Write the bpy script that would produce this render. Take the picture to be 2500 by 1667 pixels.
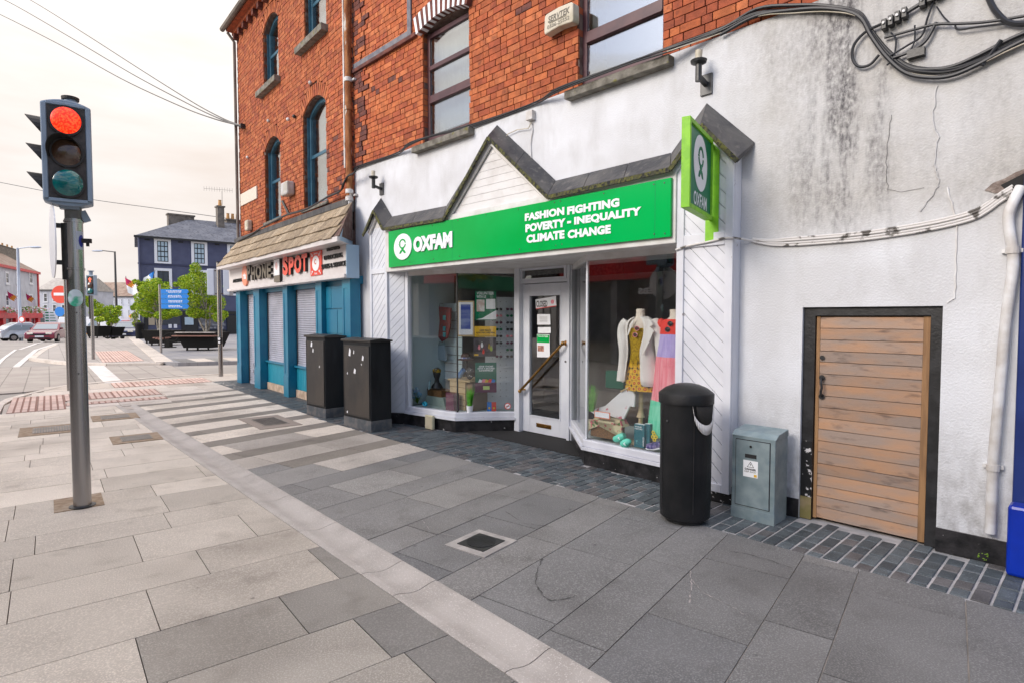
import bpy, bmesh, math, random
from math import sin, cos, radians, pi, sqrt
from mathutils import Vector, Matrix
RND = random.Random(7)
S = bpy.context.scene
for o in list(bpy.data.objects): bpy.data.objects.remove(o)
COL = S.collection
# ---------------------------------------------------------------- camera
EYE = 1.6; FPX = 1425.0; PIT = radians(2.45)
cd = bpy.data.cameras.new('camera'); cam = bpy.data.objects.new('camera', cd); COL.objects.link(cam)
cam.location = (0, 0, EYE); cam.rotation_euler = (radians(90)-PIT, 0, 0)
cd.sensor_width = 36; cd.lens = 36*FPX/2500; cd.clip_end = 1500; cd.clip_start = .05
S.camera = cam
# ---------------------------------------------------------------- sky, sun, exposure
W = bpy.data.worlds.new('World'); S.world = W; W.use_nodes = True
nt = W.node_tree; nt.nodes.clear()
def wn(t, **k):
    n = nt.nodes.new(t)
    for a, b in k.items(): setattr(n, a, b)
    return n
SUN_AZ, SUN_EL = -122, 27
out = wn('ShaderNodeOutputWorld'); bg = wn('ShaderNodeBackground')
sky = wn('ShaderNodeTexSky', sky_type='NISHITA', sun_disc=False, sun_elevation=radians(SUN_EL), sun_rotation=radians(SUN_AZ), air_density=1.2, dust_density=2.0)
tc = wn('ShaderNodeTexCoord'); mp = wn('ShaderNodeMapping'); mp.inputs['Scale'].default_value = (1.2, 1.2, 5.5)
nz = wn('ShaderNodeTexNoise'); nz.inputs['Scale'].default_value = 1.6; nz.inputs['Detail'].default_value = 7; nz.inputs['Roughness'].default_value = .55
rp = wn('ShaderNodeValToRGB'); rp.color_ramp.elements[0].position = .24; rp.color_ramp.elements[1].position = .56
rp.color_ramp.elements[0].color = (4.9, 4.2, 3.75, 1); rp.color_ramp.elements[1].color = (5.9, 5.55, 5.3, 1)
nz2 = wn('ShaderNodeTexNoise'); nz2.inputs['Scale'].default_value = 2.1; nz2.inputs['Detail'].default_value = 6
rp2 = wn('ShaderNodeValToRGB'); rp2.color_ramp.elements[0].position = .38; rp2.color_ramp.elements[1].position = .56
sep = wn('ShaderNodeSeparateXYZ'); mr = wn('ShaderNodeMapRange')
mr.inputs['From Min'].default_value = -.35; mr.inputs['From Max'].default_value = .38; mr.inputs['To Min'].default_value = 1; mr.inputs['To Max'].default_value = 0
mu = wn('ShaderNodeMath', operation='MULTIPLY'); mx = wn('ShaderNodeMix', data_type='RGBA')
sm = wn('ShaderNodeMix', data_type='RGBA', blend_type='MULTIPLY'); sm.inputs['Factor'].default_value = 1
L = nt.links.new
L(tc.outputs['Generated'], mp.inputs['Vector']); L(mp.outputs[0], nz.inputs['Vector']); L(mp.outputs[0], nz2.inputs['Vector'])
L(nz.outputs[0], rp.inputs[0]); L(nz2.outputs[0], rp2.inputs[0]); L(tc.outputs['Generated'], sep.inputs[0]); L(sep.outputs['Y'], mr.inputs['Value'])
L(rp2.outputs[0], mu.inputs[0]); L(mr.outputs[0], mu.inputs[1]); L(mu.outputs[0], mx.inputs['Factor'])
L(sky.outputs[0], sm.inputs['A']); sm.inputs['B'].default_value = (.75, .85, 1.1, 1)
L(rp.outputs[0], mx.inputs['A']); L(sm.outputs['Result'], mx.inputs['B']); L(mx.outputs['Result'], bg.inputs['Color']); L(bg.outputs[0], out.inputs[0])
# overcast sky: brighter towards the zenith
zz_ = wn('ShaderNodeMath', operation='MULTIPLY'); z1_ = wn('ShaderNodeMath', operation='MAXIMUM'); z1_.inputs[1].default_value = 0; L(sep.outputs['Z'], z1_.inputs[0]); L(z1_.outputs[0], zz_.inputs[0]); L(z1_.outputs[0], zz_.inputs[1])
za_ = wn('ShaderNodeMath', operation='MULTIPLY_ADD'); za_.inputs[1].default_value = 1.7; za_.inputs[2].default_value = 1; L(zz_.outputs[0], za_.inputs[0])
zs_ = wn('ShaderNodeVectorMath', operation='SCALE'); L(mx.outputs['Result'], zs_.inputs[0]); L(za_.outputs[0], zs_.inputs['Scale']); L(zs_.outputs[0], bg.inputs['Color'])
bg.inputs['Strength'].default_value = .1
sd = bpy.data.lights.new('sun', 'SUN'); sun = bpy.data.objects.new('sun', sd); COL.objects.link(sun)
sd.energy = 1.45; sd.angle = radians(26); sd.color = (1, .9, .78)
_d = Vector((sin(radians(SUN_AZ))*cos(radians(SUN_EL)), cos(radians(SUN_AZ))*cos(radians(SUN_EL)), sin(radians(SUN_EL))))
sun.rotation_euler = _d.to_track_quat('Z', 'Y').to_euler(); sun.location = _d*60
vs = S.view_settings; vs.view_transform = 'Standard'; vs.look = 'None'; vs.exposure = 0.74; vs.gamma = 1; vs.use_curve_mapping = False
# ---------------------------------------------------------------- helpers
def ray(x, y):
    a = (x-1250)/FPX; b = -(y-833.5)/FPX; cp, sp = cos(PIT), sin(PIT)
    return Vector((a, cp+b*sp, -sp+b*cp))
class Frame:                                    # x along a facade, y into it, z up
    def __init__(s, O, deg):
        s.O = Vector((O[0], O[1], 0)); s.a = radians(deg); s.ex = Vector((cos(s.a), sin(s.a), 0)); s.ey = Vector((-sin(s.a), cos(s.a), 0))
    def w(s, u, v, z=0): return s.O + s.ex*u + s.ey*v + Vector((0, 0, z))
    def pl(s, x, y, off=0):                     # where the sight line of a measured point meets the plane y=off
        d = ray(x, y); c = Vector((0, 0, EYE)); t = (off-(c-s.O).dot(s.ey))/d.dot(s.ey); p = c+d*t-s.O
        return p.dot(s.ex), p.z
    def gr(s, x, y, z=0):
        d = ray(x, y); t = (z-EYE)/d.z; p = Vector((0, 0, EYE))+d*t-s.O
        return p.dot(s.ex), p.dot(s.ey)
    def loc(s, p):
        q = Vector((p[0], p[1], 0))-s.O; return q.dot(s.ex), q.dot(s.ey)
FB = Frame((1.8, 5.1), -46); FA = Frame((-1.9, 8.75), -50); FW = Frame((0, 0), 0)
FK = Frame((0, 0), -48); FL = Frame((0, 0), -51.5); FR = Frame((0, 0), -37)
INFO = {}
def tag(o, label=None, cat=None, group=None, kind=None):
    if label: o['label'] = label
    if cat: o['category'] = cat
    if group: o['group'] = group
    if kind: o['kind'] = kind
    return o
def thing(name, label, cat, fr=FW, base=(0, 0, 0), group=None, kind=None, rz=0):
    o = bpy.data.objects.new(name, None); COL.objects.link(o); o.empty_display_size = .1
    o.location = fr.w(*base); o.rotation_euler = (0, 0, fr.a+rz)
    INFO[o.name] = (fr, Vector(base), rz)
    return tag(o, label, cat, group, kind)
class MB:
    def __init__(s): s.v = []; s.f = []; s.m = []; s.mi = 0
    def add(s, vs, fs):
        n = len(s.v); s.v += [tuple(v) for v in vs]; s.f += [tuple(i+n for i in f) for f in fs]; s.m += [s.mi]*len(fs); return s
    def box(s, x0, x1, y0, y1, z0, z1):
        return s.add([(x0,y0,z0),(x1,y0,z0),(x1,y1,z0),(x0,y1,z0),(x0,y0,z1),(x1,y0,z1),(x1,y1,z1),(x0,y1,z1)],
                     [(0,3,2,1),(4,5,6,7),(0,1,5,4),(1,2,6,5),(2,3,7,6),(3,0,4,7)])
    def obox(s, c, ax, ay, az, hx, hy, hz):     # oriented box: centre, three unit axes, half sizes
        c = Vector(c); ax = Vector(ax)*hx; ay = Vector(ay)*hy; az = Vector(az)*hz
        return s.add([c-ax-ay-az, c+ax-ay-az, c+ax+ay-az, c-ax+ay-az, c-ax-ay+az, c+ax-ay+az, c+ax+ay+az, c-ax+ay+az],
                     [(0,3,2,1),(4,5,6,7),(0,1,5,4),(1,2,6,5),(2,3,7,6),(3,0,4,7)])
    def bar(s, p, q, w, t=None, up=(0,0,1)):
        p = Vector(p); q = Vector(q); d = (q-p); l = d.length; d.normalize(); up = Vector(up)
        if abs(d.dot(up)) > .99: up = Vector((0, 1, 0))
        sx = d.cross(up).normalized(); uz = sx.cross(d)
        return s.obox((p+q)/2, d, sx, uz, l/2, w/2, (t or w)/2)
    def prism(s, poly, d, plane='xz', at=0):    # polygon in a plane, extruded by d along the third axis
        n = len(poly)
        if plane == 'xz': a = [(x, at, z) for x, z in poly]; b = [(x, at+d, z) for x, z in poly]
        elif plane == 'xy': a = [(x, y, at) for x, y in poly]; b = [(x, y, at+d) for x, y in poly]
        else: a = [(at, y, z) for y, z in poly]; b = [(at+d, y, z) for y, z in poly]
        ar = sum(poly[i][0]*poly[(i+1) % n][1]-poly[(i+1) % n][0]*poly[i][1] for i in range(n))
        flip = (ar > 0) ^ (d < 0)
        if plane == 'xz': flip = not flip
        f1 = tuple(range(n)); f2 = tuple(range(n, 2*n)); sd_ = [(i, (i+1) % n, (i+1) % n+n, i+n) for i in range(n)]
        if flip: fs = [f1[::-1], f2]+sd_
        else: fs = [f1, f2[::-1]]+[q[::-1] for q in sd_]
        return s.add(a+b, fs)
    def tube(s, pts, r, n=8, cap=True, r1=None):
        pts = [Vector(p) for p in pts]; vs_ = []; fs = []; N = len(pts); nrm = None
        for i, p in enumerate(pts):
            t = (pts[min(i+1, N-1)]-pts[max(i-1, 0)]).normalized()
            if nrm is None:
                nrm = t.orthogonal().normalized()
            else: nrm = (nrm-t*nrm.dot(t)).normalized()
            b = t.cross(nrm); rr = (r if r1 is None else r+(r1-r)*i/(N-1)) if not callable(r) else r(i/(N-1))
            vs_ += [p+nrm*rr*cos(2*pi*k/n)+b*rr*sin(2*pi*k/n) for k in range(n)]
        for i in range(N-1):
            for k in range(n):
                fs.append((i*n+k, i*n+(k+1) % n, (i+1)*n+(k+1) % n, (i+1)*n+k))
        if cap: fs += [tuple(range(n))[::-1], tuple((N-1)*n+k for k in range(n))]
        return s.add(vs_, fs)
    def lathe(s, prof, c=(0,0,0), n=24, sx=1, sy=1, axis='z'):
        vs_ = []; fs = []; c = Vector(c)
        for r, z in prof:
            for k in range(n):
                a = 2*pi*k/n; x, y = r*cos(a)*sx, r*sin(a)*sy
                vs_.append(c+(Vector((x, y, z)) if axis == 'z' else Vector((x, -z, y)) if axis == 'y' else Vector((z, x, y))))
        for i in range(len(prof)-1):
            for k in range(n): fs.append((i*n+k, i*n+(k+1) % n, (i+1)*n+(k+1) % n, (i+1)*n+k))
        fs += [tuple(range(n))[::-1], tuple((len(prof)-1)*n+k for k in range(n))]
        return s.add(vs_, fs)
    def ball(s, c, rx, ry=None, rz=None, n=12):
        ry = ry or rx; rz = rz or rx; m = max(4, n//2)
        vs_ = []; fs = []; c = Vector(c)
        for i in range(m+1):
            a = pi*i/m
            for k in range(n): b = 2*pi*k/n; vs_.append((c.x+rx*sin(a)*cos(b), c.y+ry*sin(a)*sin(b), c.z-rz*cos(a)))
        for i in range(m):
            for k in range(n): fs.append((i*n+k, i*n+(k+1) % n, (i+1)*n+(k+1) % n, (i+1)*n+k))
        return s.add(vs_, fs)
    def build(s, name, mats, parent=None, label=None, smooth=False, bevel=0, kind=None, off=None, sub=0):
        """verts are given in the frame of the parent's thing; a part sits at its thing's origin"""
        if not isinstance(mats, (list, tuple)): mats = [mats]
        me = bpy.data.meshes.new(name); vs_ = s.v
        fr = FW; base = Vector((0, 0, 0)); root = parent
        while root is not None and root.name not in INFO: root = root.parent
        if root is not None: fr, base, rz = INFO[root.name]
        else: rz = 0
        if rz:
            M = Matrix.Rotation(-rz, 3, 'Z'); vs_ = [M @ (Vector(v)-base) for v in vs_]
        elif base.length: vs_ = [(v[0]-base.x, v[1]-base.y, v[2]-base.z) for v in vs_]
        me.from_pydata(vs_, [], s.f); me.polygons.foreach_set('material_index', s.m)
        for m in mats: me.materials.append(m)
        if smooth: me.polygons.foreach_set('use_smooth', [True]*len(s.f))
        o = bpy.data.objects.new(name, me); COL.objects.link(o)
        if parent is not None: o.parent = parent
        if bevel:
            b = o.modifiers.new('bevel', 'BEVEL'); b.width = bevel; b.segments = 2; b.limit_method = 'ANGLE'
        if sub:
            b = o.modifiers.new('sub', 'SUBSURF'); b.levels = b.render_levels = sub
        if smooth and not sub and smooth != 2:
            for e in range(1): me.set_sharp_from_angle(angle=radians(40))
        if label: o['label'] = label
        if kind: o['kind'] = kind
        return o
def own(o, fr, base, label, cat, group=None, rz=0):   # a thing that is one mesh: coordinates already relative to base
    o.location = fr.w(*base); o.rotation_euler = (0, 0, fr.a+rz); INFO[o.name] = (fr, Vector(base), rz); return tag(o, label, cat, group)
def single(mb, name, mats, label, cat, fr, base, group=None, **k):
    b = Vector(base); mb.v = [(v[0]-b.x, v[1]-b.y, v[2]-b.z) for v in mb.v]
    o = mb.build(name, mats, None, **k); return own(o, fr, base, label, cat, group)
_tc = {}
def text(s, x0, x1, z0, z1, y, mat, parent, name='lettering', depth=.0, bold=.0, fr_map=None, skew=0, mats=None, label=None, gap=1.0):
    """lettering fitted to a rectangle of the plane y (faces -y); depth = how far it stands out"""
    cu = bpy.data.curves.new('t', 'FONT'); cu.body = s; cu.size = 1; cu.offset = bold; cu.extrude = .5 if depth else 0
    cu.resolution_u = 3; cu.space_character = gap
    ob = bpy.data.objects.new('t', cu); COL.objects.link(ob); bpy.context.view_layer.update()
    me = bpy.data.meshes.new_from_object(ob.evaluated_get(bpy.context.evaluated_depsgraph_get()))
    bpy.data.objects.remove(ob); bpy.data.curves.remove(cu)
    V = [v.co.copy() for v in me.vertices]; F = [tuple(p.vertices) for p in me.polygons]; bpy.data.meshes.remove(me)
    if not V: return None
    ax, bx = min(v.x for v in V), max(v.x for v in V); ay, by = min(v.y for v in V), max(v.y for v in V)
    mb = MB(); pts = []
    for v in V:
        fx = (v.x-ax)/max(bx-ax, 1e-6); fz = (v.y-ay)/max(by-ay, 1e-6)
        p = (x0+(x1-x0)*fx+skew*fz, y-(v.z+.5 if depth else 0)*depth, z0+(z1-z0)*fz)
        pts.append(fr_map(p) if fr_map else p)
    mb.add(pts, F)
    if mats:
        mb.m = [0 if all(V[i].z > .4 for i in f) else 1 for f in F]
    return mb.build(name, mats or mat, parent, label=label)
# ---------------------------------------------------------------- materials
def mat(name, col, rough=.6, metal=0, col2=None, scale=8, lo=.4, hi=.6, bump=0, bscale=60, stretch=(1,1,1), spec=.5, col3=None, s3=3, lo3=.55, hi3=.75, emit=0, rnd=0, detail=6, coat=0, bstretch=None, alpha=1, space='Object', bdist=.01, rvar=0):
    m = bpy.data.materials.new(name); m.use_nodes = True; t = m.node_tree; N = t.nodes; K = t.links.new
    b = N['Principled BSDF']; c4 = lambda c: (c[0], c[1], c[2], 1)
    b.inputs['Base Color'].default_value = c4(col); b.inputs['Roughness'].default_value = rough; b.inputs['Metallic'].default_value = metal
    b.inputs['Specular IOR Level'].default_value = spec; b.inputs['Coat Weight'].default_value = coat
    co = N.new('ShaderNodeTexCoord')
    def mapped(st):
        if space == 'World':
            g = N.new('ShaderNodeNewGeometry'); src = g.outputs['Position']
        else: src = co.outputs[space]
        q = N.new('ShaderNodeMapping'); q.inputs['Scale'].default_value = st; K(src, q.inputs['Vector'])
        if rnd:
            oi = N.new('ShaderNodeObjectInfo'); mm = N.new('ShaderNodeVectorMath'); mm.operation = 'SCALE'; mm.inputs[0].default_value = (37, 91, 53); K(oi.outputs['Random'], mm.inputs['Scale'])
            ad = N.new('ShaderNodeVectorMath'); K(q.outputs[0], ad.inputs[0]); K(mm.outputs[0], ad.inputs[1]); return ad.outputs[0]
        return q.outputs[0]
    last = None
    def layer(prev, colB, sc, l, h, st):
        n = N.new('ShaderNodeTexNoise'); n.inputs['Scale'].default_value = sc; n.inputs['Detail'].default_value = detail; K(mapped(st), n.inputs['Vector'])
        r = N.new('ShaderNodeMapRange'); r.inputs['From Min'].default_value = l; r.inputs['From Max'].default_value = h; K(n.outputs[0], r.inputs['Value'])
        x = N.new('ShaderNodeMix'); x.data_type = 'RGBA'; K(r.outputs[0], x.inputs['Factor'])
        if prev is None: x.inputs['A'].default_value = c4(col)
        else: K(prev, x.inputs['A'])
        x.inputs['B'].default_value = c4(colB); return x.outputs['Result']
    if col2: last = layer(last, col2, scale, lo, hi, stretch)
    if col3: last = layer(last, col3, s3, lo3, hi3, stretch)
    if rnd:
        oi = N.new('ShaderNodeObjectInfo'); r = N.new('ShaderNodeMapRange'); r.inputs['To Min'].default_value = 1-rnd; r.inputs['To Max'].default_value = 1+rnd; K(oi.outputs['Random'], r.inputs['Value'])
        x = N.new('ShaderNodeVectorMath'); x.operation = 'SCALE'
        if last is None: x.inputs[0].default_value = col
        else: K(last, x.inputs[0])
        K(r.outputs[0], x.inputs['Scale']); last = x.outputs[0]
    if last is not None: K(last, b.inputs['Base Color'])
    if bump:
        n = N.new('ShaderNodeTexNoise'); n.inputs['Scale'].default_value = bscale; n.inputs['Detail'].default_value = 5; K(mapped(bstretch or stretch), n.inputs['Vector'])
        u = N.new('ShaderNodeBump'); u.inputs['Strength'].default_value = bump; u.inputs['Distance'].default_value = bdist; K(n.outputs[0], u.inputs['Height']); K(u.outputs[0], b.inputs['Normal'])
    if emit and last is not None: K(last, b.inputs['Emission Color'])
    if emit: b.inputs['Emission Color'].default_value = c4(col); b.inputs['Emission Strength'].default_value = emit
    return m
def glass(name, refl=.25, tint=(.8, .85, .85), bump=0, ior=1.5):
    m = bpy.data.materials.new(name); m.use_nodes = True; t = m.node_tree; N = t.nodes; K = t.links.new; N.clear()
    o = N.new('ShaderNodeOutputMaterial'); tr = N.new('ShaderNodeBsdfTransparent'); tr.inputs[0].default_value = (*tint, 1)
    gl = N.new('ShaderNodeBsdfGlossy'); gl.inputs['Roughness'].default_value = .01
    fr = N.new('ShaderNodeFresnel'); ge_ = N.new('ShaderNodeNewGeometry'); im_ = N.new('ShaderNodeMapRange'); im_.inputs['To Min'].default_value = ior; im_.inputs['To Max'].default_value = 1/ior; K(ge_.outputs['Backfacing'], im_.inputs['Value']); K(im_.outputs[0], fr.inputs['IOR'])   # thin pane: both faces reflect alike
    r = N.new('ShaderNodeMapRange'); r.inputs['From Min'].default_value = 0; r.inputs['From Max'].default_value = 1; r.inputs['To Min'].default_value = refl; r.inputs['To Max'].default_value = 1
    mxs = N.new('ShaderNodeMixShader'); K(fr.outputs[0], r.inputs['Value']); K(r.outputs[0], mxs.inputs[0]); K(tr.outputs[0], mxs.inputs[1]); K(gl.outputs[0], mxs.inputs[2]); K(mxs.outputs[0], o.inputs[0])
    if bump:
        n = N.new('ShaderNodeTexNoise'); n.inputs['Scale'].default_value = 3; u = N.new('ShaderNodeBump'); u.inputs['Strength'].default_value = bump; u.inputs['Distance'].default_value = .01; K(n.outputs[0], u.inputs['Height']); K(u.outputs[0], gl.inputs['Normal']); K(u.outputs[0], fr.inputs['Normal'])
    return m
M = {}
M['white'] = mat('white_paint', (.68,.70,.74), .45, col2=(.62,.64,.69), scale=5, bump=.25, bscale=40)
M['white_old'] = mat('old_white_paint', (.72,.73,.77), .5, col2=(.6,.61,.66), scale=3, col3=(.2,.15,.12), s3=14, lo3=.70, hi3=.74, bump=.3, bscale=50, stretch=(1,1,.5))
M['cream'] = mat('aged_white_boards', (.70,.69,.68), .5, col2=(.58,.56,.54), scale=4, bump=.2, bscale=40)
M['black_plinth'] = mat('black_gloss_plinth', (.008,.008,.009), .35, col2=(.03,.028,.03), scale=9, col3=(.55,.53,.52), s3=16, lo3=.69, hi3=.71, bump=.5, bscale=30, space='World')
M['black'] = mat('black_paint', (.012,.012,.013), .4, col2=(.025,.025,.027), scale=12, bump=.2, bscale=60)
M['black_peel'] = mat('peeling_black_paint', (.01,.01,.011), .4, col2=(.62,.6,.6), scale=22, lo=.60, hi=.62, col3=(.3,.01,.02), s3=20, lo3=.70, hi3=.72)
M['cable'] = mat('black_cable', (.015,.016,.02), .45)
M['lead'] = mat('weathered_lead', (.030,.031,.036), .5, col2=(.075,.072,.07), scale=5, col3=(.15,.14,.125), s3=18, lo3=.58, hi3=.8, stretch=(1,1,.35), bump=.6, bscale=25)
M['moss'] = mat('mossy_lead_edge', (.05,.05,.03), .9, col2=(.12,.12,.03), scale=18, col3=(.02,.02,.02), s3=30, lo3=.5, hi3=.6, bump=1, bscale=60)
M['green'] = mat('green_sign_panel', (.0,.34,.055), .16, col2=(.0,.40,.08), scale=.8, spec=.22)
M['green_dk'] = mat('dark_green_sign_face', (.0,.17,.075), .35, spec=.25)
M['lime'] = mat('lime_green_frame', (.24,.58,.012), .5, col2=(.18,.48,.01), scale=12, bump=.2)
M['sign_white'] = mat('white_sign_vinyl', (.82,.83,.86), .4)
M['grey_metal'] = mat('galvanised_steel', (.20,.27,.29), .5, .35, col2=(.30,.37,.39), scale=9, lo=.35, hi=.65, col3=(.16,.24,.29), s3=5, bump=.1)
M['steel'] = mat('brushed_steel', (.42,.41,.41), .27, 1, col2=(.34,.33,.33), scale=3, stretch=(1,1,.2), bump=.05, bscale=120, bstretch=(1,1,8))
M['steel_dark'] = mat('dark_steel', (.1,.1,.1), .4, .8)
M['wood_plate'] = mat('rusty_steel_plate', (.26,.18,.11), .8, col2=(.36,.28,.2), scale=14, bump=.4)
M['cab'] = mat('black_cabinet_paint', (.010,.011,.013), .5, col2=(.016,.018,.02), scale=3, stretch=(3,3,.6), bump=.25, bscale=220, spec=.25)
M['cab_lit'] = mat('lit_black_cabinet_door', (.026,.024,.023), .42, col2=(.052,.043,.035), scale=1.6, stretch=(2,2,.8), bump=.25, bscale=200)  # street-side light painted in: a paler, browner copy of the cabinet black
M['binblack'] = mat('litter_bin_black', (.010,.011,.012), .35, col2=(.017,.017,.018), scale=5, bump=.35, bscale=260, spec=.22)
M['cab_plinth'] = mat('dirty_cabinet_plinth', (.15,.145,.14), .85, col2=(.08,.09,.10), scale=8, bump=.4)
M['joint'] = mat('pale_joint_mortar', (.42,.37,.32), .95, col2=(.26,.24,.21), scale=6, space='World')
M['concrete'] = mat('pale_concrete', (.42,.39,.36), .85, col2=(.3,.28,.26), scale=8, bump=.4)
M['purple'] = mat('purple_brown_frame', (.06,.022,.03), .4, col2=(.09,.035,.04), scale=5)
M['sill'] = mat('weathered_stone_sill', (.22,.205,.175), .9, col2=(.12,.11,.09), scale=10, col3=(.16,.15,.04), s3=12, lo3=.62, hi3=.72, bump=.6, bscale=50)
M['blue'] = mat('blue_shopfront_paint', (.006,.155,.27), .38, col2=(.01,.19,.30), scale=3, bump=.1)
M['blue_boards'] = mat('turquoise_boards', (.008,.27,.38), .5, col2=(.05,.36,.46), scale=6, lo=.5, hi=.8, stretch=(3,3,.4), bump=.2)
M['sash'] = mat('blue_sash_paint', (.02,.085,.14), .4, col2=(.035,.12,.18), scale=6)
M['shutter'] = mat('grey_roller_shutter', (.47,.48,.55), .5, .1, col2=(.38,.39,.45), scale=2)
M['plaster_beige'] = mat('beige_plinth', (.60,.46,.34), .85, col2=(.42,.31,.22), scale=8, bump=.4)
M['fascia'] = mat('fascia_board', (.66,.63,.62), .4, col2=(.58,.54,.53), scale=2, bump=.05)
M['shingle'] = [mat('slate_shingle_%d' % i, c, .9, col2=tuple(x*.6 for x in c), scale=6, stretch=(5,5,1), col3=(.06,.05,.04), s3=7, lo3=.62, hi3=.76, bump=.9, bscale=30, rnd=.15) for i, c in enumerate([(.40,.31,.205), (.34,.265,.18), (.45,.36,.25)])]
M['lettergrey'] = mat('grey_letter_face', (.16,.135,.10), .45); M['letterside'] = mat('black_letter_side', (.02,.02,.02), .5)
M['letterred'] = mat('red_letter_face', (.80,.09,.045), .35); M['peach'] = mat('peach_roundel', (.82,.28,.16), .4); M['redpanel'] = mat('red_panel', (.72,.05,.02), .4)
M['rust'] = mat('rust', (.22,.07,.02), .9, col2=(.38,.16,.06), scale=9, col3=(.6,.56,.5), s3=5, lo3=.6, hi3=.66, bump=.5, stretch=(2,2,.5))
M['pipe_white'] = mat('white_pipe', (.68,.68,.68), .5, col2=(.5,.47,.44), scale=6, col3=(.3,.16,.08), s3=9, lo3=.66, hi3=.7)
M['brass'] = mat('brass', (.50,.28,.08), .3, 1, col2=(.35,.19,.06), scale=12)
M['alarm'] = mat('dirty_cream_plastic', (.55,.5,.40), .5, col2=(.36,.32,.22), scale=7, lo=.5, hi=.75)
M['glass'] = glass('shop_glass', .05, tint=(.97,.985,.985), ior=1.5); M['glass_up'] = glass('upper_window_glass', .35, bump=.012); M['glass_far'] = glass('far_glass', .35, tint=(.5,.55,.6))
M['net'] = mat('white_net_curtain', (.80,.80,.80), .8, col2=(.62,.64,.67), scale=10, stretch=(6,6,.5))
M['dark'] = mat('dark_interior', (.02,.019,.018), .9)
M['room'] = mat('shop_back_wall', (.36,.35,.34), .8, col2=(.26,.25,.24), scale=2)
M['slat_aqua'] = mat('pale_blue_slatwall', (.66,.80,.82), .6)
M['peg'] = mat('grey_pegboard', (.60,.64,.68), .6)
M['paper'] = mat('white_paper', (.84,.85,.87), .6); M['yellow'] = mat('yellow_card', (.78,.46,.02), .5); M['teal'] = mat('teal_poster', (.005,.14,.09), .4); M['plum'] = mat('plum_card', (.12,.02,.06), .4)
M['maple'] = mat('pale_maple', (.62,.47,.27), .5, col2=(.54,.4,.22), scale=3, stretch=(1,1,8)); M['wicker'] = mat('wicker', (.30,.15,.05), .8, col2=(.13,.06,.02), scale=40, stretch=(1,1,4), bump=1, bscale=60, bstretch=(1,1,3))
M['bark'] = mat('pale_bark', (.36,.33,.28), .9, col2=(.2,.17,.13), scale=10, bump=.6)
M['road'] = mat('road_asphalt', (.36,.33,.30), .8, col2=(.30,.275,.25), scale=.6, col3=(.32,.30,.28), s3=120, lo3=.5, hi3=.7, bump=.3, bscale=200, space='World')
M['bed'] = mat('bedding_mortar', (.11,.10,.09), .95, col2=(.16,.15,.135), scale=4, space='World')
M['sett_mortar'] = mat('sett_mortar', (.46,.44,.43), .95, col2=(.30,.30,.30), scale=5, bump=.4, space='World')
def slabmat(n, c, c2, mot=.18):
    m = mat(n, c, .66, col2=c2, scale=2.2, lo=.36, hi=.64, col3=tuple(x*(1+mot*3.2) for x in c), s3=120, lo3=.48, hi3=.66, bump=.6, bscale=150, rnd=.10, bdist=.004, spec=.3, detail=5)
    t = m.node_tree; N = t.nodes; K = t.links.new; b = N['Principled BSDF']; src = b.inputs['Base Color'].links[0].from_socket; g = N.new('ShaderNodeNewGeometry')
    def lay(src, tex, sc, out_, a, bb, colr, amt):
        q = N.new(tex); q.inputs['Scale'].default_value = sc; K(g.outputs['Position'], q.inputs['Vector']); r = N.new('ShaderNodeMapRange'); r.inputs['From Min'].default_value = a; r.inputs['From Max'].default_value = bb; r.inputs['To Max'].default_value = amt; K(q.outputs[out_], r.inputs['Value'])
        x = N.new('ShaderNodeMix'); x.data_type = 'RGBA'; x.blend_type = 'MULTIPLY'; K(r.outputs[0], x.inputs['Factor']); K(src, x.inputs['A']); x.inputs['B'].default_value = (*colr, 1); return x.outputs['Result']
    src = lay(src, 'ShaderNodeTexNoise', .9, 0, .5, .72, (.70, .69, .68), .9); src = lay(src, 'ShaderNodeTexNoise', 4.1, 0, .58, .76, (.72, .71, .70), .7); src = lay(src, 'ShaderNodeTexVoronoi', 2.3, 0, .040, .018, (.45, .45, .46), .8); src = lay(src, 'ShaderNodeTexVoronoi', 1.3, 0, .022, .012, (1.5, 1.45, 1.4), .7)
    K(src, b.inputs['Base Color']); return m
M['beige'] = [slabmat('beige_granite_%d' % i, c, tuple(x*.86 for x in c), .10) for i, c in enumerate([(.56,.50,.44), (.52,.455,.395), (.60,.54,.48)])]
M['mid'] = [slabmat('mid_granite_%d' % i, c, tuple(x*.8 for x in c)) for i, c in enumerate([(.185,.18,.178), (.21,.205,.195), (.165,.162,.16)])]
M['darkg'] = [slabmat('dark_granite_%d' % i, c, tuple(x*.75 for x in c)) for i, c in enumerate([(.105,.108,.111), (.088,.091,.095), (.125,.125,.123)])]
M['lightgrey'] = [slabmat('light_grey_granite_%d' % i, c, tuple(x*.85 for x in c), .12) for i, c in enumerate([(.30,.285,.265), (.35,.33,.30)])]
M['sett'] = [mat('blue_grey_sett_%d' % i, c, .55, col2=tuple(x*.7 for x in c), scale=9, col3=tuple(x*1.7 for x in c), s3=120, lo3=.55, hi3=.7, bump=.6, bscale=150, rnd=.2) for i, c in enumerate([(.085,.105,.115), (.105,.125,.135), (.07,.085,.095), (.12,.115,.115)])]
M['L'] = [slabmat('left_granite_lit_grade_%d' % i, c, tuple(x*.88 for x in c), .10) for i, c in enumerate([(.63,.565,.48), (.48,.43,.365), (.345,.315,.272), (.275,.255,.225), (.215,.204,.187)])]  # granite graded pale to dark: the fall-off of light is painted into the slabs
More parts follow.
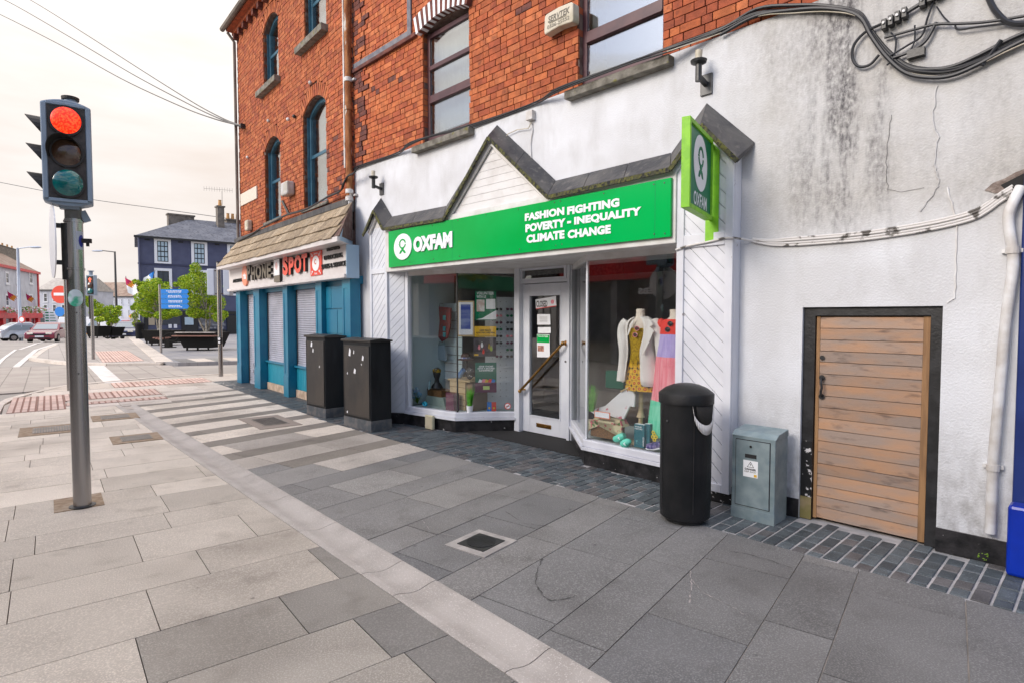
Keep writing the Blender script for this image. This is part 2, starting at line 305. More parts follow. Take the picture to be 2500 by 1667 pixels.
M['R'] = [slabmat('right_granite_lit_grade_%d' % i, c, tuple(x*.82 for x in c), .15) for i, c in enumerate([(.64,.57,.485), (.42,.38,.335), (.265,.253,.236), (.215,.208,.198), (.180,.177,.172), (.148,.147,.146)])]  # pale steps for the lit far end, dark ones near: light put into colour
M['channel'] = mat('pale_granite_channel', (.47,.43,.39), .7, col2=(.38,.345,.31), scale=3, col3=(.62,.58,.54), s3=120, lo3=.55, hi3=.7, bump=.5, bscale=180, bdist=.005)
M['stripe'] = slabmat('taupe_stripe_granite', (.23,.205,.175), (.19,.17,.145), .12)
M['groove'] = mat('tactile_groove_shade', (.33,.19,.15), .9, col2=(.26,.15,.12), scale=6)  # shadow between the ribs, painted as a darker base
M['tactile'] = mat('pink_tactile_slab', (.62,.46,.40), .8, col2=(.55,.39,.33), scale=3, bump=.3, rnd=.1)
M['roadwhite'] = mat('road_marking_white', (.72,.69,.66), .7, col2=(.55,.52,.5), scale=3, space='World')
bricks = [(.45,.112,.034), (.49,.135,.042), (.41,.095,.032), (.52,.155,.055), (.35,.078,.03), (.44,.118,.04)]
M['brick'] = [mat('orange_brick_%d' % i, c, .85, col2=tuple(x*.72 for x in c), scale=9, col3=(c[0]*.5, c[1]*.5, c[2]*.6), s3=14, lo3=.58, hi3=.72, bump=.6, bscale=60, rnd=.12) for i, c in enumerate(bricks)]
M['brick_dk'] = mat('dark_brick', (.16,.05,.035), .85, col2=(.09,.03,.025), scale=9, bump=.6)
M['mortar'] = mat('grey_mortar', (.10,.055,.045), .95, col2=(.16,.11,.09), scale=12, bump=.5)
def render_mat():
    m = mat('painted_roughcast', (.68,.695,.725), .75, col2=(.58,.585,.60), scale=1.4, bump=.55, bscale=70, bdist=.008)
    t = m.node_tree; N = t.nodes; K = t.links.new; b = N['Principled BSDF']; src = b.inputs['Base Color'].links[0].from_socket
    co = N.new('ShaderNodeTexCoord'); sp = N.new('ShaderNodeSeparateXYZ'); K(co.outputs['Object'], sp.inputs[0])
    def rng(sock, a, bb, c=0, d=1):
        r = N.new('ShaderNodeMapRange'); r.inputs['From Min'].default_value = a; r.inputs['From Max'].default_value = bb; r.inputs['To Min'].default_value = c; r.inputs['To Max'].default_value = d; K(sock, r.inputs['Value']); return r.outputs[0]
    def op(o, a, bb):
        q = N.new('ShaderNodeMath'); q.operation = o
        for i, x in enumerate((a, bb)):
            if isinstance(x, (int, float)): q.inputs[i].default_value = x
            else: K(x, q.inputs[i])
        return q.outputs[0]
    def noise(sc, st, det=8):
        mp_ = N.new('ShaderNodeMapping'); mp_.inputs['Scale'].default_value = st; K(co.outputs['Object'], mp_.inputs[0]); n = N.new('ShaderNodeTexNoise'); n.inputs['Scale'].default_value = sc; n.inputs['Detail'].default_value = det; n.inputs['Roughness'].default_value = .65; K(mp_.outputs[0], n.inputs['Vector']); return n.outputs[0]
    # grime field: right part of the wall, above the cable
    gx = rng(sp.outputs['X'], -.05, .45); gz = rng(sp.outputs['Z'], 2.05, 2.5)
    area = op('MULTIPLY', gx, gz)
    streak = rng(noise(4.8, (1, 1, .14)), .42, .60)
    fine = rng(noise(30, (1, 1, .6), 12), .34, .62)
    core = N.new('ShaderNodeMath'); core.operation = 'SUBTRACT'; K(sp.outputs['X'], core.inputs[0]); core.inputs[1].default_value = .98
    ab = N.new('ShaderNodeMath'); ab.operation = 'ABSOLUTE'; K(core.outputs[0], ab.inputs[0]); cor = rng(ab.outputs[0], .0, .42, 1, .12)
    g1 = op('MULTIPLY', op('MULTIPLY', streak, fine), op('MULTIPLY', area, cor))
    blot = op('MULTIPLY', op('MULTIPLY', rng(noise(2.2, (1, 1, .7)), .42, .62), fine), op('MULTIPLY', area, .55))
    edge = op('MULTIPLY', rng(sp.outputs['Z'], 3.75, 4.05), rng(noise(9, (1, 1, .5)), .4, .7)); edge = op('MULTIPLY', edge, .5)
    low = op('MULTIPLY', rng(sp.outputs['Z'], 1.0, .12), rng(noise(11, (1, 1, .6)), .42, .66)); low = op('MULTIPLY', low, .75)
    def mix(prev, f, c):
        x = N.new('ShaderNodeMix'); x.data_type = 'RGBA'; K(f, x.inputs['Factor']); K(prev, x.inputs['A']); x.inputs['B'].default_value = (*c, 1); return x.outputs['Result']
    warm = op('MULTIPLY', area, rng(noise(1.1, (1, 1, 1)), .35, .65, .45, 1.0))
    gen = op('MULTIPLY', rng(noise(3.2, (1, 1, .35), 10), .50, .74), .40); src = mix(src, gen, (.36, .35, .335))
    c = mix(src, warm, (.47, .455, .43)); c = mix(c, blot, (.30, .285, .27)); c = mix(c, op('MULTIPLY', g1, 1.3), (.075, .07, .075)); c = mix(c, edge, (.22, .2, .17)); c = mix(c, low, (.25, .24, .23))
    K(c, b.inputs['Base Color']); return m
M['render'] = render_mat()
def plank_mat():
    m = mat('weathered_plank', (.47,.265,.15), .7, col2=(.34,.255,.205), scale=2.0, lo=.36, hi=.60, stretch=(1.2,1,4), col3=(.10,.07,.058), s3=5, lo3=.57, hi3=.80, bump=.4, bscale=20, bstretch=(1.5,1,26), rnd=.16)
    return m
M['plank'] = plank_mat(); M['plank_rail'] = mat('door_stile_wood', (.36,.20,.09), .7, col2=(.24,.13,.06), scale=3, stretch=(9,1,.8), bump=.3)
M['navy'] = mat('navy_painted_render', (.085,.095,.165), .7, col2=(.07,.078,.14), scale=1.5, bump=.3, bscale=20)
M['slate'] = mat('slate_roof', (.10,.11,.14), .75, col2=(.15,.16,.19), scale=1.2, col3=(.055,.06,.08), s3=5, lo3=.55, hi3=.6, bump=.6, bscale=6, stretch=(1,1,2))
M['grey_render'] = mat('pale_grey_render', (.50,.52,.58), .8, col2=(.42,.44,.49), scale=.8)
M['white_render'] = mat('white_render', (.70,.73,.80), .8, col2=(.62,.65,.72), scale=.6)
M['brown_roof'] = mat('brown_roof', (.25,.17,.13), .85, col2=(.36,.27,.21), scale=1.1, col3=(.16,.11,.09), s3=3, bump=.4, stretch=(1,1,1))
M['red'] = mat('red_shopfront', (.58,.01,.015), .4, col2=(.40,.01,.015), scale=2); M['darkwin'] = mat('dark_window', (.03,.04,.06), .15, spec=.8)
M['chim'] = mat('rendered_chimney', (.20,.175,.15), .9, col2=(.13,.115,.1), scale=3); M['pot'] = mat('clay_pot', (.50,.27,.10), .8)
M['planter'] = mat('black_planter', (.006,.006,.006), .7, spec=.2); M['planter_wood'] = mat('planter_seat_wood', (.26,.12,.09), .6, col2=(.17,.08,.06), scale=5, stretch=(.5,6,6))
M['signblue'] = mat('blue_finger_sign', (.0,.19,.62), .4); M['signback'] = mat('grey_sign_back', (.42,.47,.56), .45, .1)
M['lamp_grey'] = mat('signal_housing_grey', (.23,.30,.38), .42, col2=(.27,.34,.42), scale=3)
M['lens_off'] = mat('dark_amber_lens', (.07,.035,.02), .12, coat=.8, bump=.15, bscale=180); M['lens_green'] = mat('green_lens', (.0,.10,.105), .06, coat=1, col2=(0,.16,.14), scale=6)
M['lens_red'] = mat('lit_red_lens', (1,.06,.012), .4, emit=1.0, col2=(.62,.012,.002), scale=70, lo=.42, hi=.56); M['red_lit'] = mat('lit_red_arrow', (1,.12,.06), .4, emit=1.1)
M['visor'] = mat('black_visor', (.02,.018,.017), .6); M['face'] = mat('signal_face_black', (.035,.03,.028), .6, col2=(.06,.05,.045), scale=30)
M['mann'] = mat('cream_linen_bust', (.80,.70,.60), .8, bump=.3, bscale=150); M['blazer'] = mat('ivory_blazer', (.84,.80,.76), .8, col2=(.76,.72,.68), scale=4, stretch=(3,3,.5), bump=.3, bscale=8)
M['mustard'] = mat('mustard_crochet', (.52,.33,.01), .85, col2=(.30,.18,.005), scale=45, lo=.45, hi=.6, bump=1, bscale=90)
M['coral'] = mat('coral_red_cloth', (.80,.055,.04), .8); M['lilac'] = mat('lilac_cloth', (.42,.34,.68), .8, col2=(.5,.42,.74), scale=9, stretch=(4,4,.2)); M['pink'] = mat('pink_cloth', (.85,.22,.28), .8, col2=(.9,.36,.40), scale=9, stretch=(4,4,.2)); M['mint'] = mat('mint_cloth', (.10,.62,.38), .8, col2=(.2,.7,.48), scale=9, stretch=(4,4,.2))
M['jblue'] = mat('bright_blue_cloth', (.05,.30,.60), .6, col2=(.03,.18,.45), scale=12)
M['leaf'] = [mat('leaf_%d' % i, c, .6, rnd=0, spec=.3) for i, c in enumerate([(.30,.42,.012), (.17,.32,.012), (.48,.55,.03), (.08,.17,.012)])]
M['grass'] = mat('artificial_grass', (.06,.32,.02), .5, col2=(.14,.45,.05), scale=20)
M['car_red'] = mat('dark_red_car_paint', (.20,.005,.03), .2, .3, coat=1); M['car_silver'] = mat('silver_car_paint', (.62,.66,.70), .25, .4, coat=1); M['car_white'] = mat('white_car_paint', (.78,.78,.78), .25, coat=1); M['car_blue'] = mat('dark_blue_car_paint', (.04,.05,.13), .2, .3, coat=1)
M['tyre'] = mat('tyre_rubber', (.01,.01,.01), .8); M['cglass'] = mat('car_glass', (.25,.30,.33), .08, spec=1); M['plate'] = mat('number_plate', (.7,.72,.75), .4)
M['hl'] = mat('headlamp_lens', (.8,.75,.65), .1); M['hvy'] = mat('yellow_reflective', (.85,.72,.02), .4)
# ================================================================ ground
def fall(x, y):
    if y <= 35: return 0
    k = (-x/y-.60)/.06; k = max(0, min(1, k)); k = k*k*(3-2*k)
    return -.03*min(y-35, 65)*k
def gz(x, y): return fall(x, y)-.04
g = MB()
for i in range(60):
    for j in range(60):
        pass
xs = [-170+230*i/70 for i in range(71)]; ys = [-30+260*j/90 for j in range(91)]
g.v = [(x, y, gz(x, y)) for y in ys for x in xs]; g.f = [(j*71+i, j*71+i+1, (j+1)*71+i+1, (j+1)*71+i) for j in range(90) for i in range(70)]; g.m = [0]*len(g.f)
g.build('road', M['road'], kind='structure', smooth=2)
MB().box(-1200, 1200, -900, 1300, -3.2, -3.0).build('ground', mat('far_ground', (.12,.12,.10), .9, col2=(.08,.09,.06), scale=.05), kind='structure')
MB().add([(-170,-30,-.045),(60,-30,-.045),(60,-30,-3.05),(-170,-30,-3.05)], [(0,1,2,3)])
def clip(poly, n, d):                             # keep n.p <= d
    out_ = []
    for i in range(len(poly)):
        a, b = poly[i], poly[(i+1) % len(poly)]; da = n[0]*a[0]+n[1]*a[1]-d; db = n[0]*b[0]+n[1]*b[1]-d
        if da <= 0: out_.append(a)
        if (da < 0) != (db < 0) and abs(da-db) > 1e-9:
            t = da/(da-db); out_.append((a[0]+(b[0]-a[0])*t, a[1]+(b[1]-a[1])*t))
    return out_
def area(p): return abs(sum(p[i][0]*p[(i+1) % len(p)][1]-p[(i+1) % len(p)][0]*p[i][1] for i in range(len(p))))/2
def hp(fr, side, v):                              # half plane  side*(p.v) <= side*v
    n = fr.ey*side; return (n.x, n.y), side*v+n.dot(fr.O)
def slab(fr, u0, u1, v0, v1, cuts, name, m, root, gap=.0035, th=.05, zj=.002):
    p = [(u0+gap, v0+gap), (u1-gap, v0+gap), (u1-gap, v1-gap), (u0+gap, v1-gap)]
    p = [tuple(fr.w(a, b).xy) for a, b in p]
    for n, d in cuts:
        p = clip(p, n, d)
        if len(p) < 3: return None
    if area(p) < .006: return None
    z = RND.uniform(-zj, 0)
    mb = MB().prism(p, th, 'xy', at=z-th)
    return mb.build(name, m, root)
pave = thing('pavement', 'granite slab pavement in front of the shops', None, kind='structure')
del pave['label']
bed = MB()
bp = [FK.w(u, v, 0) for u, v in [(4, -.15), (-10, -.15), (-12.2, .1), (-14, .2), (-15.5, .6), (-17.1, 1.4), (-17.7, 3.9), (-17.6, 6.0), (-6, 6.2), (-1, 6.4), (5.5, 6.5), (8, 3)]]
bed.add([(p.x, p.y, -.040) for p in bp], [tuple(range(len(bp)))[::-1]]); bed.build('bedding', M['bed'], pave)
chanR = hp(FK, -1, 1.985); chanL = hp(FK, 1, 1.685); kerbcut = hp(FK, -1, -.12)
setB = hp(FB, 1, -.72)
LCOL = lambda u, v: None
MB().add([FR.w(u, v, -.008) for u, v in [(-2.1, 2.4), (2.8, 1.2), (2.8, 4.9), (-.9, 4.9), (-2.1, 4.2)]], [(0, 1, 2, 3, 4)]).build('joint_mortar', M['joint'], pave)
def crack(pts, w, m):
    mb = MB(); q = []
    for a, b in zip(pts, pts[1:]):
        for i in range(6): q.append(Vector((a[0]+(b[0]-a[0])*i/6+RND.uniform(-.006, .006), a[1]+(b[1]-a[1])*i/6+RND.uniform(-.006, .006), .0012)))
    for i in range(len(q)-1):
        d = (q[i+1]-q[i]).normalized(); s_ = Vector((-d.y, d.x, 0)); w0 = w*(.45+.3*sin(i*.9)+.2*sin(i*2.3)); w1 = w*(.45+.3*sin((i+1)*.9)+.2*sin((i+1)*2.3)); mb.add([FR.w(*(v)) for v in (q[i]-s_*w0, q[i]+s_*w0, q[i+1]+s_*w1, q[i+1]-s_*w1)], [(3, 2, 1, 0)])
    mb.build('crack', m, pave)
M['crackpale'] = mat('pale_crack_filler', (.42,.38,.36), .9, col2=(.2,.19,.18), scale=20); M['crackdark'] = mat('dark_scar', (.055,.053,.052), .9, col2=(.12,.115,.11), scale=25)
crack([(-1.279, 3.572), (-1.226, 3.447), (-1.174, 3.283), (-1.123, 3.136)], .007, M['crackpale']); crack([(-1.224, 3.448), (-1.119, 3.325), (-.996, 3.277), (-.9, 3.239), (-.84, 3.2)], .004, M['crackpale'])
crack([(-2.129, 3.166), (-2.066, 3.012), (-1.95, 2.826), (-1.847, 2.739), (-1.76, 2.714), (-1.705, 2.793), (-1.679, 2.865)], .009, M['crackdark']); crack([(-1.167, 4.027), (-1.091, 4.051), (-.969, 4.047), (-.846, 4.016), (-.766, 3.988)], .006, M['crackdark'])
crack([(-3.3, 3.2), (-3.05, 3.05), (-2.8, 3.12)], .004, M['crackpale']); crack([(-2.9, 3.75), (-2.6, 3.62), (-2.35, 3.7)], .005, M['crackdark'])
# --- right zone: wide and narrow courses alternating, wide ones painted paler where far and lit
k = -14
starts = []
u = .10
per = .853
for i in range(-15, 5):
    a = .10+i*per; starts.append((a, a+.325, 'n')); starts.append((a+.325, a+per, 'w'))
JN = [( -.77,3.06),( -.77,3.99)]
slabs = []
for (a, b, ty) in starts:
    v = 1.2+RND.uniform(-.5, .2)
    if a > -.8 and a < .5: v = 1.1
    while v < 6.4:
        ln = RND.uniform(.75, 1.0) if ty == 'w' else RND.uniform(.8, 1.3)
        c = FR.w((a+b)/2, v+ln/2); uk, vk = FK.loc(c); ub, vb = FB.loc(c)
        v2 = v+ln
        if uk > -15.2:
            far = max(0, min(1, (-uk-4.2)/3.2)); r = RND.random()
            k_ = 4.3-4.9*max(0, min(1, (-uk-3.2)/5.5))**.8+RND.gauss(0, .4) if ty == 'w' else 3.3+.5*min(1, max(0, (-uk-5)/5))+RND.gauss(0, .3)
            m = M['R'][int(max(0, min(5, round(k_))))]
            if ty == 'n' and uk < -6.2: m = M['stripe']
            cuts = [chanR]
            if ub > -6.55: cuts.append(setB)
            else: cuts.append(hp(FA, 1, -.62))
            if ub > 3.2: pass
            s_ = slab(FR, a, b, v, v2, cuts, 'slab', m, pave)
        v = v2
# --- left zone: slab tones carry the light, paler far off, darker near the channel
bounds = [2.2, 1.6, 1.1, .55, .0, -.5, -1.0, -1.45, -1.95, -2.45, -2.9, -3.40, -3.97, -4.44, -5.03, -5.46, -6.02, -6.45, -7.0, -7.45, -8.0, -8.42, -8.77, -9.35, -9.85, -10.3, -10.91, -11.3, -11.7, -12.2, -12.7]
for i in range(len(bounds)-1):
    a, b = bounds[i+1], bounds[i]; v = -1.6+RND.uniform(-.6, 0)
    while v < 2.8:
        ln = RND.uniform(.65, 1.05); c = FL.w((a+b)/2, v+ln/2); uk, vk = FK.loc(c)
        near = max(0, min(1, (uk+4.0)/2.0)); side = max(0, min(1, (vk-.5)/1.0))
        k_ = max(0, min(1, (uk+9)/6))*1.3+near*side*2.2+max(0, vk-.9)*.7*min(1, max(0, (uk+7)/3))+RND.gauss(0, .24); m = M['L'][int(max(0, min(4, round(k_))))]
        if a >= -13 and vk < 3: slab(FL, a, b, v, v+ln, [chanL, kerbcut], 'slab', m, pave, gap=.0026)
        v += ln
# --- dished drainage channel, a stone every metre or so
dr = thing('drain_channel', None, None, FK, (0, 0, 0), kind='structure')
js = [4.6, 3.6, 2.6, 1.6, .6, -.4, -1.15, -1.92, -2.89, -3.27, -4.24, -5.17, -6.12, -7.08, -8.06, -9.0, -9.95, -10.9, -11.85, -12.6]
prof = [(1.685, -.05), (1.685, .004), (1.70, .006), (1.735, .003), (1.765, -.006), (1.80, -.014), (1.835, -.017), (1.87, -.014), (1.905, -.006), (1.94, .003), (1.97, .006), (1.985, .004), (1.985, -.05)]
for i in range(len(js)-1):
    a, b = js[i+1]+.003, js[i]-.003; mb = MB(); n = len(prof)
    mb.v = [(a, y, z) for y, z in prof]+[(b, y, z) for y, z in prof]
    mb.f = [(k_, (k_+1) % n, (k_+1) % n+n, k_+n)[::-1] for k_ in range(n)]+[tuple(range(n)), tuple(range(n, 2*n))[::-1]]; mb.m = [0]*len(mb.f)
    mb.build('channel_stone', M['channel'], dr)
# --- setts along the walls
ss = thing('sett_paving', None, None, FB, (0, 0, 0), kind='structure')
MB().add([FB.w(u, v)-FB.O for u, v in []] or [(-9, -.75, -.006), (4, -.75, -.006), (4, 1.3, -.006), (-9, 1.3, -.006)], [(0, 1, 2, 3)]).build('mortar_bed', M['sett_mortar'], ss)
BAY = [(-5.10, -.12), (-4.86, .04), (-3.90, .18), (-3.36, .84), (-2.44, .92), (-1.55, .08), (-.33, .03)]
def under(u, v):                                  # inside the building line?
    if v > 1.0: return True
    if u < -5.12 or u > -.33: return v > -.03
    for (a, b), (c, d) in zip(BAY, BAY[1:]):
        if a <= u <= c: return v > b+(d-b)*(u-a)/(c-a)+.02
    return False
cells = []
W_ = .098
for i in range(-86, 36):
    u0 = .02+i*W_; j = 0; v = -.72-RND.uniform(0, .12)
    while v < 1.0:
        ln = RND.choice([.13, .16, .2, .14]); v2 = v+ln; a = max(v, -.715)
        if u0 < -6.45: lim = -.62+(.0698*(-6.45-u0)); a = max(v, -.72) 
        if v2-a > .04 and not under(u0+W_/2, (a+v2)/2) and u0 < 3.4 and u0 > -6.3:
            cells.append((u0, a, v2))
        v = v2
cp = FB.loc((0, 0))
cells.sort(key=lambda c: (c[0]-cp[0])**2+(c[1]-cp[1])**2 if c[0] < 2.25 else 99)
smesh = {}
def sett_mesh(ln, m):
    k_ = (round(ln, 2), m.name)
    if k_ not in smesh:
        l = k_[0]/2-.006; w = W_/2-.007; c = .004; me = bpy.data.meshes.new('sett')
        vv = [(-w, -l, -.03), (w, -l, -.03), (w, l, -.03), (-w, l, -.03), (-w, -l, -.004), (w, -l, -.004), (w, l, -.004), (-w, l, -.004), (-w+c, -l+c, 0), (w-c, -l+c, 0), (w-c, l-c, 0), (-w+c, l-c, 0)]
        ff = [(i_, (i_+1) % 4, (i_+1) % 4+4, i_+4) for i_ in range(4)]+[(i_+4, (i_+1) % 4+4, (i_+1) % 4+8, i_+8) for i_ in range(4)]+[(8, 9, 10, 11)]
        me.from_pydata(vv, [], ff); me.materials.append(m); smesh[k_] = me
    return smesh[k_]
rest = MB(); 
for n_, (u0, a, b) in enumerate(cells):
    m = RND.choice(M['sett']); z = RND.uniform(-.002, .004)
    if n_ < 290:
        o = bpy.data.objects.new('sett', sett_mesh(b-a, m)); COL.objects.link(o); o.parent = ss; o.location = (u0+W_/2, (a+b)/2, z)
    else:
        rest.mi = M['sett'].index(m); rest.box(u0+.006, u0+W_-.006, a+.006, b-.006, -.03, z)
MB().add([FB.w(0, 0)*0+Vector((FB.loc(FA.w(u, v))[0], FB.loc(FA.w(u, v))[1], -.007)) for u, v in [(-7.9, -.65), (-1.0, -.65), (-1.0, .05), (-7.9, .05)]], [(0, 1, 2, 3)]).build('mortar_bed', M['sett_mortar'], ss)
for i in range(70):
    u0 = -7.85+i*W_; v = -.62-RND.uniform(0, .1)
    while v < -.0:
        ln = RND.choice([.13, .16, .2]); a = max(v, -.62); b = min(v+ln, .02)
        if b-a > .03:
            q = [FB.loc(FA.w(*p)) for p in ((u0+.007, a+.006), (u0+W_-.007, a+.006), (u0+W_-.007, b-.006), (u0+.007, b-.006))]; rest.mi = RND.randrange(len(M['sett'])); rest.prism(q, .03+RND.uniform(-.002, .002), 'xy', at=-.03)
        v += ln
rest.build('setts', M['sett'], ss, kind='stuff')
# --- kerb, tactile paving, crossing, island, plaza
kb = thing('kerb', None, None, FK, (0, 0, 0), kind='structure')
kp = [(4, -.19), (3, -.19), (2, -.19), (1, -.19), (0, -.19), (-1, -.19), (-2, -.19), (-3, -.19), (-4, -.19), (-5, -.19), (-6, -.19), (-7, -.19), (-8, -.19), (-9, -.19), (-10, -.17), (-11, -.10), (-12.1, .0), (-13.3, .08), (-14.1, .13), (-15.0, .3), (-15.6, .55), (-16.3, .9), (-17.0, 1.3), (-17.35, 2.1), (-17.6, 3.0), (-17.75, 3.9), (-17.6, 4.8)]
for a, b in zip(kp, kp[1:]): MB().bar((a[0], a[1], -.045), (b[0]+.01*(a[0]-b[0]), b[1], -.045), .14, .10).build('kerb_stone', M['beige'][2], kb)
tp = thing('tactile_paving', None, None, FL, (0, 0, 0), kind='structure')
tmesh = None
mb = MB().box(-.197, .197, -.197, .197, -.05, .001)
mb.mi = 1
for q in range(4): mb.box(-.194, .194, -.188+q*.096, -.122+q*.096, .001, .010)
t0 = mb.build('tactile_slab', [M['groove'], M['tactile']], tp); tmesh = t0.data; first = True
def tact(u0, nu, v0, nv, z=0, sh=0):
    global first
    for i in range(nu):
        for j in range(nv):
            if first: o = t0; first = False
            else: o = bpy.data.objects.new('tactile_slab', tmesh); COL.objects.link(o); o.parent = tp
            o.location = (u0+i*.4+.2, v0+j*.4+.2+sh*i, z)
tact(-15.1, 6, -.58, 2); tact(-15.1, 3, .22, 4); tact(-17.0, 3, 1.15, 5); tact(-13.5, 1, .22, 4)
tact(-31.5, 19, 1.6, 3, .062, -.01)
gap = MB()
gs = thing('pale_paving', None, None, FL, (0, 0, 0), kind='structure')
for i in range(10):                               # pale granite between the tactile bands
    for j in range(5):
        a = -15.9-.0; 
for (u0, u1, v0, v1) in [(-15.8, -15.12, -.3, 3.3), (-17.0, -15.82, -.1, 1.1), (-13.9, -13.12, .25, 1.8), (-13.1, -12.72, .2, 2.4), (-12.7, -12.5, -.6, 2.4), (-15.8, -13.2, 1.85, 3.5), (-17.1, -15.9, 3.2, 4.0)]:
    v = v0
    while v < v1-.1:
        slab(FL, u0, u1, v, min(v+.8, v1), [kerbcut], 'slab', RND.choice(M['beige']), pave); v += .8
MB().prism([(-23.6, 1.0), (-17.2, 1.05), (-17.1, 1.42), (-23.5, 1.42)], .02, 'xy', at=-.026).build('white_crossing_strip', M['roadwhite'], gs)
brk = mat('paved_carriageway', (.40,.36,.32), .75, col2=(.34,.30,.27), scale=1.2, bump=.2, space='World')
def add_joints(m, sx, sy, dark=.55, rot=0):
    t = m.node_tree; N = t.nodes; K = t.links.new; b = N['Principled BSDF']; src = b.inputs['Base Color'].links[0].from_socket
    gm = N.new('ShaderNodeNewGeometry'); mp_ = N.new('ShaderNodeMapping'); mp_.inputs['Rotation'].default_value = (0, 0, rot); K(gm.outputs['Position'], mp_.inputs[0])
    bt = N.new('ShaderNodeTexBrick'); bt.inputs['Scale'].default_value = 1; bt.inputs['Brick Width'].default_value = sx; bt.inputs['Row Height'].default_value = sy; bt.inputs['Mortar Size'].default_value = .012
    bt.inputs['Color1'].default_value = (1, 1, 1, 1); bt.inputs['Color2'].default_value = (.9, .9, .9, 1); bt.inputs['Mortar'].default_value = (dark,)*3+(1,); K(mp_.outputs[0], bt.inputs['Vector'])
    x = N.new('ShaderNodeMix'); x.data_type = 'RGBA'; x.blend_type = 'MULTIPLY'; x.inputs['Factor'].default_value = 1; K(src, x.inputs['A']); K(bt.outputs[0], x.inputs['B']); K(x.outputs['Result'], b.inputs['Base Color'])
add_joints(brk, .9, .45, .55, -FL.a)
MB().prism([(-24.6, -1.2), (-16.2, -1.2), (-16.3, -.4), (-16.9, .2), (-17.3, 1.2), (-17.5, 3.0), (-22.4, 3.2), (-23.3, 1.6), (-24.1, .9)], .05, 'xy', at=-.062).build('crossing_paving', brk, gs)
isl0 = mat('corner_paving', (.52,.46,.40), .75, col2=(.46,.41,.36), scale=1.5, bump=.2, space='World'); add_joints(isl0, .9, .45, .6, -FL.a)
MB().add([FK.w(u, v, -.010) for u, v in [(-11.9, .1), (-12.1, .12), (-14, .2), (-15.5, .6), (-17.1, 1.4), (-17.7, 3.9), (-17.6, 5.6), (-12.0, 5.2)]], [tuple(range(8))[::-1]]).build('corner_paving', isl0, pave)
isl = mat('island_paving', (.42,.38,.35), .75, col2=(.36,.33,.30), scale=1.5, bump=.2, space='World'); add_joints(isl, .9, .45, .6, -FL.a)
plz = mat('plaza_paving', (.24,.24,.26), .75, col2=(.30,.29,.29), scale=.8, bump=.2, space='World'); add_joints(plz, .6, .3, .75, -FL.a)
it = thing('traffic_island', None, None, FL, (0, 0, 0), kind='structure')
MB().prism([(-28.2, -.42), (-27.0, -.1), (-25.5, .36), (-24.2, .9), (-23.4, 1.6), (-22.5, 3.0), (-25.3, 3.3), (-48.7, 4.8), (-46.2, 1.2), (-41.4, .42), (-35, -.1)], .11, 'xy', at=-.05).build('island_paving', isl, it)
ie = [(-41.4, .36), (-35, -.16), (-28.2, -.48), (-27.0, -.16), (-25.45, .30), (-24.15, .84), (-23.33, 1.55), (-22.45, 2.95)]
for a, b in zip(ie, ie[1:]): MB().bar((a[0], a[1], .015), (b[0], b[1], .015), .22, .105).build('kerb_stone', M['beige'][2], it)
pz = thing('plaza', None, None, FL, (0, 0, 0), kind='structure')
MB().prism([(-22.4, 3.05), (-22.0, 3.35), (-21.4, 5.2), (-20.6, 7.4), (-19, 12), (-56, 20), (-60, 12), (-50, 4.8)], .13, 'xy', at=-.05).build('plaza_paving', plz, pz)
MB().bar((-22.6, 3.05, .055), (-52, 4.9, .055), .5, .07).build('pale_edge_course', M['beige'][2], pz)
for i in range(6):
    a = 3.45+i*1.0; b = a+.45
    MB().prism([(-22.2+.33*(a-3.3), a), (-24.0+.33*(a-3.3), a), (-24.0+.33*(b-3.3), b), (-22.2+.33*(b-3.3), b)], .006, 'xy', at=.081).build('paving_band', M['mid'][i % 3], pz)
    MB().prism([(-22.2+.33*(b-3.3), b), (-24.0+.33*(b-3.3), b), (-24.0+.33*(a+1-3.3), a+1), (-22.2+.33*(a-2.3), a+1)], .005, 'xy', at=.081).build('paving_band', M['beige'][i % 3], pz)
# road markings on the falling main road
rm = thing('road_markings', None, None, kind='structure')
def mark(pts, w):
    for a, b in zip(pts, pts[1:]):
        n = 6
        for i in range(n):
            p = Vector(a).lerp(Vector(b), i/n); q = Vector(a).lerp(Vector(b), (i+1)/n); d = (q-p).normalized(); s_ = Vector((d.y, -d.x))*w/2
            MBm.add([(x.x, x.y, gz(x.x, x.y)+.012+.01*(x.y > 40)) for x in (p-s_, p+s_, q+s_, q-s_)], [(3, 2, 1, 0)])
for pts, w in [([(-12.0, 13.5), (-12.95, 14.7), (-18.8, 22.5), (-23.35, 28.6), (-28, 35.9)], .18), ([(-12.5, 13.3), (-15.9, 17.8), (-19.9, 22.8), (-24.6, 28.9)], .12), ([(-24.4, 28.9), (-28.5, 34.9), (-36, 45)], .16), ([(-22.5, 21.5), (-30, 31), (-39, 43)], .13)]:
    MBm = MB(); mark(pts, w); MBm.build('white_line', M['roadwhite'], rm)
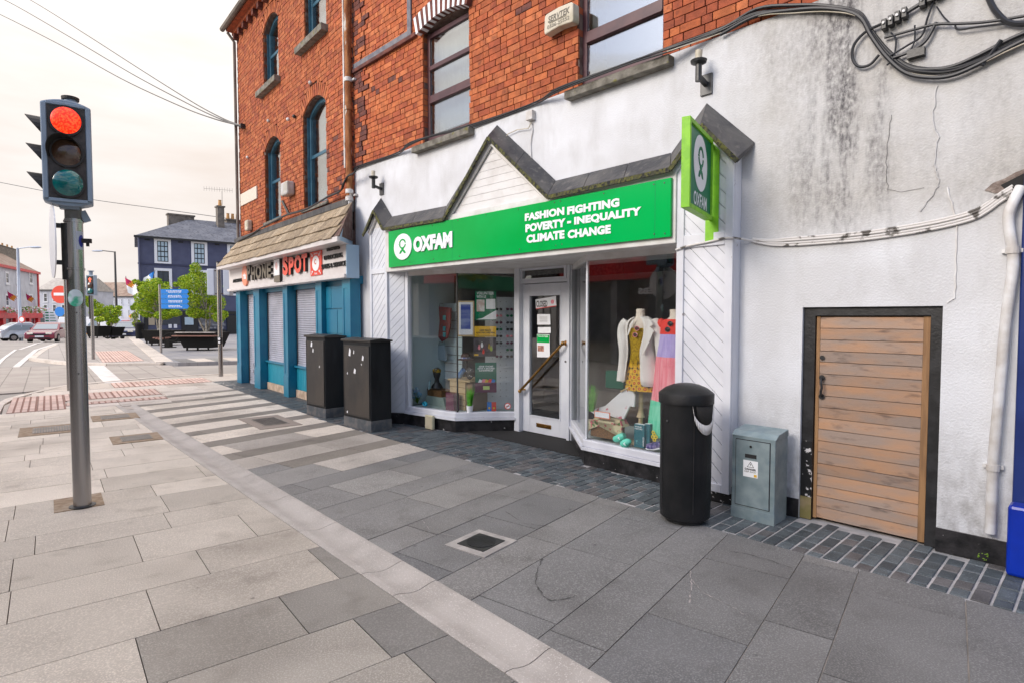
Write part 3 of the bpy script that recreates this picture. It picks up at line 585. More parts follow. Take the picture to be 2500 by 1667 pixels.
# covers and plates set in the paving
def cover(fr, pts, label, ring=False, grate=True, group=None, frm=None):
    base = (sum(p[0] for p in pts)/4, sum(p[1] for p in pts)/4, 0); t = thing('access_cover', label, 'manhole cover', fr, base, group)
    c = Vector(base[:2]); q = [Vector(p) for p in pts]; MB().prism([tuple(p) for p in q], .011, 'xy', at=-.004).build('frame', frm or M['wood_plate'], t)
    inn = [c+(p-c)*(.62 if not ring else .66) for p in q]; md = M['steel_dark'] if ring else M['grate']
    MB().prism([tuple(p) for p in inn], .004, 'xy', at=.0075).build('plate', md, t)
    if grate:
        mb = MB(); e1 = inn[1]-inn[0]; e2 = inn[3]-inn[0]
        for i in range(1, 16): a = inn[0]+e1*i/16+e2*.06; b = inn[0]+e1*i/16+e2*.94; mb.bar((a.x, a.y, .0125), (b.x, b.y, .0125), .008, .004)
        mb.build('ribs', M['steel_dark'], t)
    if ring:
        r = (inn[0]-inn[1]).length*.44; mb = MB()
        mb.lathe([(r*.93, 0), (r, 0), (r, .004), (r*.93, .004)], (c.x, c.y, .0115), 28); mb.build('ring', M['black'], t)
        mb = MB()
        for i in range(-3, 4):
            h = r*.9*sqrt(max(0, 1-(i/3.7)**2)); mb.bar((c.x+i*r*.26, c.y-h, .0135), (c.x+i*r*.26, c.y+h, .0135), .006, .004)
            for j in (-1, 1): mb.bar((c.x+i*r*.26-r*.1, c.y+j*h*.4, .0135), (c.x+i*r*.26+r*.1, c.y+j*h*.4, .0135), .006, .004)
        mb.build('tread_pattern', M['black'], t)
    return t
M['grate'] = mat('worn_cover_metal', (.20,.17,.14), .6, col2=(.30,.26,.22), scale=12, bump=.3)
cover(FR, [(-2.80, 2.93), (-2.44, 2.93), (-2.44, 3.30), (-2.80, 3.30)], 'small square cover with a round dark lid and pale surround beside the channel', True, False, frm=M['concrete'])
cover(FA, [(-1.78, -1.62), (-.66, -1.62), (-.66, -1.02), (-1.78, -1.02)], 'wide worn rectangular cover in front of the blue shopfront', frm=mat('brownish_frame', (.30,.25,.21), .8))
cover(FL, [(-10.9, -.35), (-10.9, .42), (-10.1, .42), (-10.1, -.35)], 'brown framed ribbed cover partly behind the traffic light pole', group='brown covers near the kerb')
cover(FL, [(-11.5, .50), (-11.5, 1.11), (-10.88, 1.11), (-10.88, .50)], 'brown framed ribbed cover next to the channel, farthest of three', group='brown covers near the kerb')
cover(FL, [(-9.35, .60), (-9.35, 1.15), (-8.77, 1.15), (-8.77, .60)], 'brown framed ribbed cover nearest the camera beside the channel', group='brown covers near the kerb')
# ================================================================ white and brick shop building (frame FB)
def strips(poly, ang, step, gap=.004, ph=0):       # cut a polygon into parallel boards
    n = (cos(ang), sin(ang)); ds = [n[0]*p[0]+n[1]*p[1] for p in poly]; k_ = math.floor((min(ds)-ph)/step); res = []
    while k_*step+ph < max(ds):
        a = k_*step+ph+gap/2; b = (k_+1)*step+ph-gap/2
        q = clip(clip(poly, n, b), (-n[0], -n[1]), -a)
        if len(q) > 2 and area(q) > .0004: res.append(q)
        k_ += 1
    return res
brick_cache = {}
def brick_obj(c, w, h, d, m, parent, root_base, rot=0):
    k_ = (round(w, 3), round(h, 3), round(d, 3), m.name)
    if k_ not in brick_cache:
        mb = MB().box(-w/2, w/2, 0, d, -h/2, h/2); me = bpy.data.meshes.new('brick'); me.from_pydata(mb.v, [], mb.f); me.materials.append(m); brick_cache[k_] = me
    o = bpy.data.objects.new('brick', brick_cache[k_]); COL.objects.link(o); o.parent = parent; o.location = Vector(c)-root_base; o.rotation_euler = (0, rot, 0); return o
def brickwork(fr, u0, u1, z0, z1, holes, root, y=.006, rows=.077, dep=.10, special=None, nobj=290, extra=(), base=Vector((0, 0, 0))):
    items = list(extra); r = 0; z = z0
    while z < z1-.02:
        hz_ = rows-.009; x = u0-(RND.uniform(.03, .2)); k_ = 0
        while x < u1:
            w = .21 if (k_+r) % 2 == 0 else .104
            if RND.random() < .06: w = .16
            a, b = max(x, u0), min(x+w-.010, u1); segs = [(a, b)]
            for h in holes:
                ns = []
                for (p, q) in segs:
                    lo_, hi_ = h(z+hz_/2)
                    if lo_ is None or q <= lo_ or p >= hi_: ns.append((p, q)); continue
                    if p < lo_: ns.append((p, lo_))
                    if q > hi_: ns.append((hi_, q))
                segs = ns
            for p, q in segs:
                if q-p > .022:
                    m = RND.choice(M['brick']); yy = y+RND.uniform(-.004, .003)
                    if special: m, yy = special((p+q)/2, z, r, m, yy)
                    items.append(((p+q)/2, yy, z+hz_/2, q-p, hz_, m, 0))
            x += w; k_ += 1
        z += rows; r += 1
    c = fr.loc((0, 0))
    def size(i):
        p = fr.w(i[0], i[1], i[2]); d = p-Vector((0, 0, EYE)); sy = 833.5-FPX*(d.z+d.y*.0428)/d.y
        return (d.length if sy > 0 else 1e3+d.length)
    items.sort(key=size); rest = MB(); mats = M['brick']+[M['brick_dk']]
    for n_, (x, yy, z, w, h, m, rot) in enumerate(items):
        if n_ < nobj:
            w_ = round(w/.006)*.006; brick_obj((x, yy, z), w_, h, dep, m, root, base, rot)
        else:
            rest.mi = mats.index(m); ca, sa = cos(-rot), sin(-rot)
            rest.obox((x, yy+dep/2, z), (ca, 0, sa), (0, 1, 0), (-sa, 0, ca), w/2, dep/2, h/2)
    rest.build('bricks', mats, root, kind='stuff')
def rect_hole(a, b, c, d): return lambda z: (a, b) if c < z < d else (None, None)
BB = thing('shop_building', 'white rendered shop building with brick upper floor and purple framed windows', 'building', FB, (0, 0, 0))
wl = MB()
for q in [(-6.38, -5.1, 0, .3, 0, 4.0), (-5.1, -.33, 0, .3, 2.30, 4.0), (-.33, .70, 0, .3, 0, 4.0), (.70, 1.60, 0, .3, 1.67, 4.0), (1.60, 2.03, 0, .3, 2.6, 4.0), (1.60, 1.99, 0, .3, 0, 2.6)]: wl.box(*q)
wl.build('rendered_wall', M['render'], BB)
MB().box(-6.38, -4.38, .03, .3, 4.0, 7.6).box(-3.38, -1.6, .03, .3, 4.0, 7.6).box(-.58, 2.6, .03, .3, 4.0, 7.6).box(-4.38, -3.38, .03, .3, 5.55, 7.6).box(-1.6, -.58, .03, .3, 5.75, 7.6).build('mortar_wall', M['mortar'], BB)
MB().box(-6.38, 2.6, .3, 7, 7.4, 7.6).box(-6.38, -6.2, .3, 7, 0, 7.4).box(2.4, 2.6, .3, 7, 0, 7.4).box(-6.2, 2.4, 6.8, 7, 0, 7.4).box(-6.2, 2.4, .3, 6.8, 3.0, 3.1).build('shell', M['dark'], BB)
def spB(u, z, r, m, yy):
    if u < -5.98+(.11 if (r//5) % 2 else 0):
        if RND.random() < .55: m = M['brick_dk']
        return m, yy-.018
    if 1.0 < z-4 < 1.1 and RND.random() < .2: m = M['brick_dk']
    if u > -.58 and RND.random() < .45: m = M['brick'][4]
    return m, yy
brickwork(FB, -6.36, 2.5, 4.005, 7.3, [rect_hole(-4.38, -3.38, 0, 5.72), rect_hole(-1.6, -.58, 0, 5.75)], BB, special=spB)
# splash of render taking over from the brick at the far right
# windows
def winB(u0, u1, z0, z1, bars, mid, curtain_y=.24):
    f = MB(); y0, y1 = .085, .13
    f.box(u0, u0+.055, y0, y1, z0, z1).box(u1-.055, u1, y0, y1, z0, z1).box(u0+.055, u1-.055, y0, y1, z0, z0+.085).box(u0+.055, u1-.055, y0, y1, z1-.06, z1)
    for z, h in bars:
        f.box(u0+.055, u1-.055, y0-.012, y1, z-h/2, z+h/2)
        if h > .06: f.box(u0+.055, u1-.055, y0-.022, y0-.012, z-h/2, z-h/2+.02)
    fo = f.build('window', M['purple'], BB, bevel=.004)
    zz = [z0+.085]+[b[0] for b in bars]+[z1-.06]
    for a, b in zip(zz, zz[1:]): MB().box(u0+.055, u1-.055, y0+.02, y0+.028, a+.02, b-.02).build('pane', M['glass_up'], fo)
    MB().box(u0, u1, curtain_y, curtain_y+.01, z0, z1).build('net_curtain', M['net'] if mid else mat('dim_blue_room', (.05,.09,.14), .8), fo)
winB(-4.38, -3.38, 4.02, 5.50, [(4.60, .11), (5.03, .06)], True)
winB(-1.60, -.58, 4.01, 5.72, [(4.52, .12), (5.12, .06)], False, .5)
for a, b, z in [(-4.52, -3.27, 3.965), (-1.70, -.46, 3.965)]: MB().box(a, b, -.10, .085, z-.085, z).build('sill', M['sill'], BB, bevel=.008)
vs_ = 9
for i in range(22):                               # striped voussoirs over the left window
    t = (i+.5)/22; u = -4.46+1.16*t; a = (t-.5)*.5
    z = 5.60+.10*(1-(2*t-1)**2)
    MB().obox((u, -.012, z), (cos(a), 0, -sin(a)), (0, 1, 0), (sin(a), 0, cos(a)), .024, .06, .12).build('voussoir', [M['sign_white'], M['brick_dk']][i % 2], BB)
MB().box(-6.38, -4.50, -.045, 0, 5.50, 5.56).build('string_course', M['brick_dk'], BB, bevel=.01)
MB().box(-6.38, -4.72, -.02, 0, 5.562, 5.65).box(-4.72, -4.63, -.02, 0, 5.562, 6.3).build('grey_band', mat('grey_stone_band', (.13,.13,.16), .8, col2=(.2,.2,.22), scale=9), BB)
MB().box(-4.95, -4.35, -.07, 0, 6.3, 6.42).build('label_stop', M['lead'], BB)
# plinth
MB().box(-6.38, -5.62, -.012, 0, 0, .16).build('plinth', M['black_plinth'], BB)
MB().box(.20, .70, -.012, 0, 0, .15).build('plinth', M['black_plinth'], BB)
MB().box(1.60, 1.985, -.015, 0, 0, .16).build('plinth', M['black_plinth'], BB)
MB().box(-.33, .21, -.10, 0, 0, .16).build('plinth', M['black_peel'], BB)
# pilasters with diagonal boards
def pilaster(u0, u1, ang, zr0, zr1, top, sw, m, ph=0):
    MB().box(u0, u1, -.115, -.002, .10, top).build('pilaster', m, BB)
    f = MB(); y = -.145
    f.box(u0, u0+sw, y, -.116, .10, top).box(u1-sw, u1, y, -.116, .10, top).box(u0+sw, u1-sw, y, -.116, zr0, zr1).box(u0+sw, u1-sw, y, -.116, .10, .17)
    p = f.build('pilaster_trim', m, BB, bevel=.004)
    for (a, b) in ((.17, zr0), (zr1, top)):
        for q in strips([(u0+sw, a), (u1-sw, a), (u1-sw, b), (u0+sw, b)], ang, .088, .007): MB().prism(q, .012, 'xz', at=-.128).build('board', m, p)
pilaster(-5.60, -5.11, radians(135), 2.24, 2.32, 2.93, .055, M['white'])
pilaster(-.33, .19, radians(45), 2.20, 2.31, 2.93, .07, M['white_old'])
# left and right small gables, middle gable
def gable(path_b, y, boards, ang=0, step=.085):
    o = MB().prism(path_b, -y-.004, 'xz', at=y+.004).build('gable', M['cream'], BB)
    for q in strips(boards, ang, step, .004): MB().prism(q, .010, 'xz', at=y-.008).build('board', M['cream'], o)
gable([(-5.60, 2.93), (-5.12, 2.93), (-5.36, 3.2)], -.12, [(-5.56, 2.93), (-5.16, 2.93), (-5.36, 3.16)], radians(135))
gable([(-.33, 2.93), (.19, 2.93), (-.08, 3.24)], -.12, [(-.29, 2.93), (.15, 2.93), (-.08, 3.18)], radians(45))
gable([(-3.70, 2.86), (-1.80, 2.86), (-2.78, 3.68)], -.13, [(-3.52, 2.89), (-1.97, 2.89), (-2.78, 3.57)], pi/2, .088)
MB().bar((-3.62, -.155, 2.87), (-2.78, -.155, 3.66), .03, .07).bar((-2.78, -.155, 3.66), (-1.84, -.155, 2.87), .03, .07).build('bargeboard', M['cream'], BB)
MB().bar((-5.58, -.155, 2.86), (-5.345, -.155, 3.15), .03, .05).bar((-5.345, -.155, 3.15), (-5.12, -.155, 2.88), .03, .05).build('bargeboard', M['cream'], BB)
MB().bar((-.35, -.155, 2.88), (-.08, -.155, 3.20), .03, .05).bar((-.08, -.155, 3.20), (.20, -.155, 2.88), .03, .05).build('bargeboard', M['white_old'], BB)
# lead covered stepped roof: back edge on the wall, front edge lower
back = [(-5.86, 2.98), (-5.47, 3.41), (-5.17, 3.09), (-3.84, 3.07), (-2.84, 3.90), (-1.89, 3.08), (-.47, 3.10), (-.13, 3.46), (.30, 3.03)]
front = [(-5.66, 2.86), (-5.35, 3.20), (-5.09, 2.90), (-3.64, 2.87), (-2.77, 3.72), (-1.82, 2.89), (-.36, 2.92), (-.07, 3.24), (.25, 2.88)]
for i in range(len(back)-1):
    (a0, b0), (a1, b1) = back[i], back[i+1]; (c0, d0), (c1, d1) = front[i], front[i+1]; yb, yf = -.01, -.215; th = .045; N_ = max(1, int(Vector((a1-a0, b1-b0)).length/.45))
    for k_ in range(N_):
        l = lambda p, q, t: p+(q-p)*t; t0_, t1_ = k_/N_, (k_+1)/N_-.004
        A0 = Vector((l(a0, a1, t0_), yb, l(b0, b1, t0_))); A1 = Vector((l(a0, a1, t1_), yb, l(b0, b1, t1_))); C0 = Vector((l(c0, c1, t0_), yf, l(d0, d1, t0_))); C1 = Vector((l(c0, c1, t1_), yf, l(d0, d1, t1_)))
        dz = Vector((0, 0, -th)); mb = MB(); mid0 = A0.lerp(C0, .5)+Vector((0, 0, .0)); mid1 = A1.lerp(C1, .5)
        mb.add([A0, A1, C1, C0, A0+dz*.5, A1+dz*.5, C1+dz, C0+dz], [(3, 2, 1, 0), (4, 5, 6, 7), (3, 7, 6, 2), (0, 4, 7, 3), (1, 2, 6, 5), (0, 1, 5, 4)])
        mb.build('lead_sheet', M['lead'], BB)
    MB().bar((c0, yf-.004, d0-.03), (c1, yf-.004, d1-.03), .018, .04).build('mossy_edge', M['moss'], BB)
# shopfront beam, soffit
MB().box(-5.11, -.33, -.165, -.002, 2.25, 2.90).build('fascia_board', M['cream'], BB, bevel=.006)
MB().box(-5.11, -.33, .0, 1.1, 2.262, 2.295).build('soffit', M['cream'], BB)
for i in range(13): MB().box(-5.10, -.34, .005+i*.083, .084+i*.083, 2.252, 2.262).build('soffit_board', M['cream'], BB)
# bay: black stallriser, white sill, glazing
def seg(a, b, z0, z1, d0, d1, name, m, parent=None, ext=0, **k):   # prism along a->b between offsets d0 (out) and d1 (in)
    A_, B_ = Vector(a), Vector(b); t = (B_-A_).normalized(); n = Vector((-t.y, t.x)); A_ = A_-t*ext; B_ = B_+t*ext
    p = [A_+n*d0, B_+n*d0, B_+n*d1, A_+n*d1]; return MB().prism([tuple(x) for x in p], z1-z0, 'xy', at=z0).build(name, m, parent or BB, **k)
P0, P1, V1, W1, W2, V2, P3 = [Vector(x) for x in [(-5.11, -.12), (-4.88, .03), (-3.90, .18), (-3.37, .84), (-2.44, .92), (-1.55, .08), (-.33, .04)]]
for a, b in ((P0, P1), (P1, V1), (V1, W1), (W2, V2), (V2, P3)):
    seg(a, b, 0, .165, .0, .10, 'stallriser', M['black_plinth'], ext=.004)
    if a is not P0:
        seg(a, b, .166, .20, -.035, .12, 'sill', M['white_old'], ext=.014); seg(a, b, .2005, .275, -.012, .10, 'sill', M['white_old'], ext=.005, bevel=.01)
        seg(a, b, 2.19, 2.252, .0, .07, 'window_head', M['cream'])
        w = seg(a, b, .275, 2.19, .030, .036, 'pane', M['glass'])
seg(P0, P1, .166, 2.252, .012, .08, 'return_panel', M['white'])
FQ = Frame(FB.w(P0.x, P0.y), -46+math.degrees(math.atan2(P1.y-P0.y, P1.x-P0.x)))
def to_fb(fr): return lambda p: (lambda w: (FB.loc(w)[0], FB.loc(w)[1], w.z))(fr.w(*p))
mpq = to_fb(FQ); ln = (P1-P0).length
for q in strips([(.02, .18), (ln-.02, .18), (ln-.02, 2.24), (.02, 2.24)], radians(135), .088, .006):
    mb = MB().prism(q, .011, 'xz', at=.001); mb.v = [mpq(v) for v in mb.v]; mb.build('board', M['white'], BB)
def post(p, w, d, z0=.27, z1=2.252, m='white'): MB().box(p[0]-w/2, p[0]+w/2, p[1]-d/2, p[1]+d/2, z0, z1).build('post', M[m], BB, bevel=.006)
post((-4.86, .06), .075, .07); MB().box(V1.x-.012, V1.x+.004, V1.y+.03, V1.y+.045, .27, 2.2).build('glazing_bead', M['steel_dark'], BB)
post((W1.x+.03, W1.y+.02), .10, .10, 0); post((W2.x-.005, W2.y+.0), .08, .09, 0); post((V2.x, V2.y+.045), .028, .028); post((-.345, .06), .04, .08)
# door
DY = .88
def DP(x, y, off=DY): return FB.pl(x, y, off)
dl, dr_ = DP(1274, 1050)[0], DP(1385, 1070)[0]; gl_, gr_ = DP(1293.5, 800)[0], DP(1367.5, 800)[0]; gt = DP(1330, 722)[1]; gb = DP(1330, 1018)[1]; dt = 2.035
dleaf = MB().box(dl, gl_, DY, DY+.045, .02, dt).box(gr_, dr_, DY, DY+.045, .02, dt).box(gl_, gr_, DY, DY+.045, gt, dt).box(gl_, gr_, DY, DY+.045, .02, gb).build('door', M['white'], BB, bevel=.004)
b_ = MB(); w_ = .014
b_.box(gl_-w_, gl_, DY-.008, DY, gb-w_, gt+w_).box(gr_, gr_+w_, DY-.008, DY, gb-w_, gt+w_).box(gl_, gr_, DY-.008, DY, gt, gt+w_).box(gl_, gr_, DY-.008, DY, gb-w_, gb); b_.build('beading', M['white'], dleaf)
MB().box(gl_, gr_, DY+.018, DY+.024, gb, gt).build('pane', M['glass'], dleaf)
lx0, lz1 = DP(1310, 1029); lx1, lz0 = DP(1346, 1049)
MB().box(lx0, lx1, DY-.009, DY-.001, lz0+.01, lz1-.01).build('letter_plate', M['brass'], dleaf, bevel=.003); MB().box(lx0+.03, lx1-.03, DY-.014, DY-.0095, lz0+.03, lz1-.032).build('letter_flap', M['brass'], dleaf)
MB().lathe([(.012, 0), (.012, .008)], (DP(1381, 882)[0], DY-.001, DP(1381, 882)[1]), 12, axis='y').build('keyhole', M['steel_dark'], dleaf)
MB().box(dl-.06, dl-.004, DY-.03, DY+.06, 0, 2.252).box(dr_+.004, dr_+.05, DY-.03, DY+.06, 0, 2.252).box(dl-.004, dr_+.004, DY-.03, DY+.06, 2.045, 2.085).build('door_frame', M['white'], BB, bevel=.004)
tf = MB(); tf.box(dl+.0, dr_, DY-.035, DY+.02, 2.086, 2.11).box(dl, dr_, DY-.035, DY+.02, 2.222, 2.25).box(dl, dl+.04, DY-.035, DY+.02, 2.11, 2.222).box(dr_-.04, dr_, DY-.035, DY+.02, 2.11, 2.222)
tfo = tf.build('transom_window', M['white'], BB); MB().box(dl+.04, dr_-.04, DY-.01, DY-.004, 2.11, 2.222).build('pane', M['glass'], tfo)
h0 = (FB.pl(1269, 954, .80)[0], .80, FB.pl(1269, 954, .80)[1]); h1 = (FB.pl(1374, 838, .80)[0], .80, FB.pl(1374, 838, .80)[1])
hb = MB().tube([h0, h1], .017, 12).ball(h0, .026).ball(h1, .028).tube([(h0[0]+.02, .80, h0[2]+.02), (h0[0]+.02, DY, h0[2]+.02)], .012).tube([(h1[0]-.01, .80, h1[2]), (h1[0]-.01, DY, h1[2])], .013).lathe([(.033, 0), (.033, .012)], (h1[0]-.01, DY-.001, h1[2]), 14, axis='y').build('handrail', M['brass'], dleaf, smooth=True)
# cream vent in the stall riser
va = FB.pl(1047, 1020, .10); vb = FB.pl(1075, 1048, .10)
vent = MB().box(va[0]-.0, va[0]+.17, .035, .075, .01, .20); vo = vent.build('air_vent', mat('cream_vent', (.62,.58,.40), .6), BB)
mb = MB()
for i in range(10): mb.box(va[0]+.01, va[0]+.16, .028, .036, .025+i*.017, .033+i*.017)
mb.build('louvres', M['alarm'], vo)
# shop room behind the glass
MB().box(-5.05, -.38, 3.2, 3.25, 0, 2.3).box(-5.1, -5.05, .3, 3.2, 0, 2.3).box(-.38, -.33, .3, 3.2, 0, 2.3).build('room_wall', M['room'], BB)
MB().box(-5.1, -.33, .3, 3.2, -.01, .012).build('room_floor', M['dark'], BB)
for poly in ([(P1.x+.0, P1.y+.05), (V1.x-.02, V1.y+.05), (W1.x-.05, W1.y+.02), (-3.42, 1.05), (-5.05, 1.05)], [(W2.x+.06, W2.y+.08), (V2.x+.02, V2.y+.06), (P3.x-.02, P3.y+.06), (P3.x-.02, 1.15), (-2.4, 1.15)]):
    MB().prism(poly, .05, 'xy', at=.215).build('display_shelf', mat('pale_display_shelf', (.42,.50,.47), .6), BB)
MB().box(-5.06, -5.02, .10, 1.05, .26, 2.25).build('side_lining', M['slat_aqua'], BB)
# plank door
MB().box(.70, .785, .03, .12, 0, 1.67).box(1.53, 1.60, .03, .12, 0, 1.67).box(.785, 1.53, .03, .12, 1.605, 1.67).box(.70, 1.60, .12, .16, 0, 1.67).build('door_frame', M['black'], BB)
MB().box(.702, .785, .024, .03, .10, .62).build('peeling_paint', M['black_peel'], BB); MB().box(.702, .785, .020, .03, 0, .175).build('frame_foot', mat('mossy_wood', (.20,.17,.06), .9, col2=(.28,.22,.12), scale=9), BB)
pd = MB().box(.79, .815, .05, .085, .015, 1.60).box(1.485, 1.525, .05, .085, .015, 1.60).box(.815, 1.485, .075, .1, .015, 1.6).build('plank_door', M['plank_rail'], BB, label='low door of weathered horizontal planks in a black frame')
hs = [RND.uniform(.082, .094) for _ in range(18)]; s_ = sum(hs); z = .02
for h in hs:
    h = h*1.575/s_; MB().box(.8165, 1.4835, .052+RND.uniform(0, .003), .074, z+.0022, z+h-.0022).build('plank', M['plank'], pd); z += h
hx, hz1 = FB.pl(2004, 921, .04); _, hz0 = FB.pl(2007, 967, .04)
MB().tube([(.838, .05, hz1), (.838, .025, hz1-.01), (.842, .012, hz1-.04), (.848, .010, (hz0+hz1)/2), (.842, .012, hz0+.04), (.838, .025, hz0+.01), (.838, .05, hz0)], .009, 8).lathe([(.020, 0), (.022, .006)], (.838, .046, hz1), 12, axis='y').lathe([(.020, 0), (.022, .006)], (.838, .046, hz0), 12, axis='y').build('pull_handle', M['black'], pd, smooth=True)
MB().lathe([(.017, 0), (.017, .008)], (.836, .045, FB.pl(2004, 872, .05)[1]), 12, axis='y').build('keyhole', M['black'], pd)
# hole in the wall: torn render patch
hp_ = [(1.80, 2.41), (1.84, 2.45), (1.90, 2.47), (1.95, 2.50), (2.02, 2.52), (2.02, 2.34), (1.95, 2.34), (1.90, 2.375), (1.85, 2.385)]
MB().prism(hp_, -.004, 'xz', at=-.001).build('broken_patch', mat('broken_render', (.17,.13,.11), .95, col2=(.28,.23,.2), scale=20, bump=1), BB)
MB().prism([(1.88, 2.43), (1.93, 2.455), (2.02, 2.50), (2.02, 2.36), (1.96, 2.36), (1.91, 2.39)], -.003, 'xz', at=-.0055).build('wall_hole', M['dark'], BB)
# cracks and old cable channels in the render
for k_, pts in enumerate([[(1.53, 3.15), (1.51, 2.95), (1.545, 2.80), (1.53, 2.62), (1.56, 2.50), (1.52, 2.42), (1.44, 2.30)], [(1.27, 3.02), (1.25, 2.85), (1.245, 2.66), (1.26, 2.5), (1.34, 2.47), (1.50, 2.48)], [(1.60, 2.46), (1.66, 2.25), (1.665, 1.95), (1.66, 1.72), (1.62, 1.685)]]):
    q = []
    for a, b in zip(pts, pts[1:]):
        for t in range(6): q.append((a[0]+(b[0]-a[0])*t/6+RND.uniform(-.006, .006), -.004, a[1]+(b[1]-a[1])*t/6))
    MB().tube(q, .006 if k_ != 1 else .0016, 5).build('surface_conduit' if k_ != 1 else 'crack', M['render'] if k_ == 0 else (M['steel_dark'] if k_ == 1 else M['pipe_white']), BB)

# ---------------------------------------------------------------- signs
def logo(cx, cz, rx, rz, mp_, root, m_fig, m_disc=None, y=0, th=.006):
    """white roundel with the open-headed figure"""
    E_ = lambda a, r1, r2: (cx+rx*r1*cos(a), cz+rz*r2*sin(a))
    if m_disc:
        mb = MB().prism([E_(2*pi*i/40, 1, 1) for i in range(40)], th, 'xz', at=y-th); mb.v = [mp_(v) for v in mb.v]; mb.build('roundel', m_disc, root)
    mb = MB(); y2 = y-th-.0035; T = .003
    def arc(a0, a1, r0, r1, oz, n=14, sq=1):
        for i in range(n):
            p, q = a0+(a1-a0)*i/n, a0+(a1-a0)*(i+1)/n
            mb.prism([(cx+rx*r0*cos(p), cz+rz*(oz+r0*sq*sin(p))), (cx+rx*r1*cos(p), cz+rz*(oz+r1*sq*sin(p))), (cx+rx*r1*cos(q), cz+rz*(oz+r1*sq*sin(q))), (cx+rx*r0*cos(q), cz+rz*(oz+r0*sq*sin(q)))], T, 'xz', at=y2)
    arc(radians(8), radians(172), .27, .38, .22); arc(radians(188), radians(352), .27, .38, .22)
    arc(radians(200), radians(340), .0, .36, -.17, 8, .62) if 0 else None
    for s_ in (-1, 1):
        mb.prism([(cx+s_*rx*.10, cz-rz*.02), (cx-s_*rx*.16, cz-rz*.16), (cx+s_*rx*.20, cz-rz*.52), (cx+s_*rx*.36, cz-rz*.52), (cx+s_*rx*.27, cz-rz*.32), (cx+s_*rx*.10, cz-rz*.22), (cx+s_*rx*.20, cz-rz*.06)][::s_], T, 'xz', at=y2+(.0004*s_))
    mb.prism([(cx-rx*.42, cz+rz*.20), (cx-rx*.24, cz+rz*.20), (cx-rx*.24, cz+rz*.245), (cx-rx*.42, cz+rz*.245)], T, 'xz', at=y2)
    mb.v = [mp_(v) for v in mb.v]; mb.build('logo_figure', m_fig, root)
SG = thing('fascia_sign', 'long green shop sign with white roundel and white lettering above the shop windows', 'sign', FB, (-2.66, -.166, 2.3))
MB().box(-4.97, -.36, -.20, -.168, 2.305, 2.825).build('panel', M['green'], SG, bevel=.003)
idm = lambda p: p
for x_ in (-3.48, -1.95, -.52): MB().box(x_, x_+.003, -.2008, -.1995, 2.308, 2.822).build('panel_seam', M['green_dk'], SG)
def R4(x0, y0, x1, y1, off=-.21):
    a = FB.pl(x0, y0, off); b = FB.pl(x1, y1, off); return a[0], b[0], a[1], b[1]
cu0, cz0 = FB.pl(962, 604, -.21); cu1, _ = FB.pl(1005, 604, -.21); lc = ((cu0+cu1)/2, FB.pl(984, 603, -.21)[1])
logo(lc[0], lc[1], (cu1-cu0)/2, .182, idm, SG, M['green'], M['sign_white'], y=-.2005, th=.012)
def signtext(s, xl, ylb, ylt, xr, yrb, yrt, m, root, off=-.205, depth=.004, bold=.03, **k):
    a = FB.pl(xl, ylb, off); b = FB.pl(xl, ylt, off); c = FB.pl(xr, yrb, off); d = FB.pl(xr, yrt, off)
    return text(s, a[0], c[0], (a[1]+c[1])/2, (b[1]+d[1])/2, off+.003, m, root, depth=depth, bold=bold, **k)
signtext('OXFAM', 1010.5, 617, 579, 1105, 605, 566, M['sign_white'], SG, off=-.207, depth=.012, bold=.06)
for (xa, xb, b0, b1, t0_, t1_, ws) in ((1281.5, 1512, 540.5, 506, 522, 484.5, (('FASHION', 1281.5, 1377.5), ('FIGHTING', 1385, 1512))), (1283, 1565.5, 568, 530, 548.5, 505.5, (('POVERTY', 1283, 1380.5), ('INEQUALITY', 1402, 1565.5))), (1285.5, 1491, 594, 571.5, 574, 550, (('CLIMATE', 1285.5, 1378), ('CHANGE', 1386, 1491)))):
    f_ = lambda x, p, q: p+(q-p)*(x-xa)/(xb-xa)
    for w, x0, x1 in ws: signtext(w, x0, f_(x0, b0, b1), f_(x0, t0_, t1_), x1, f_(x1, b0, b1), f_(x1, t0_, t1_), M['sign_white'], SG, bold=.055, gap=1.05)
a = FB.pl(1385, 544, -.205); b = FB.pl(1394, 541, -.205); MB().box(a[0], b[0], -.206, -.2005, a[1]-.012, a[1]+.012).build('dash', M['sign_white'], SG)
for x, y in [(1015, 587), (1001, 640), (1056, 551), (1118, 539), (1186, 525), (1265, 512), (1354, 495), (1368, 492), (1474, 473), (1596, 451), (1622, 447), (1058, 633), (1122, 626), (1191, 619), (1269, 609), (1357, 600), (1372, 597), (1477, 587), (1597, 572), (1623, 571)]:
    u, z = FB.pl(x, y, -.2); MB().lathe([(.008, 0), (.006, .004)], (u, -.2005, z), 8, axis='y').build('screw', M['steel_dark'], SG)
FS = Frame((1.66, 5.03), -32)
PS = thing('projecting_sign', 'lime framed hanging sign with dark green face and white roundel beside the shop', 'sign', FS, (0, 0, 2.3))
MB().box(-.005, .105, -.012, .004, 2.235, 3.075).build('wall_plate', M['lime'], PS, bevel=.002)
f = MB(); z0, z1 = 2.40, 3.06; y0, y1 = -.80, -.10
f.box(.01, .075, y0, y0+.035, z0, z1).box(.01, .075, y1-.02, y1, z0, z1).box(.01, .075, y0+.035, y1-.02, z1-.035, z1).box(.01, .075, y0+.035, y1-.02, z0, z0+.035).build('frame', M['lime'], PS, bevel=.003)
MB().box(.025, .060, y0+.035, y1-.02, z0+.035, z1-.035).build('face_panel', M['green_dk'], PS)
MB().bar((.04, -.10, z1-.03), (.04, -.012, z1-.03), .03).bar((.04, -.10, z0+.03), (.04, -.012, z0+.03), .03).build('bracket', M['lime'], PS)
mpf = lambda p: (.0605-p[1], p[0], p[2])
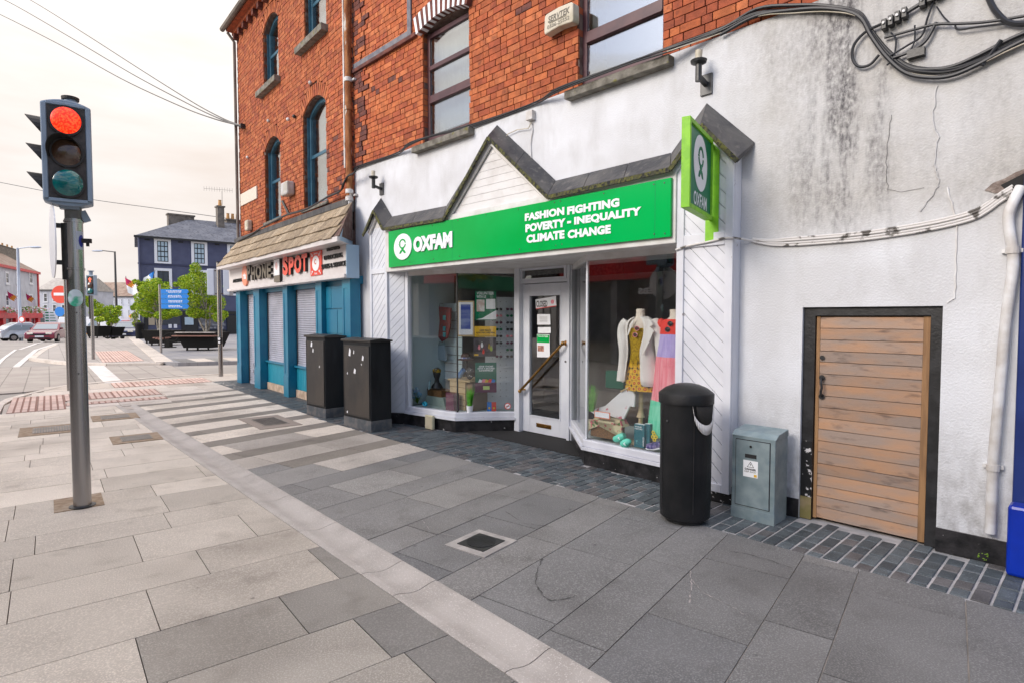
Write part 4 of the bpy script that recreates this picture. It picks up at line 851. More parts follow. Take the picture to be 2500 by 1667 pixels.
logo(-.45, 2.79, .20, .215, mpf, PS, M['green_dk'], M['sign_white'], y=0, th=.003)
text('OXFAM', -.64, -.245, 2.45, 2.555, 0, M['sign_white'], PS, bold=.02, fr_map=lambda p: (.0622, p[0], p[2]), gap=1.08)
AL = thing('alarm_box', 'cream dirty alarm box with printed phone number on the brick wall between the windows', 'alarm box', FB, (-1.78, 0, 4.64))
a0 = FB.pl(1332, 84, -.1); a1 = FB.pl(1400, 8, -.1); x0, x1, z0, z1 = -1.98, -1.57, 4.635, 4.845
pr = [(x0, z0+.03), (x0+.01, z0), (x0+.10, z0+.012), ((x0+x1)/2, z0+.02), (x1-.10, z0+.012), (x1-.01, z0), (x1, z0+.03), (x1-.005, z1-.02), (x1-.03, z1), ((x0+x1)/2, z1+.012), (x0+.03, z1), (x0+.005, z1-.02)]
MB().prism(pr, .105, 'xz', at=-.11).build('casing', M['alarm'], AL, bevel=.012)
inkm = mat('faded_print', (.12,.11,.09), .7)
text('SERVTEK', x0+.06, x1-.05, z0+.105, z0+.17, -.112, inkm, AL, bold=.02, skew=.01); text('0506-25552', x0+.05, x1-.05, z0+.04, z0+.08, -.112, inkm, AL, bold=.01)
mb = MB()
for i in range(3): mb.box(x0+.08, x1-.09, -.1125, -.111, z0+.09+i*.007, z0+.092+i*.007)
mb.build('print_lines', inkm, AL)
# old lamp stubs
for (u, z, lab) in ((-.135, 3.62, 'black lamp stub with a glass collar on the stained wall near the hanging sign'), (-5.45, 3.54, 'black broken lamp stub on the white wall at the left of the shop')):
    t = thing('wall_lamp_bracket', lab, 'lamp bracket', FB, (u, 0, z), group='old lamp brackets')
    MB().box(u-.055, u+.055, -.018, 0, z-.09, z+.09).build('back_plate', M['steel_dark'], t, bevel=.004)
    MB().bar((u, -.015, z), (u-.0, -.15, z+.03), .035).tube([(u, -.15, z-.01), (u, -.15, z+.15)], .028, 10).build('arm', M['black'], t)
    MB().lathe([(.03, .13), (.065, .145), (.07, .165), (.03, .175)], (u, -.15, z), 16).build('collar', M['black'], t, smooth=True)
    MB().lathe([(.028, .17), (.030, .25), (.0, .255)], (u, -.15, z), 14).build('glass_stub', M['alarm'], t, smooth=True)
# junction box with trailing wires
t = thing('junction_box', 'small white junction box with hanging wires above the large gable', 'junction box', FB, (-2.22, 0, 3.9))
u, z = FB.pl(1297, 285, -.03); MB().box(u-.06, u+.04, -.06, 0, z-.04, z+.06).build('box', M['pipe_white'], t, bevel=.004)
c1 = [FB.pl(x, y, -.03) for x, y in [(1297, 300), (1290, 314), (1262, 318), (1240, 328), (1232, 340)]]; c2 = [FB.pl(x, y, -.015) for x, y in [(1298, 300), (1300, 318), (1295, 350), (1296, 380), (1297, 395)]]
MB().tube([(a, -.03, b) for a, b in c1], .006, 6).build('wire', M['alarm'], t); MB().tube([(a, -.012, b) for a, b in c2], .006, 6).build('wire', M['pipe_white'], t)
# ---------------------------------------------------------------- cables on the wall
def spline(pts, n=8):
    pts = [Vector(p) for p in pts]; q = [pts[0]*2-pts[1]]+pts+[pts[-1]*2-pts[-2]]; res = []
    for i in range(1, len(q)-2):
        for k_ in range(n):
            t = k_/n; a, b, c, d = q[i-1], q[i], q[i+1], q[i+2]
            res.append(.5*((2*b)+(c-a)*t+(2*a-5*b+4*c-d)*t*t+(-a+3*b-3*c+d)*t**3))
    return res+[pts[-1]]
zc = thing('cable_bundle', 'black cable bundle running under the brickwork and drooping across the stained wall', 'cables', FB, (0, 0, 4.0))
main = [(-6.42, 3.82), (-6.30, 3.97), (-6.0, 3.985), (-5.0, 3.99), (-4.55, 3.995), (-4.0, 4.0), (-3.2, 3.985), (-2.2, 3.995), (-1.75, 3.99), (-.9, 4.0), (-.45, 3.99), (.0, 4.03), (.30, 4.06), (.60, 3.98), (.85, 3.90), (1.05, 3.79), (1.14, 3.62), (1.24, 3.45), (1.36, 3.31), (1.50, 3.24), (1.62, 3.215), (1.75, 3.235), (1.9, 3.28), (2.1, 3.33)]
for k_ in range(5):
    dz = [0, .013, -.012, .024, -.021][k_]; dy = [-.03, -.022, -.024, -.018, -.04][k_]; n0 = [0, 0, 0, 10, 11][k_]
    pts = [(a, dy-.0+(-.10 if (-4.6 < a < -3.2 or -1.8 < a < -.4) else 0), b+dz*(1+.9*sin(a*4.3+k_*2))) for a, b in main[n0:]]
    MB().tube(spline(pts, 5), .009 if k_ < 3 else .014, 7).build('cable', M['cable'], zc)
MB().tube(spline([(a, -.045-(.10 if (-4.6 < a < -3.2 or -1.8 < a < -.4) else 0), b-.03) for a, b in main[10:]], 5), .004, 5).build('thin_wire', M['alarm'], zc)
ex = thing('loose_cables', 'tangle of looped black cables and clamp blocks at the top right of the wall', 'cables', FB, (1.3, 0, 3.5))
for pts, r in [([(1.20, 3.66), (1.10, 3.64), (1.03, 3.57), (1.02, 3.48), (1.06, 3.41), (1.13, 3.40), (1.19, 3.45)], .013), ([(1.34, 3.68), (1.42, 3.71), (1.52, 3.745), (1.62, 3.79), (1.7, 3.84)], .018), ([(1.70, 3.86), (1.76, 3.76), (1.79, 3.62), (1.84, 3.50), (1.92, 3.41), (2.1, 3.36)], .022),
               ([(1.22, 3.56), (1.40, 3.555), (1.52, 3.545), (1.66, 3.50), (1.82, 3.46), (2.1, 3.42)], .012), ([(1.50, 3.70), (1.47, 3.60), (1.44, 3.50), (1.36, 3.46), (1.26, 3.42)], .009), ([(1.26, 3.58), (1.29, 3.52), (1.28, 3.40), (1.24, 3.36)], .008), ([(1.52, 3.66), (1.56, 3.58), (1.60, 3.52)], .006), ([(1.40, 3.58), (1.40, 3.48), (1.38, 3.42)], .007), ([(1.62, 3.52), (1.64, 3.47), (1.74, 3.45), (1.9, 3.42)], .008), ([(1.28, 3.40), (1.36, 3.41), (1.46, 3.45), (1.52, 3.56)], .014), ([(1.86, 3.33), (1.80, 3.24), (1.77, 3.20)], .016)]:
    MB().tube(spline([(a, -.03-.01*RND.random(), b) for a, b in pts], 6), r*.8, 7).build('cable', M['cable'], ex)
for (u0, u1, z0) in ((1.20, 1.36, 3.645), (1.42, 1.60, 3.72)):
    mb = MB()
    for k_ in range(4): mb.box(u0+(u1-u0)*k_/4+.004, u0+(u1-u0)*(k_+1)/4-.004, -.065, -.0, z0-.035+.012*k_, z0+.035+.012*k_)
    mb.build('clamp_block', M['black'], ex, bevel=.004)
    mb = MB()
    for k_ in range(4): mb.lathe([(.009, 0), (.009, .012)], (u0+(u1-u0)*(k_+.5)/4, -.066, z0+.005+.012*k_), 8, axis='y')
    mb.build('terminal', M['pipe_white'], ex)
MB().box(1.36, 1.46, -.05, 0, 3.365, 3.42).build('clamp_block', M['black'], ex)
wc = thing('white_cables', 'white painted cables clipped across the wall below the stains', 'cables', FB, (1.0, 0, 2.2))
wcp = [(-.33, 2.19), (-.2, 2.215), (.0, 2.235), (.12, 2.25), (.20, 2.245), (.30, 2.225), (.45, 2.19), (.60, 2.18), (.85, 2.175), (1.09, 2.175), (1.30, 2.185), (1.47, 2.20), (1.62, 2.22), (1.75, 2.25), (1.82, 2.29), (1.88, 2.34), (1.94, 2.38)]
for k_, (dz, r) in enumerate([(0, .009), (.02, .010), (-.018, .009), (.036, .008)]):
    q = [(a, -.015 if a > .2 else -.158, b+dz*(min(1, max(.1, (a-.1)*2)) if k_ else 1)+(.002 if k_ % 2 else 0)) for a, b in wcp[(0 if k_ == 0 else 5):]]
    MB().tube(spline(q, 5), r, 7).build('cable', mat('grubby_white_cable_%d' % k_, (.62,.6,.58), .6, col2=(.10,.09,.08), scale=11, lo=.56, hi=.62), wc)
pp = thing('white_drainpipe', 'white plastic drainpipe at the right end of the white wall', 'drainpipe', FB, (1.93, -.05, 0))
pts = [(1.945, 2.36), (1.97, 2.25), (2.0, 2.10)]
q = [FB.pl(x, y, -.055) for x, y in [(2462, 545), (2474, 634), (2464, 720), (2454, 802), (2440, 960), (2428, 1090), (2424, 1137), (2421, 1220), (2418, 1300)]]
MB().tube(spline([(q[0][0]+.05, -.02, q[0][1]+.22), (q[0][0]+.01, -.05, q[0][1]+.10)]+[(a, -.055, b) for a, b in q], 5), .030, 12).build('pipe', M['pipe_white'], pp, smooth=True)
for x, y in ((2472, 612), (2424, 1140)):
    a, b = FB.pl(x, y, -.055); MB().box(a-.055, a+.05, -.03, 0, b-.012, b+.012).lathe([(.036, -.02), (.036, .02)], (a, -.055, b), 14).build('pipe_clip', M['pipe_white'], pp)
# blue neighbouring frontage at the right edge
NB = thing('blue_shopfront', 'navy painted shopfront edge at the far right with bright blue plinth', 'building', FB, (2.3, 0, 0))
MB().box(1.992, 3.6, -.03, .25, 0, 2.6).build('pilaster', mat('navy_gloss', (.006,.02,.12), .35, col2=(.01,.03,.16), scale=3), NB, bevel=.01)
MB().box(1.985, 3.4, -.165, -.031, 0, .44).build('plinth_block', mat('bright_blue_gloss', (.0,.03,.42), .3, col2=(.0,.02,.3), scale=3), NB, bevel=.02)
MB().box(2.031, 4.2, .0, .3, 2.6, 7.4).build('upper_wall', M['render'], NB)
MB().box(2.10, 2.3, -.035, -.031, .72, .80).build('yellow_sticker', M['yellow'], NB)
# ================================================================ tall brick building with blue shopfront (frame FA)
AB = thing('brick_building', 'tall orange brick building with blue sash windows and blue shuttered shopfront', 'building', FA, (0, 0, 0))
U0, U1 = -7.43, -1.08
def arch(u0, u1, z0, zs, rise):
    uc, hw = (u0+u1)/2, (u1-u0)/2
    def h(z, grow=0):
        if z < z0 or z > zs+rise: return (None, None)
        if z <= zs: return (u0, u1)
        k_ = sqrt(max(0, 1-(z-zs)/rise)); return (uc-hw*k_, uc+hw*k_)
    return h
WIN = [(-5.46, -4.50, 6.50, 7.72, .22), (-3.06, -2.05, 6.62, 7.9, .22), (-5.50, -4.50, 3.66, 5.18, .22), (-3.22, -2.12, 3.63, 5.36, .22)]
holes = []; extra = []
for (a, b, c, d, r) in WIN:
    holes.append(arch(a, b, c, d, r)); uc, hw = (a+b)/2, (b-a)/2
    n = int((b-a)/.075)+1
    R_ = (hw*hw+r*r)/(2*r); zc_ = d+r-R_; th = math.asin(hw/R_)
    holes.append(lambda z, uc=uc, R_=R_, zc_=zc_, d=d, hw=hw, c=c: (lambda k_: (uc-min(k_, hw+.06), uc+min(k_, hw+.06)) if z > d-.02 and z < zc_+R_+.23 and k_ > .01 else (None, None))(sqrt(max(0, (R_+.23)**2-(z-zc_)**2))))
    for i in range(n):
        t = -th+2*th*(i+.5)/n; extra.append((uc+(R_+.115)*sin(t), .006, zc_+(R_+.115)*cos(t), 2*th*R_/n-.008, .215, RND.choice(M['brick']), t))
bk = MB(); edges = sorted({U0, U1}|{x for w in WIN for x in w[:2]})
cols = [(U0, -5.50), (-5.50, -4.50), (-4.50, -3.22), (-3.22, -2.05), (-2.05, U1)]
bk.box(U0+.01, -5.50, .03, .3, 3.0, 8.5).box(-4.50, -3.22, .03, .3, 3.0, 8.5).box(-2.05, U1, .03, .3, 3.0, 8.5)
bk.box(-5.50, -4.50, .03, .3, 3.0, 3.66).box(-5.50, -4.50, .03, .3, 5.40, 6.50).box(-5.50, -4.50, .03, .3, 7.94, 8.5).box(-5.50, -5.46, .03, .3, 6.5, 7.94)
bk.box(-3.22, -2.05, .03, .3, 3.0, 3.63).box(-3.22, -2.05, .03, .3, 5.58, 6.62).box(-3.22, -2.05, .03, .3, 8.12, 8.5).box(-3.22, -3.06, .03, .3, 6.62, 8.12).box(-2.12, -2.05, .03, .3, 3.63, 5.58)
for (a, b, c, d, r) in WIN:                        # spandrels between springing and crown
    uc, hw = (a+b)/2, (b-a)/2; n = 8
    for i in range(n):
        x0, x1 = a+(b-a)*i/n, a+(b-a)*(i+1)/n; zz = lambda x: d+r*(1-((x-uc)/hw)**2)
        bk.prism([(x0, zz(x0)), (x1, zz(x1)), (x1, d+r+.002), (x0, d+r+.002)], .25, 'xz', at=.031)
bk.build('mortar_wall', M['mortar'], AB)
def spA(u, z, r, m, yy):
    if z < 4.6 and u > -2.3 and RND.random() < .5: m = M['brick_dk'] if RND.random() < .4 else M['brick'][4]
    return m, yy
brickwork(FA, U0, U1, 3.50, 8.36, holes, AB, special=spA, extra=extra, rows=.078)
MB().box(U0, U1, 0, .3, 2.3, 3.0).box(U0, U1, .30, 9, 8.36, 8.5).box(U0, U0+.25, .3, 9, 0, 8.36).box(U1-.2, U1, .3, 9, 0, 8.36).box(U0, U1, .9, 1.0, 0, 8.3).build('shell', M['mortar'], AB)
def sash(a, b, c, d, r, bright):
    y0, y1 = .13, .19; fw = .07; uc, hw = (a+b)/2, (b-a)/2; f = MB()
    f.box(a, a+fw, y0, y1, c, d+r*.2).box(b-fw, b, y0, y1, c, d+r*.2).box(a+fw, b-fw, y0, y1, c, c+.09); mz = (c+d+r)/2
    f.box(a+fw, b-fw, y0+.01, y1+.02, mz-.03, mz+.03); n = 8
    for i in range(n):
        x0, x1 = a+(b-a)*i/n, a+(b-a)*(i+1)/n; zz = lambda x: d+r*(1-((x-uc)/hw)**2)
        f.prism([(x0, zz(x0)-.075), (x1, zz(x1)-.075), (x1, zz(x1)), (x0, zz(x0))], .06, 'xz', at=y0)
    fo = f.build('window', M['sash'], AB, bevel=.004)
    MB().box(a+.02, a+.03, y0-.05, y0, c, d).build('sash_cord_bead', M['sash'], fo)
    MB().box(a+fw, b-fw, .165, .171, mz, d+r-.05).build('pane', M['glass_up'], fo); MB().box(a+fw, b-fw, .150, .156, c+.09, mz).build('pane', M['glass_up'], fo)
    MB().box(a, b, .30, .31, c, d+r).build('net_curtain', M['net'] if bright else M['slat_aqua'], fo)
for i, w in enumerate(WIN): sash(*w, i in (1, 3))
for a, b, z in [(-5.66, -4.40, 6.50), (-3.26, -1.98, 6.62)]: MB().box(a, b, -.12, .13, z-.12, z).build('sill', M['sill'], AB, bevel=.008)
MB().box(-5.6, -4.45, -.02, .13, 3.6, 3.655).box(-3.3, -2.05, -.02, .13, 3.57, 3.625).build('sill', M['sill'], AB)
# eaves: corbels, gutter
MB().box(U0-.02, U1, -.10, 0, 8.36, 8.44).box(U0-.06, U1, -.22, 0, 8.44, 8.50).build('cornice', M['brick'][2], AB)
for i in range(17): MB().box(U0+.05+i*.37, U0+.17+i*.37, -.10, 0, 8.24, 8.36).build('corbel', M['brick_dk'], AB)
MB().tube([(U0-.15, -.28, 8.50), (U1, -.28, 8.52)], .06, 8).build('gutter', M['chim'], AB)
MB().tube([(U0+.03, -.06, 3.5), (U0+.03, -.06, 8.2), (U0+.0, -.2, 8.4)], .035, 8).build('downpipe', M['chim'], AB)
MB().prism([(0-.25, 8.5), (9, 8.5), (4.4, 10.6)], U1-U0+.1, 'yz', at=U0-.05).build('roof', M['slate'], AB)
# small boxes and fixings on the brick
def abox(name, u, z, w, h, d, m, **k): return MB().box(u-w/2, u+w/2, -d, -.002, z-h/2, z+h/2).build(name, m, AB, bevel=.01, **k)
abox('plaque', -6.62, 4.52, .0, .0, .02, M['concrete']) if 0 else None
a = FA.pl(590, 498, -.02); b = FA.pl(626, 480, -.02); MB().box(FA.pl(590, 498, -.02)[0]-.1, FA.pl(626, 470, -.02)[0], -.02, .004, 4.27, 4.55).build('stone_plaque', mat('pale_plaque', (.62,.56,.48), .8), AB)
u, z = FA.pl(602, 551, -.1); MB().box(u-.11, u+.11, -.12, 0, z-.12, z+.12).build('alarm_box', M['alarm'], AB, bevel=.03)
u, z = FA.pl(698, 461, -.12); MB().box(u-.20, u+.16, -.16, 0, z-.13, z+.13).build('alarm_box', mat('pale_vent_box', (.5,.5,.5), .5, col2=(.4,.38,.33), scale=5), AB, bevel=.03)
for x, y in [(655, 296), (703, 292), (718, 285), (757, 203), (604, 385)]:
    u, z = FA.pl(x, y, -.03); MB().ball((u, -.03, z), .035).build('insulator', M['pipe_white'] if x != 718 else M['black'], AB, smooth=True)
u, z = FA.pl(592, 309, -.05); MB().box(u-.05, u+.05, -.10, 0, z-.05, z+.05).tube([(u, -.1, z), (u-.1, -.2, z)], .015, 6).build('wire_bracket', M['black'], AB)
u, z = FA.pl(698, 510, -.08); MB().bar((u-.08, -.12, z+.16), (u+.04, -.04, z-.1), .04).build('flag_bracket', M['black'], AB)
# coping under the bricks
MB().box(U0-.18, U1+.0, -.10, .05, 3.40, 3.50).build('ledge', M['lead'], AB); MB().box(U0-.12, U1, -.05, .05, 3.30, 3.40).build('ledge', M['lead'], AB)
ca = thing('black_wall_cable', 'black cable sagging along the ledge above the shingle canopy', 'cable', FA, (-4, -.1, 3.5))
q = [FA.pl(x, y, -.12) for x, y in [(580, 590), (610, 575), (640, 556), (672, 540), (700, 526), (740, 515), (770, 500), (800, 482), (830, 468), (838, 450), (848, 432), (862, 425), (872, 412)]]
for dz in (0, .02): MB().tube(spline([(a, -.12+dz, b+dz) for a, b in q], 4), .014, 6).build('cable', M['cable'], ca)
# shingle canopy
yb, zb, yf, zf = -.06, 3.42, -.52, 2.80; uL, uR = -7.45, -.43
ang = math.atan2(zb-zf, yf-yb); L_ = sqrt((zb-zf)**2+(yf-yb)**2)
MB().add([(uL+.05, yb, zb), (uR-.53, yb, zb), (uR, yf, zf), (uL, yf, zf), (uL+.05, yb, zf), (uR-.53, yb, zf), (uL, yb, zf)], [(0, 3, 2, 1), (1, 2, 5), (0, 6, 3)]).build('canopy_core', M['mortar'], AB)
tdir = Vector((0, yf-yb, zf-zb)).normalized(); nrm = Vector((0, tdir.z, -tdir.y)); nrm = -nrm if nrm.z < 0 else nrm
for r in range(3):
    s0 = L_*(r/3)-.0; s1 = L_*((r+1)/3)+.035; x = uL-RND.random()*.1
    while x < uR:
        w = RND.uniform(.17, .27); x1 = min(x+w, uR)
        if x1-x > .05:
            A0 = Vector((0, yb, zb))+tdir*s0+nrm*.006; A1 = Vector((0, yb, zb))+tdir*(s1+RND.uniform(-.008, .012))+nrm*(.028+RND.uniform(0, .006))
            xl = max(x, uL+.05*(1-s1/L_)); xr0 = min(x1, uR-.53*(1-s0/L_)); xr1 = min(x1, uR-.53*(1-s1/L_)); up = Vector((0, 0, 0))
            if xr0-xl > .04:
                p = [Vector((xl+.003, A0.y, A0.z)), Vector((xr0-.003, A0.y, A0.z)), Vector((xr1-.003, A1.y, A1.z)), Vector((xl+.003, A1.y, A1.z))]; q_ = [v-nrm*.014 for v in p]
                MB().add(p+q_, [(3, 2, 1, 0), (4, 5, 6, 7), (3, 7, 6, 2), (1, 5, 4, 0), (0, 4, 7, 3), (2, 6, 5, 1)]).build('shingle', RND.choice(M['shingle']), AB)
        x = x1
MB().box(uL-.02, uR-.02, -.54, -.50, 2.715, 2.79).prism([(uL-.02, -.50), (uR-.02, -.50), (uR-.45, -.12), (uL-.02, -.12)], .015, 'xy', at=2.72).build('eaves_board', M['fascia'], AB)
MB().add([(uR-.55, -.05, 3.38), (uR-.02, -.50, 2.79), (uR-.56, -.05, 2.79), (uR-.02, -.50, 2.72), (uR-.56, -.05, 2.72)], [(0, 1, 2), (2, 1, 3, 4)]).prism([(-.26, 2.2), (-.05, 2.2), (-.05, 2.72), (-.26, 2.72)], .03, 'yz', at=uR-.35).build('end_board', mat('pale_blue_board', (.36,.50,.62), .5), AB)
MB().box(-7.5, uR-.35, -.26, -.1, 2.25, 2.715).build('fascia_board', M['fascia'], AB); MB().box(-7.54, uR-.33, -.30, -.1, 2.20, 2.262).build('fascia_lip', M['fascia'], AB, bevel=.01)
# lettering
def at_(x, y, off=-.27): return FA.pl(x, y, off)
z7_ = lambda x, y: (560+x/7.84, 580+y/7.84)
def atext(s, l, r, ms, bold=.05, depth=.05, off=-.27):
    (xl, yb_, yt), (xr, yb2, yt2) = l, r; a = at_(*z7_(xl, yb_)); b = at_(*z7_(xl, yt)); c = at_(*z7_(xr, yb2)); d = at_(*z7_(xr, yt2))
    return text(s, a[0], c[0], (a[1]+c[1])/2, (b[1]+d[1])/2, off+.006, None, FSN, depth=depth, bold=bold, mats=ms)
FSN = thing('shop_lettering', 'raised grey and red shop name letters with black sides on the white fascia', 'sign', FA, (-4, -.27, 2.4))
G_ = [M['lettergrey'], M['letterside']]; R_2 = [M['letterred'], M['letterside']]; K_ = [M['letterside'], M['letterside']]
atext('P', (375, 835, 540), (440, 820, 530), G_, .04); atext('H', (462, 825, 570), (528, 815, 560), G_, .04); atext('O', (545, 808, 535), (652, 800, 510), G_, .04); atext('N', (668, 790, 505), (740, 785, 495), G_, .04); atext('E', (758, 783, 490), (838, 775, 470), G_, .04)
atext('S', (1065, 735, 370), (1165, 730, 350), R_2, .05); atext('P', (1183, 715, 385), (1280, 710, 375), R_2, .05); atext('O', (1290, 695, 350), (1425, 690, 335), R_2, .05); atext('T', (1430, 660, 325), (1535, 655, 310), R_2, .05)
atext('REPAIRS', (1875, 270, 190), (2110, 225, 135), K_, .0, .02); atext('UNLOCKING', (1820, 435, 350), (2165, 385, 295), K_, .0, .02); atext('SALES & SERVICE', (1772, 605, 520), (2228, 550, 450), K_, .0, .02)
atext('ACCESSORIES', (75, 870, 800), (270, 845, 785), K_, .0, .02)
def panelA(x0, y0, x1, y1, name, m, d=.03, off=-.265, par=None):
    a = at_(*z7_(x0, y0)); b = at_(*z7_(x1, y1)); return MB().box(a[0], b[0], off-d, off, min(a[1], b[1]), max(a[1], b[1])).build(name, m, par or FSN), a, b
def ovalA(x0, y0, x1, y1, name, m, d, off=-.265, n=24):
    a = at_(*z7_(x0, (y0+y1)/2)); b = at_(*z7_(x1, (y0+y1)/2)); zt = at_(*z7_((x0+x1)/2, y0))[1]; zb_ = at_(*z7_((x0+x1)/2, y1))[1]
    cx, cz, rx, rz = (a[0]+b[0])/2, (zt+zb_)/2, (b[0]-a[0])/2, (zt-zb_)/2
    MB().prism([(cx+rx*cos(2*pi*i/n), cz+rz*sin(2*pi*i/n)) for i in range(n)], d, 'xz', at=off-d).build(name, m, FSN); return cx, cz, rx, rz
cx, cz, rx, rz = ovalA(268, 545, 372, 930, 'roundel', M['peach'], .04); text('ria', cx-rx*.55, cx+rx*.6, cz-rz*.35, cz+rz*.3, -.307, M['sign_white'], FSN, bold=.05)
RPN, a, b = panelA(1555, 185, 1772, 700, 'red_panel', M['redpanel'], .012)
a = at_(*z7_(1555, 450)); b = at_(*z7_(1772, 420)); zt, zb_ = 2.75, 2.27
bpy.data.objects.remove(RPN); MB().box(a[0], b[0], -.277, -.262, 2.30, 2.71).build('red_panel', M['redpanel'], FSN)
cxp = (a[0]+b[0])/2; hw = (b[0]-a[0])/2
MB().prism([(cxp+hw*.62*cos(2*pi*i/28), 2.505+.13*sin(2*pi*i/28)) for i in range(28)], .004, 'xz', at=-.282).build('white_oval', M['sign_white'], FSN)
mb = MB()
for sx in (-1, 1):
    for sz in (-1, 1):
        px, pz = cxp+sx*hw*.72, 2.505+sz*.155; dx, dz = -sx, -sz
        mb.prism([(px+dx*.05, pz+dz*.035), (px+dx*.045, pz-dz*.005), (px-dx*.01, pz+dz*.03)][::(1 if sx*sz > 0 else -1)], .004, 'xz', at=-.282); mb.bar((px-dx*.035, -.280, pz-dz*.03), (px+dx*.03, -.280, pz+dz*.018), .004, .014)
mb.build('arrows', M['sign_white'], FSN)
mb = MB()
for i in range(14):
    t0_, t1_ = radians(40+i*20), radians(60+i*20); mb.prism([(cxp+.03*cos(t0_), 2.53+.03*sin(t0_)), (cxp+.045*cos(t0_), 2.53+.045*sin(t0_)), (cxp+.045*cos(t1_), 2.53+.045*sin(t1_)), (cxp+.03*cos(t1_), 2.53+.03*sin(t1_))], .003, 'xz', at=-.2865)
mb.build('red_spiral', M['redpanel'], FSN); text('Point', cxp-.06, cxp+.06, 2.315, 2.35, -.279, M['sign_white'], FSN, bold=.03); text('Service', cxp-.08, cxp+.08, 2.66, 2.69, -.279, M['sign_white'], FSN, bold=.02)
# phone shaped emblem
p0 = at_(*z7_(895, 600)); p1 = at_(*z7_(1000, 580)); x0, x1 = p0[0], p1[0]
MB().box(x0, x1+.02, -.31, -.265, 2.27, 2.745).build('phone_emblem', M['letterside'], FSN, bevel=.02); MB().box(x0+.01, x1, -.316, -.311, 2.40, 2.71).build('phone_screen', M['sign_white'], FSN); MB().box(x0, x1+.02, -.318, -.311, 2.27, 2.395).build('phone_base', M['lettergrey'], FSN)
mb = MB(); cxp2 = (x0+x1)/2
for i in range(16):
    t0_, t1_ = 2*pi*i/16, 2*pi*(i+1)/16
    for r0, r1 in ((.018, .026), (.045, .053)): mb.prism([(cxp2+r0*cos(t0_), 2.58+r0*sin(t0_)*1.3), (cxp2+r1*cos(t0_), 2.58+r1*sin(t0_)*1.3), (cxp2+r1*cos(t1_), 2.58+r1*sin(t1_)*1.3), (cxp2+r0*cos(t1_), 2.58+r0*sin(t1_)*1.3)], .002, 'xz', at=-.3185)
mb.build('map_pin', M['letterred'], FSN)
# pilasters
def pil(u0, u1, z1=2.21, groove=True, foot=.42, dark=.28):
    o = MB().box(u0, u1, -.15, .02, .0, z1).build('pilaster', M['blue'], AB, bevel=.006)
    MB().box(u0-.01, u1+.01, -.165, -.151, 0, foot).build('pilaster_foot', M['blue'], o, bevel=.004)
    if groove:
        s_ = .06; MB().box(u0, u0+s_, -.158, -.1505, foot, z1-.02).box(u1-s_, u1, -.158, -.1505, foot, z1-.02).box(u0+s_, u1-s_, -.158, -.1505, z1-.16, z1-.02).box(u0+s_, u1-s_, -.158, -.1505, foot, foot+.05).build('pilaster_bead', M['blue'], o)
PL = [(-7.32, -6.98), (-5.93, -5.52), (-4.0, -3.74), (-2.30, -2.03), (-1.17, -.86)]
for a, b in PL: pil(a, b)
MB().box(-7.32, -.86, -.04, .3, 2.12, 2.25).build('lintel', M['blue'], AB)
# shutters
def shutter(u0, u1, z0, z1, y=.03):
    o = MB().box(u0, u1, y+.012, y+.03, z0, z1).build('roller_shutter', M['shutter'], AB); mb = MB(); z = z0
    while z < z1-.01:
        mb.add([(u0, y+.011, z), (u1, y+.011, z), (u1, y-.006, z+.018), (u0, y-.006, z+.018), (u1, y-.004, z+.036), (u0, y-.004, z+.036), (u1, y+.011, z+.042), (u0, y+.011, z+.042)], [(0, 1, 2, 3), (3, 2, 4, 5), (5, 4, 6, 7)]); z += .044
    mb.build('shutter_slats', M['shutter'], o)
    MB().box(u0, u1, y-.012, y+.01, z0, z0+.05).build('bottom_rail', M['shutter'], o)
    [MB().box(q, q+.03, y-.02, y+.03, z0, z1).build('guide_rail', M['steel_dark'], o) for q in (u0-.03, u1)]
shutter(-6.94, -5.97, 0, 2.12); shutter(-5.48, -4.04, .62, 2.12); shutter(-3.70, -2.34, .62, 2.12)
mb = MB()
for k_ in range(26):
    u = RND.uniform(-6.6, -6.05); z = RND.uniform(.03, .42); mb.bar((u, .018, z), (u+RND.uniform(-.12, .12), .018, z+RND.uniform(-.1, .1)), .003, .012)
mb.build('graffiti', M['letterside'], AB)
for a, b in ((-5.51, -4.01), (-3.73, -2.31)):
    o = MB().box(a, b, .02, .2, .155, .60).build('stall_board', M['blue_boards'], AB); MB().box(a, b, -.05, .2, .60, .635).build('shop_sill', M['blue'], AB)
    n = int((b-a)/.088); w = (b-a)/n
    for i in range(n): MB().box(a+i*w+.004, a+(i+1)*w-.004, .005, .020, .156, .598).build('board', M['blue_boards'], o)
    MB().box(a, b, -.02, .2, -.02, .15).build('plinth', M['plaster_beige'], AB, bevel=.006)
# blocked panel
pb = MB().box(-2.03, -1.17, -.06, .2, 0, 2.12).build('block_panel', M['blue'], AB); zz = [0, .45, .88, 1.30, 1.72, 2.12]
for r in range(5):
    xs_ = [-2.03, -1.55, -1.17] if r % 2 else [-2.03, -1.80, -1.32, -1.17]
    for a, b in zip(xs_, xs_[1:]): MB().box(a+.008, b-.008, -.078, -.06, zz[r]+.012, zz[r+1]-.012).build('block', M['blue'], pb, bevel=.006)
MB().box(-7.52, -7.33, -.05, .1, .2, .72).build('brown_panel', mat('brown_board', (.12,.06,.05), .6), AB); MB().box(-7.53, -7.33, -.06, .1, -.02, .20).build('plinth', M['plaster_beige'], AB)
MB().box(-7.43, -7.33, -.02, .25, .72, 2.25).build('corner_trim', M['blue'], AB)
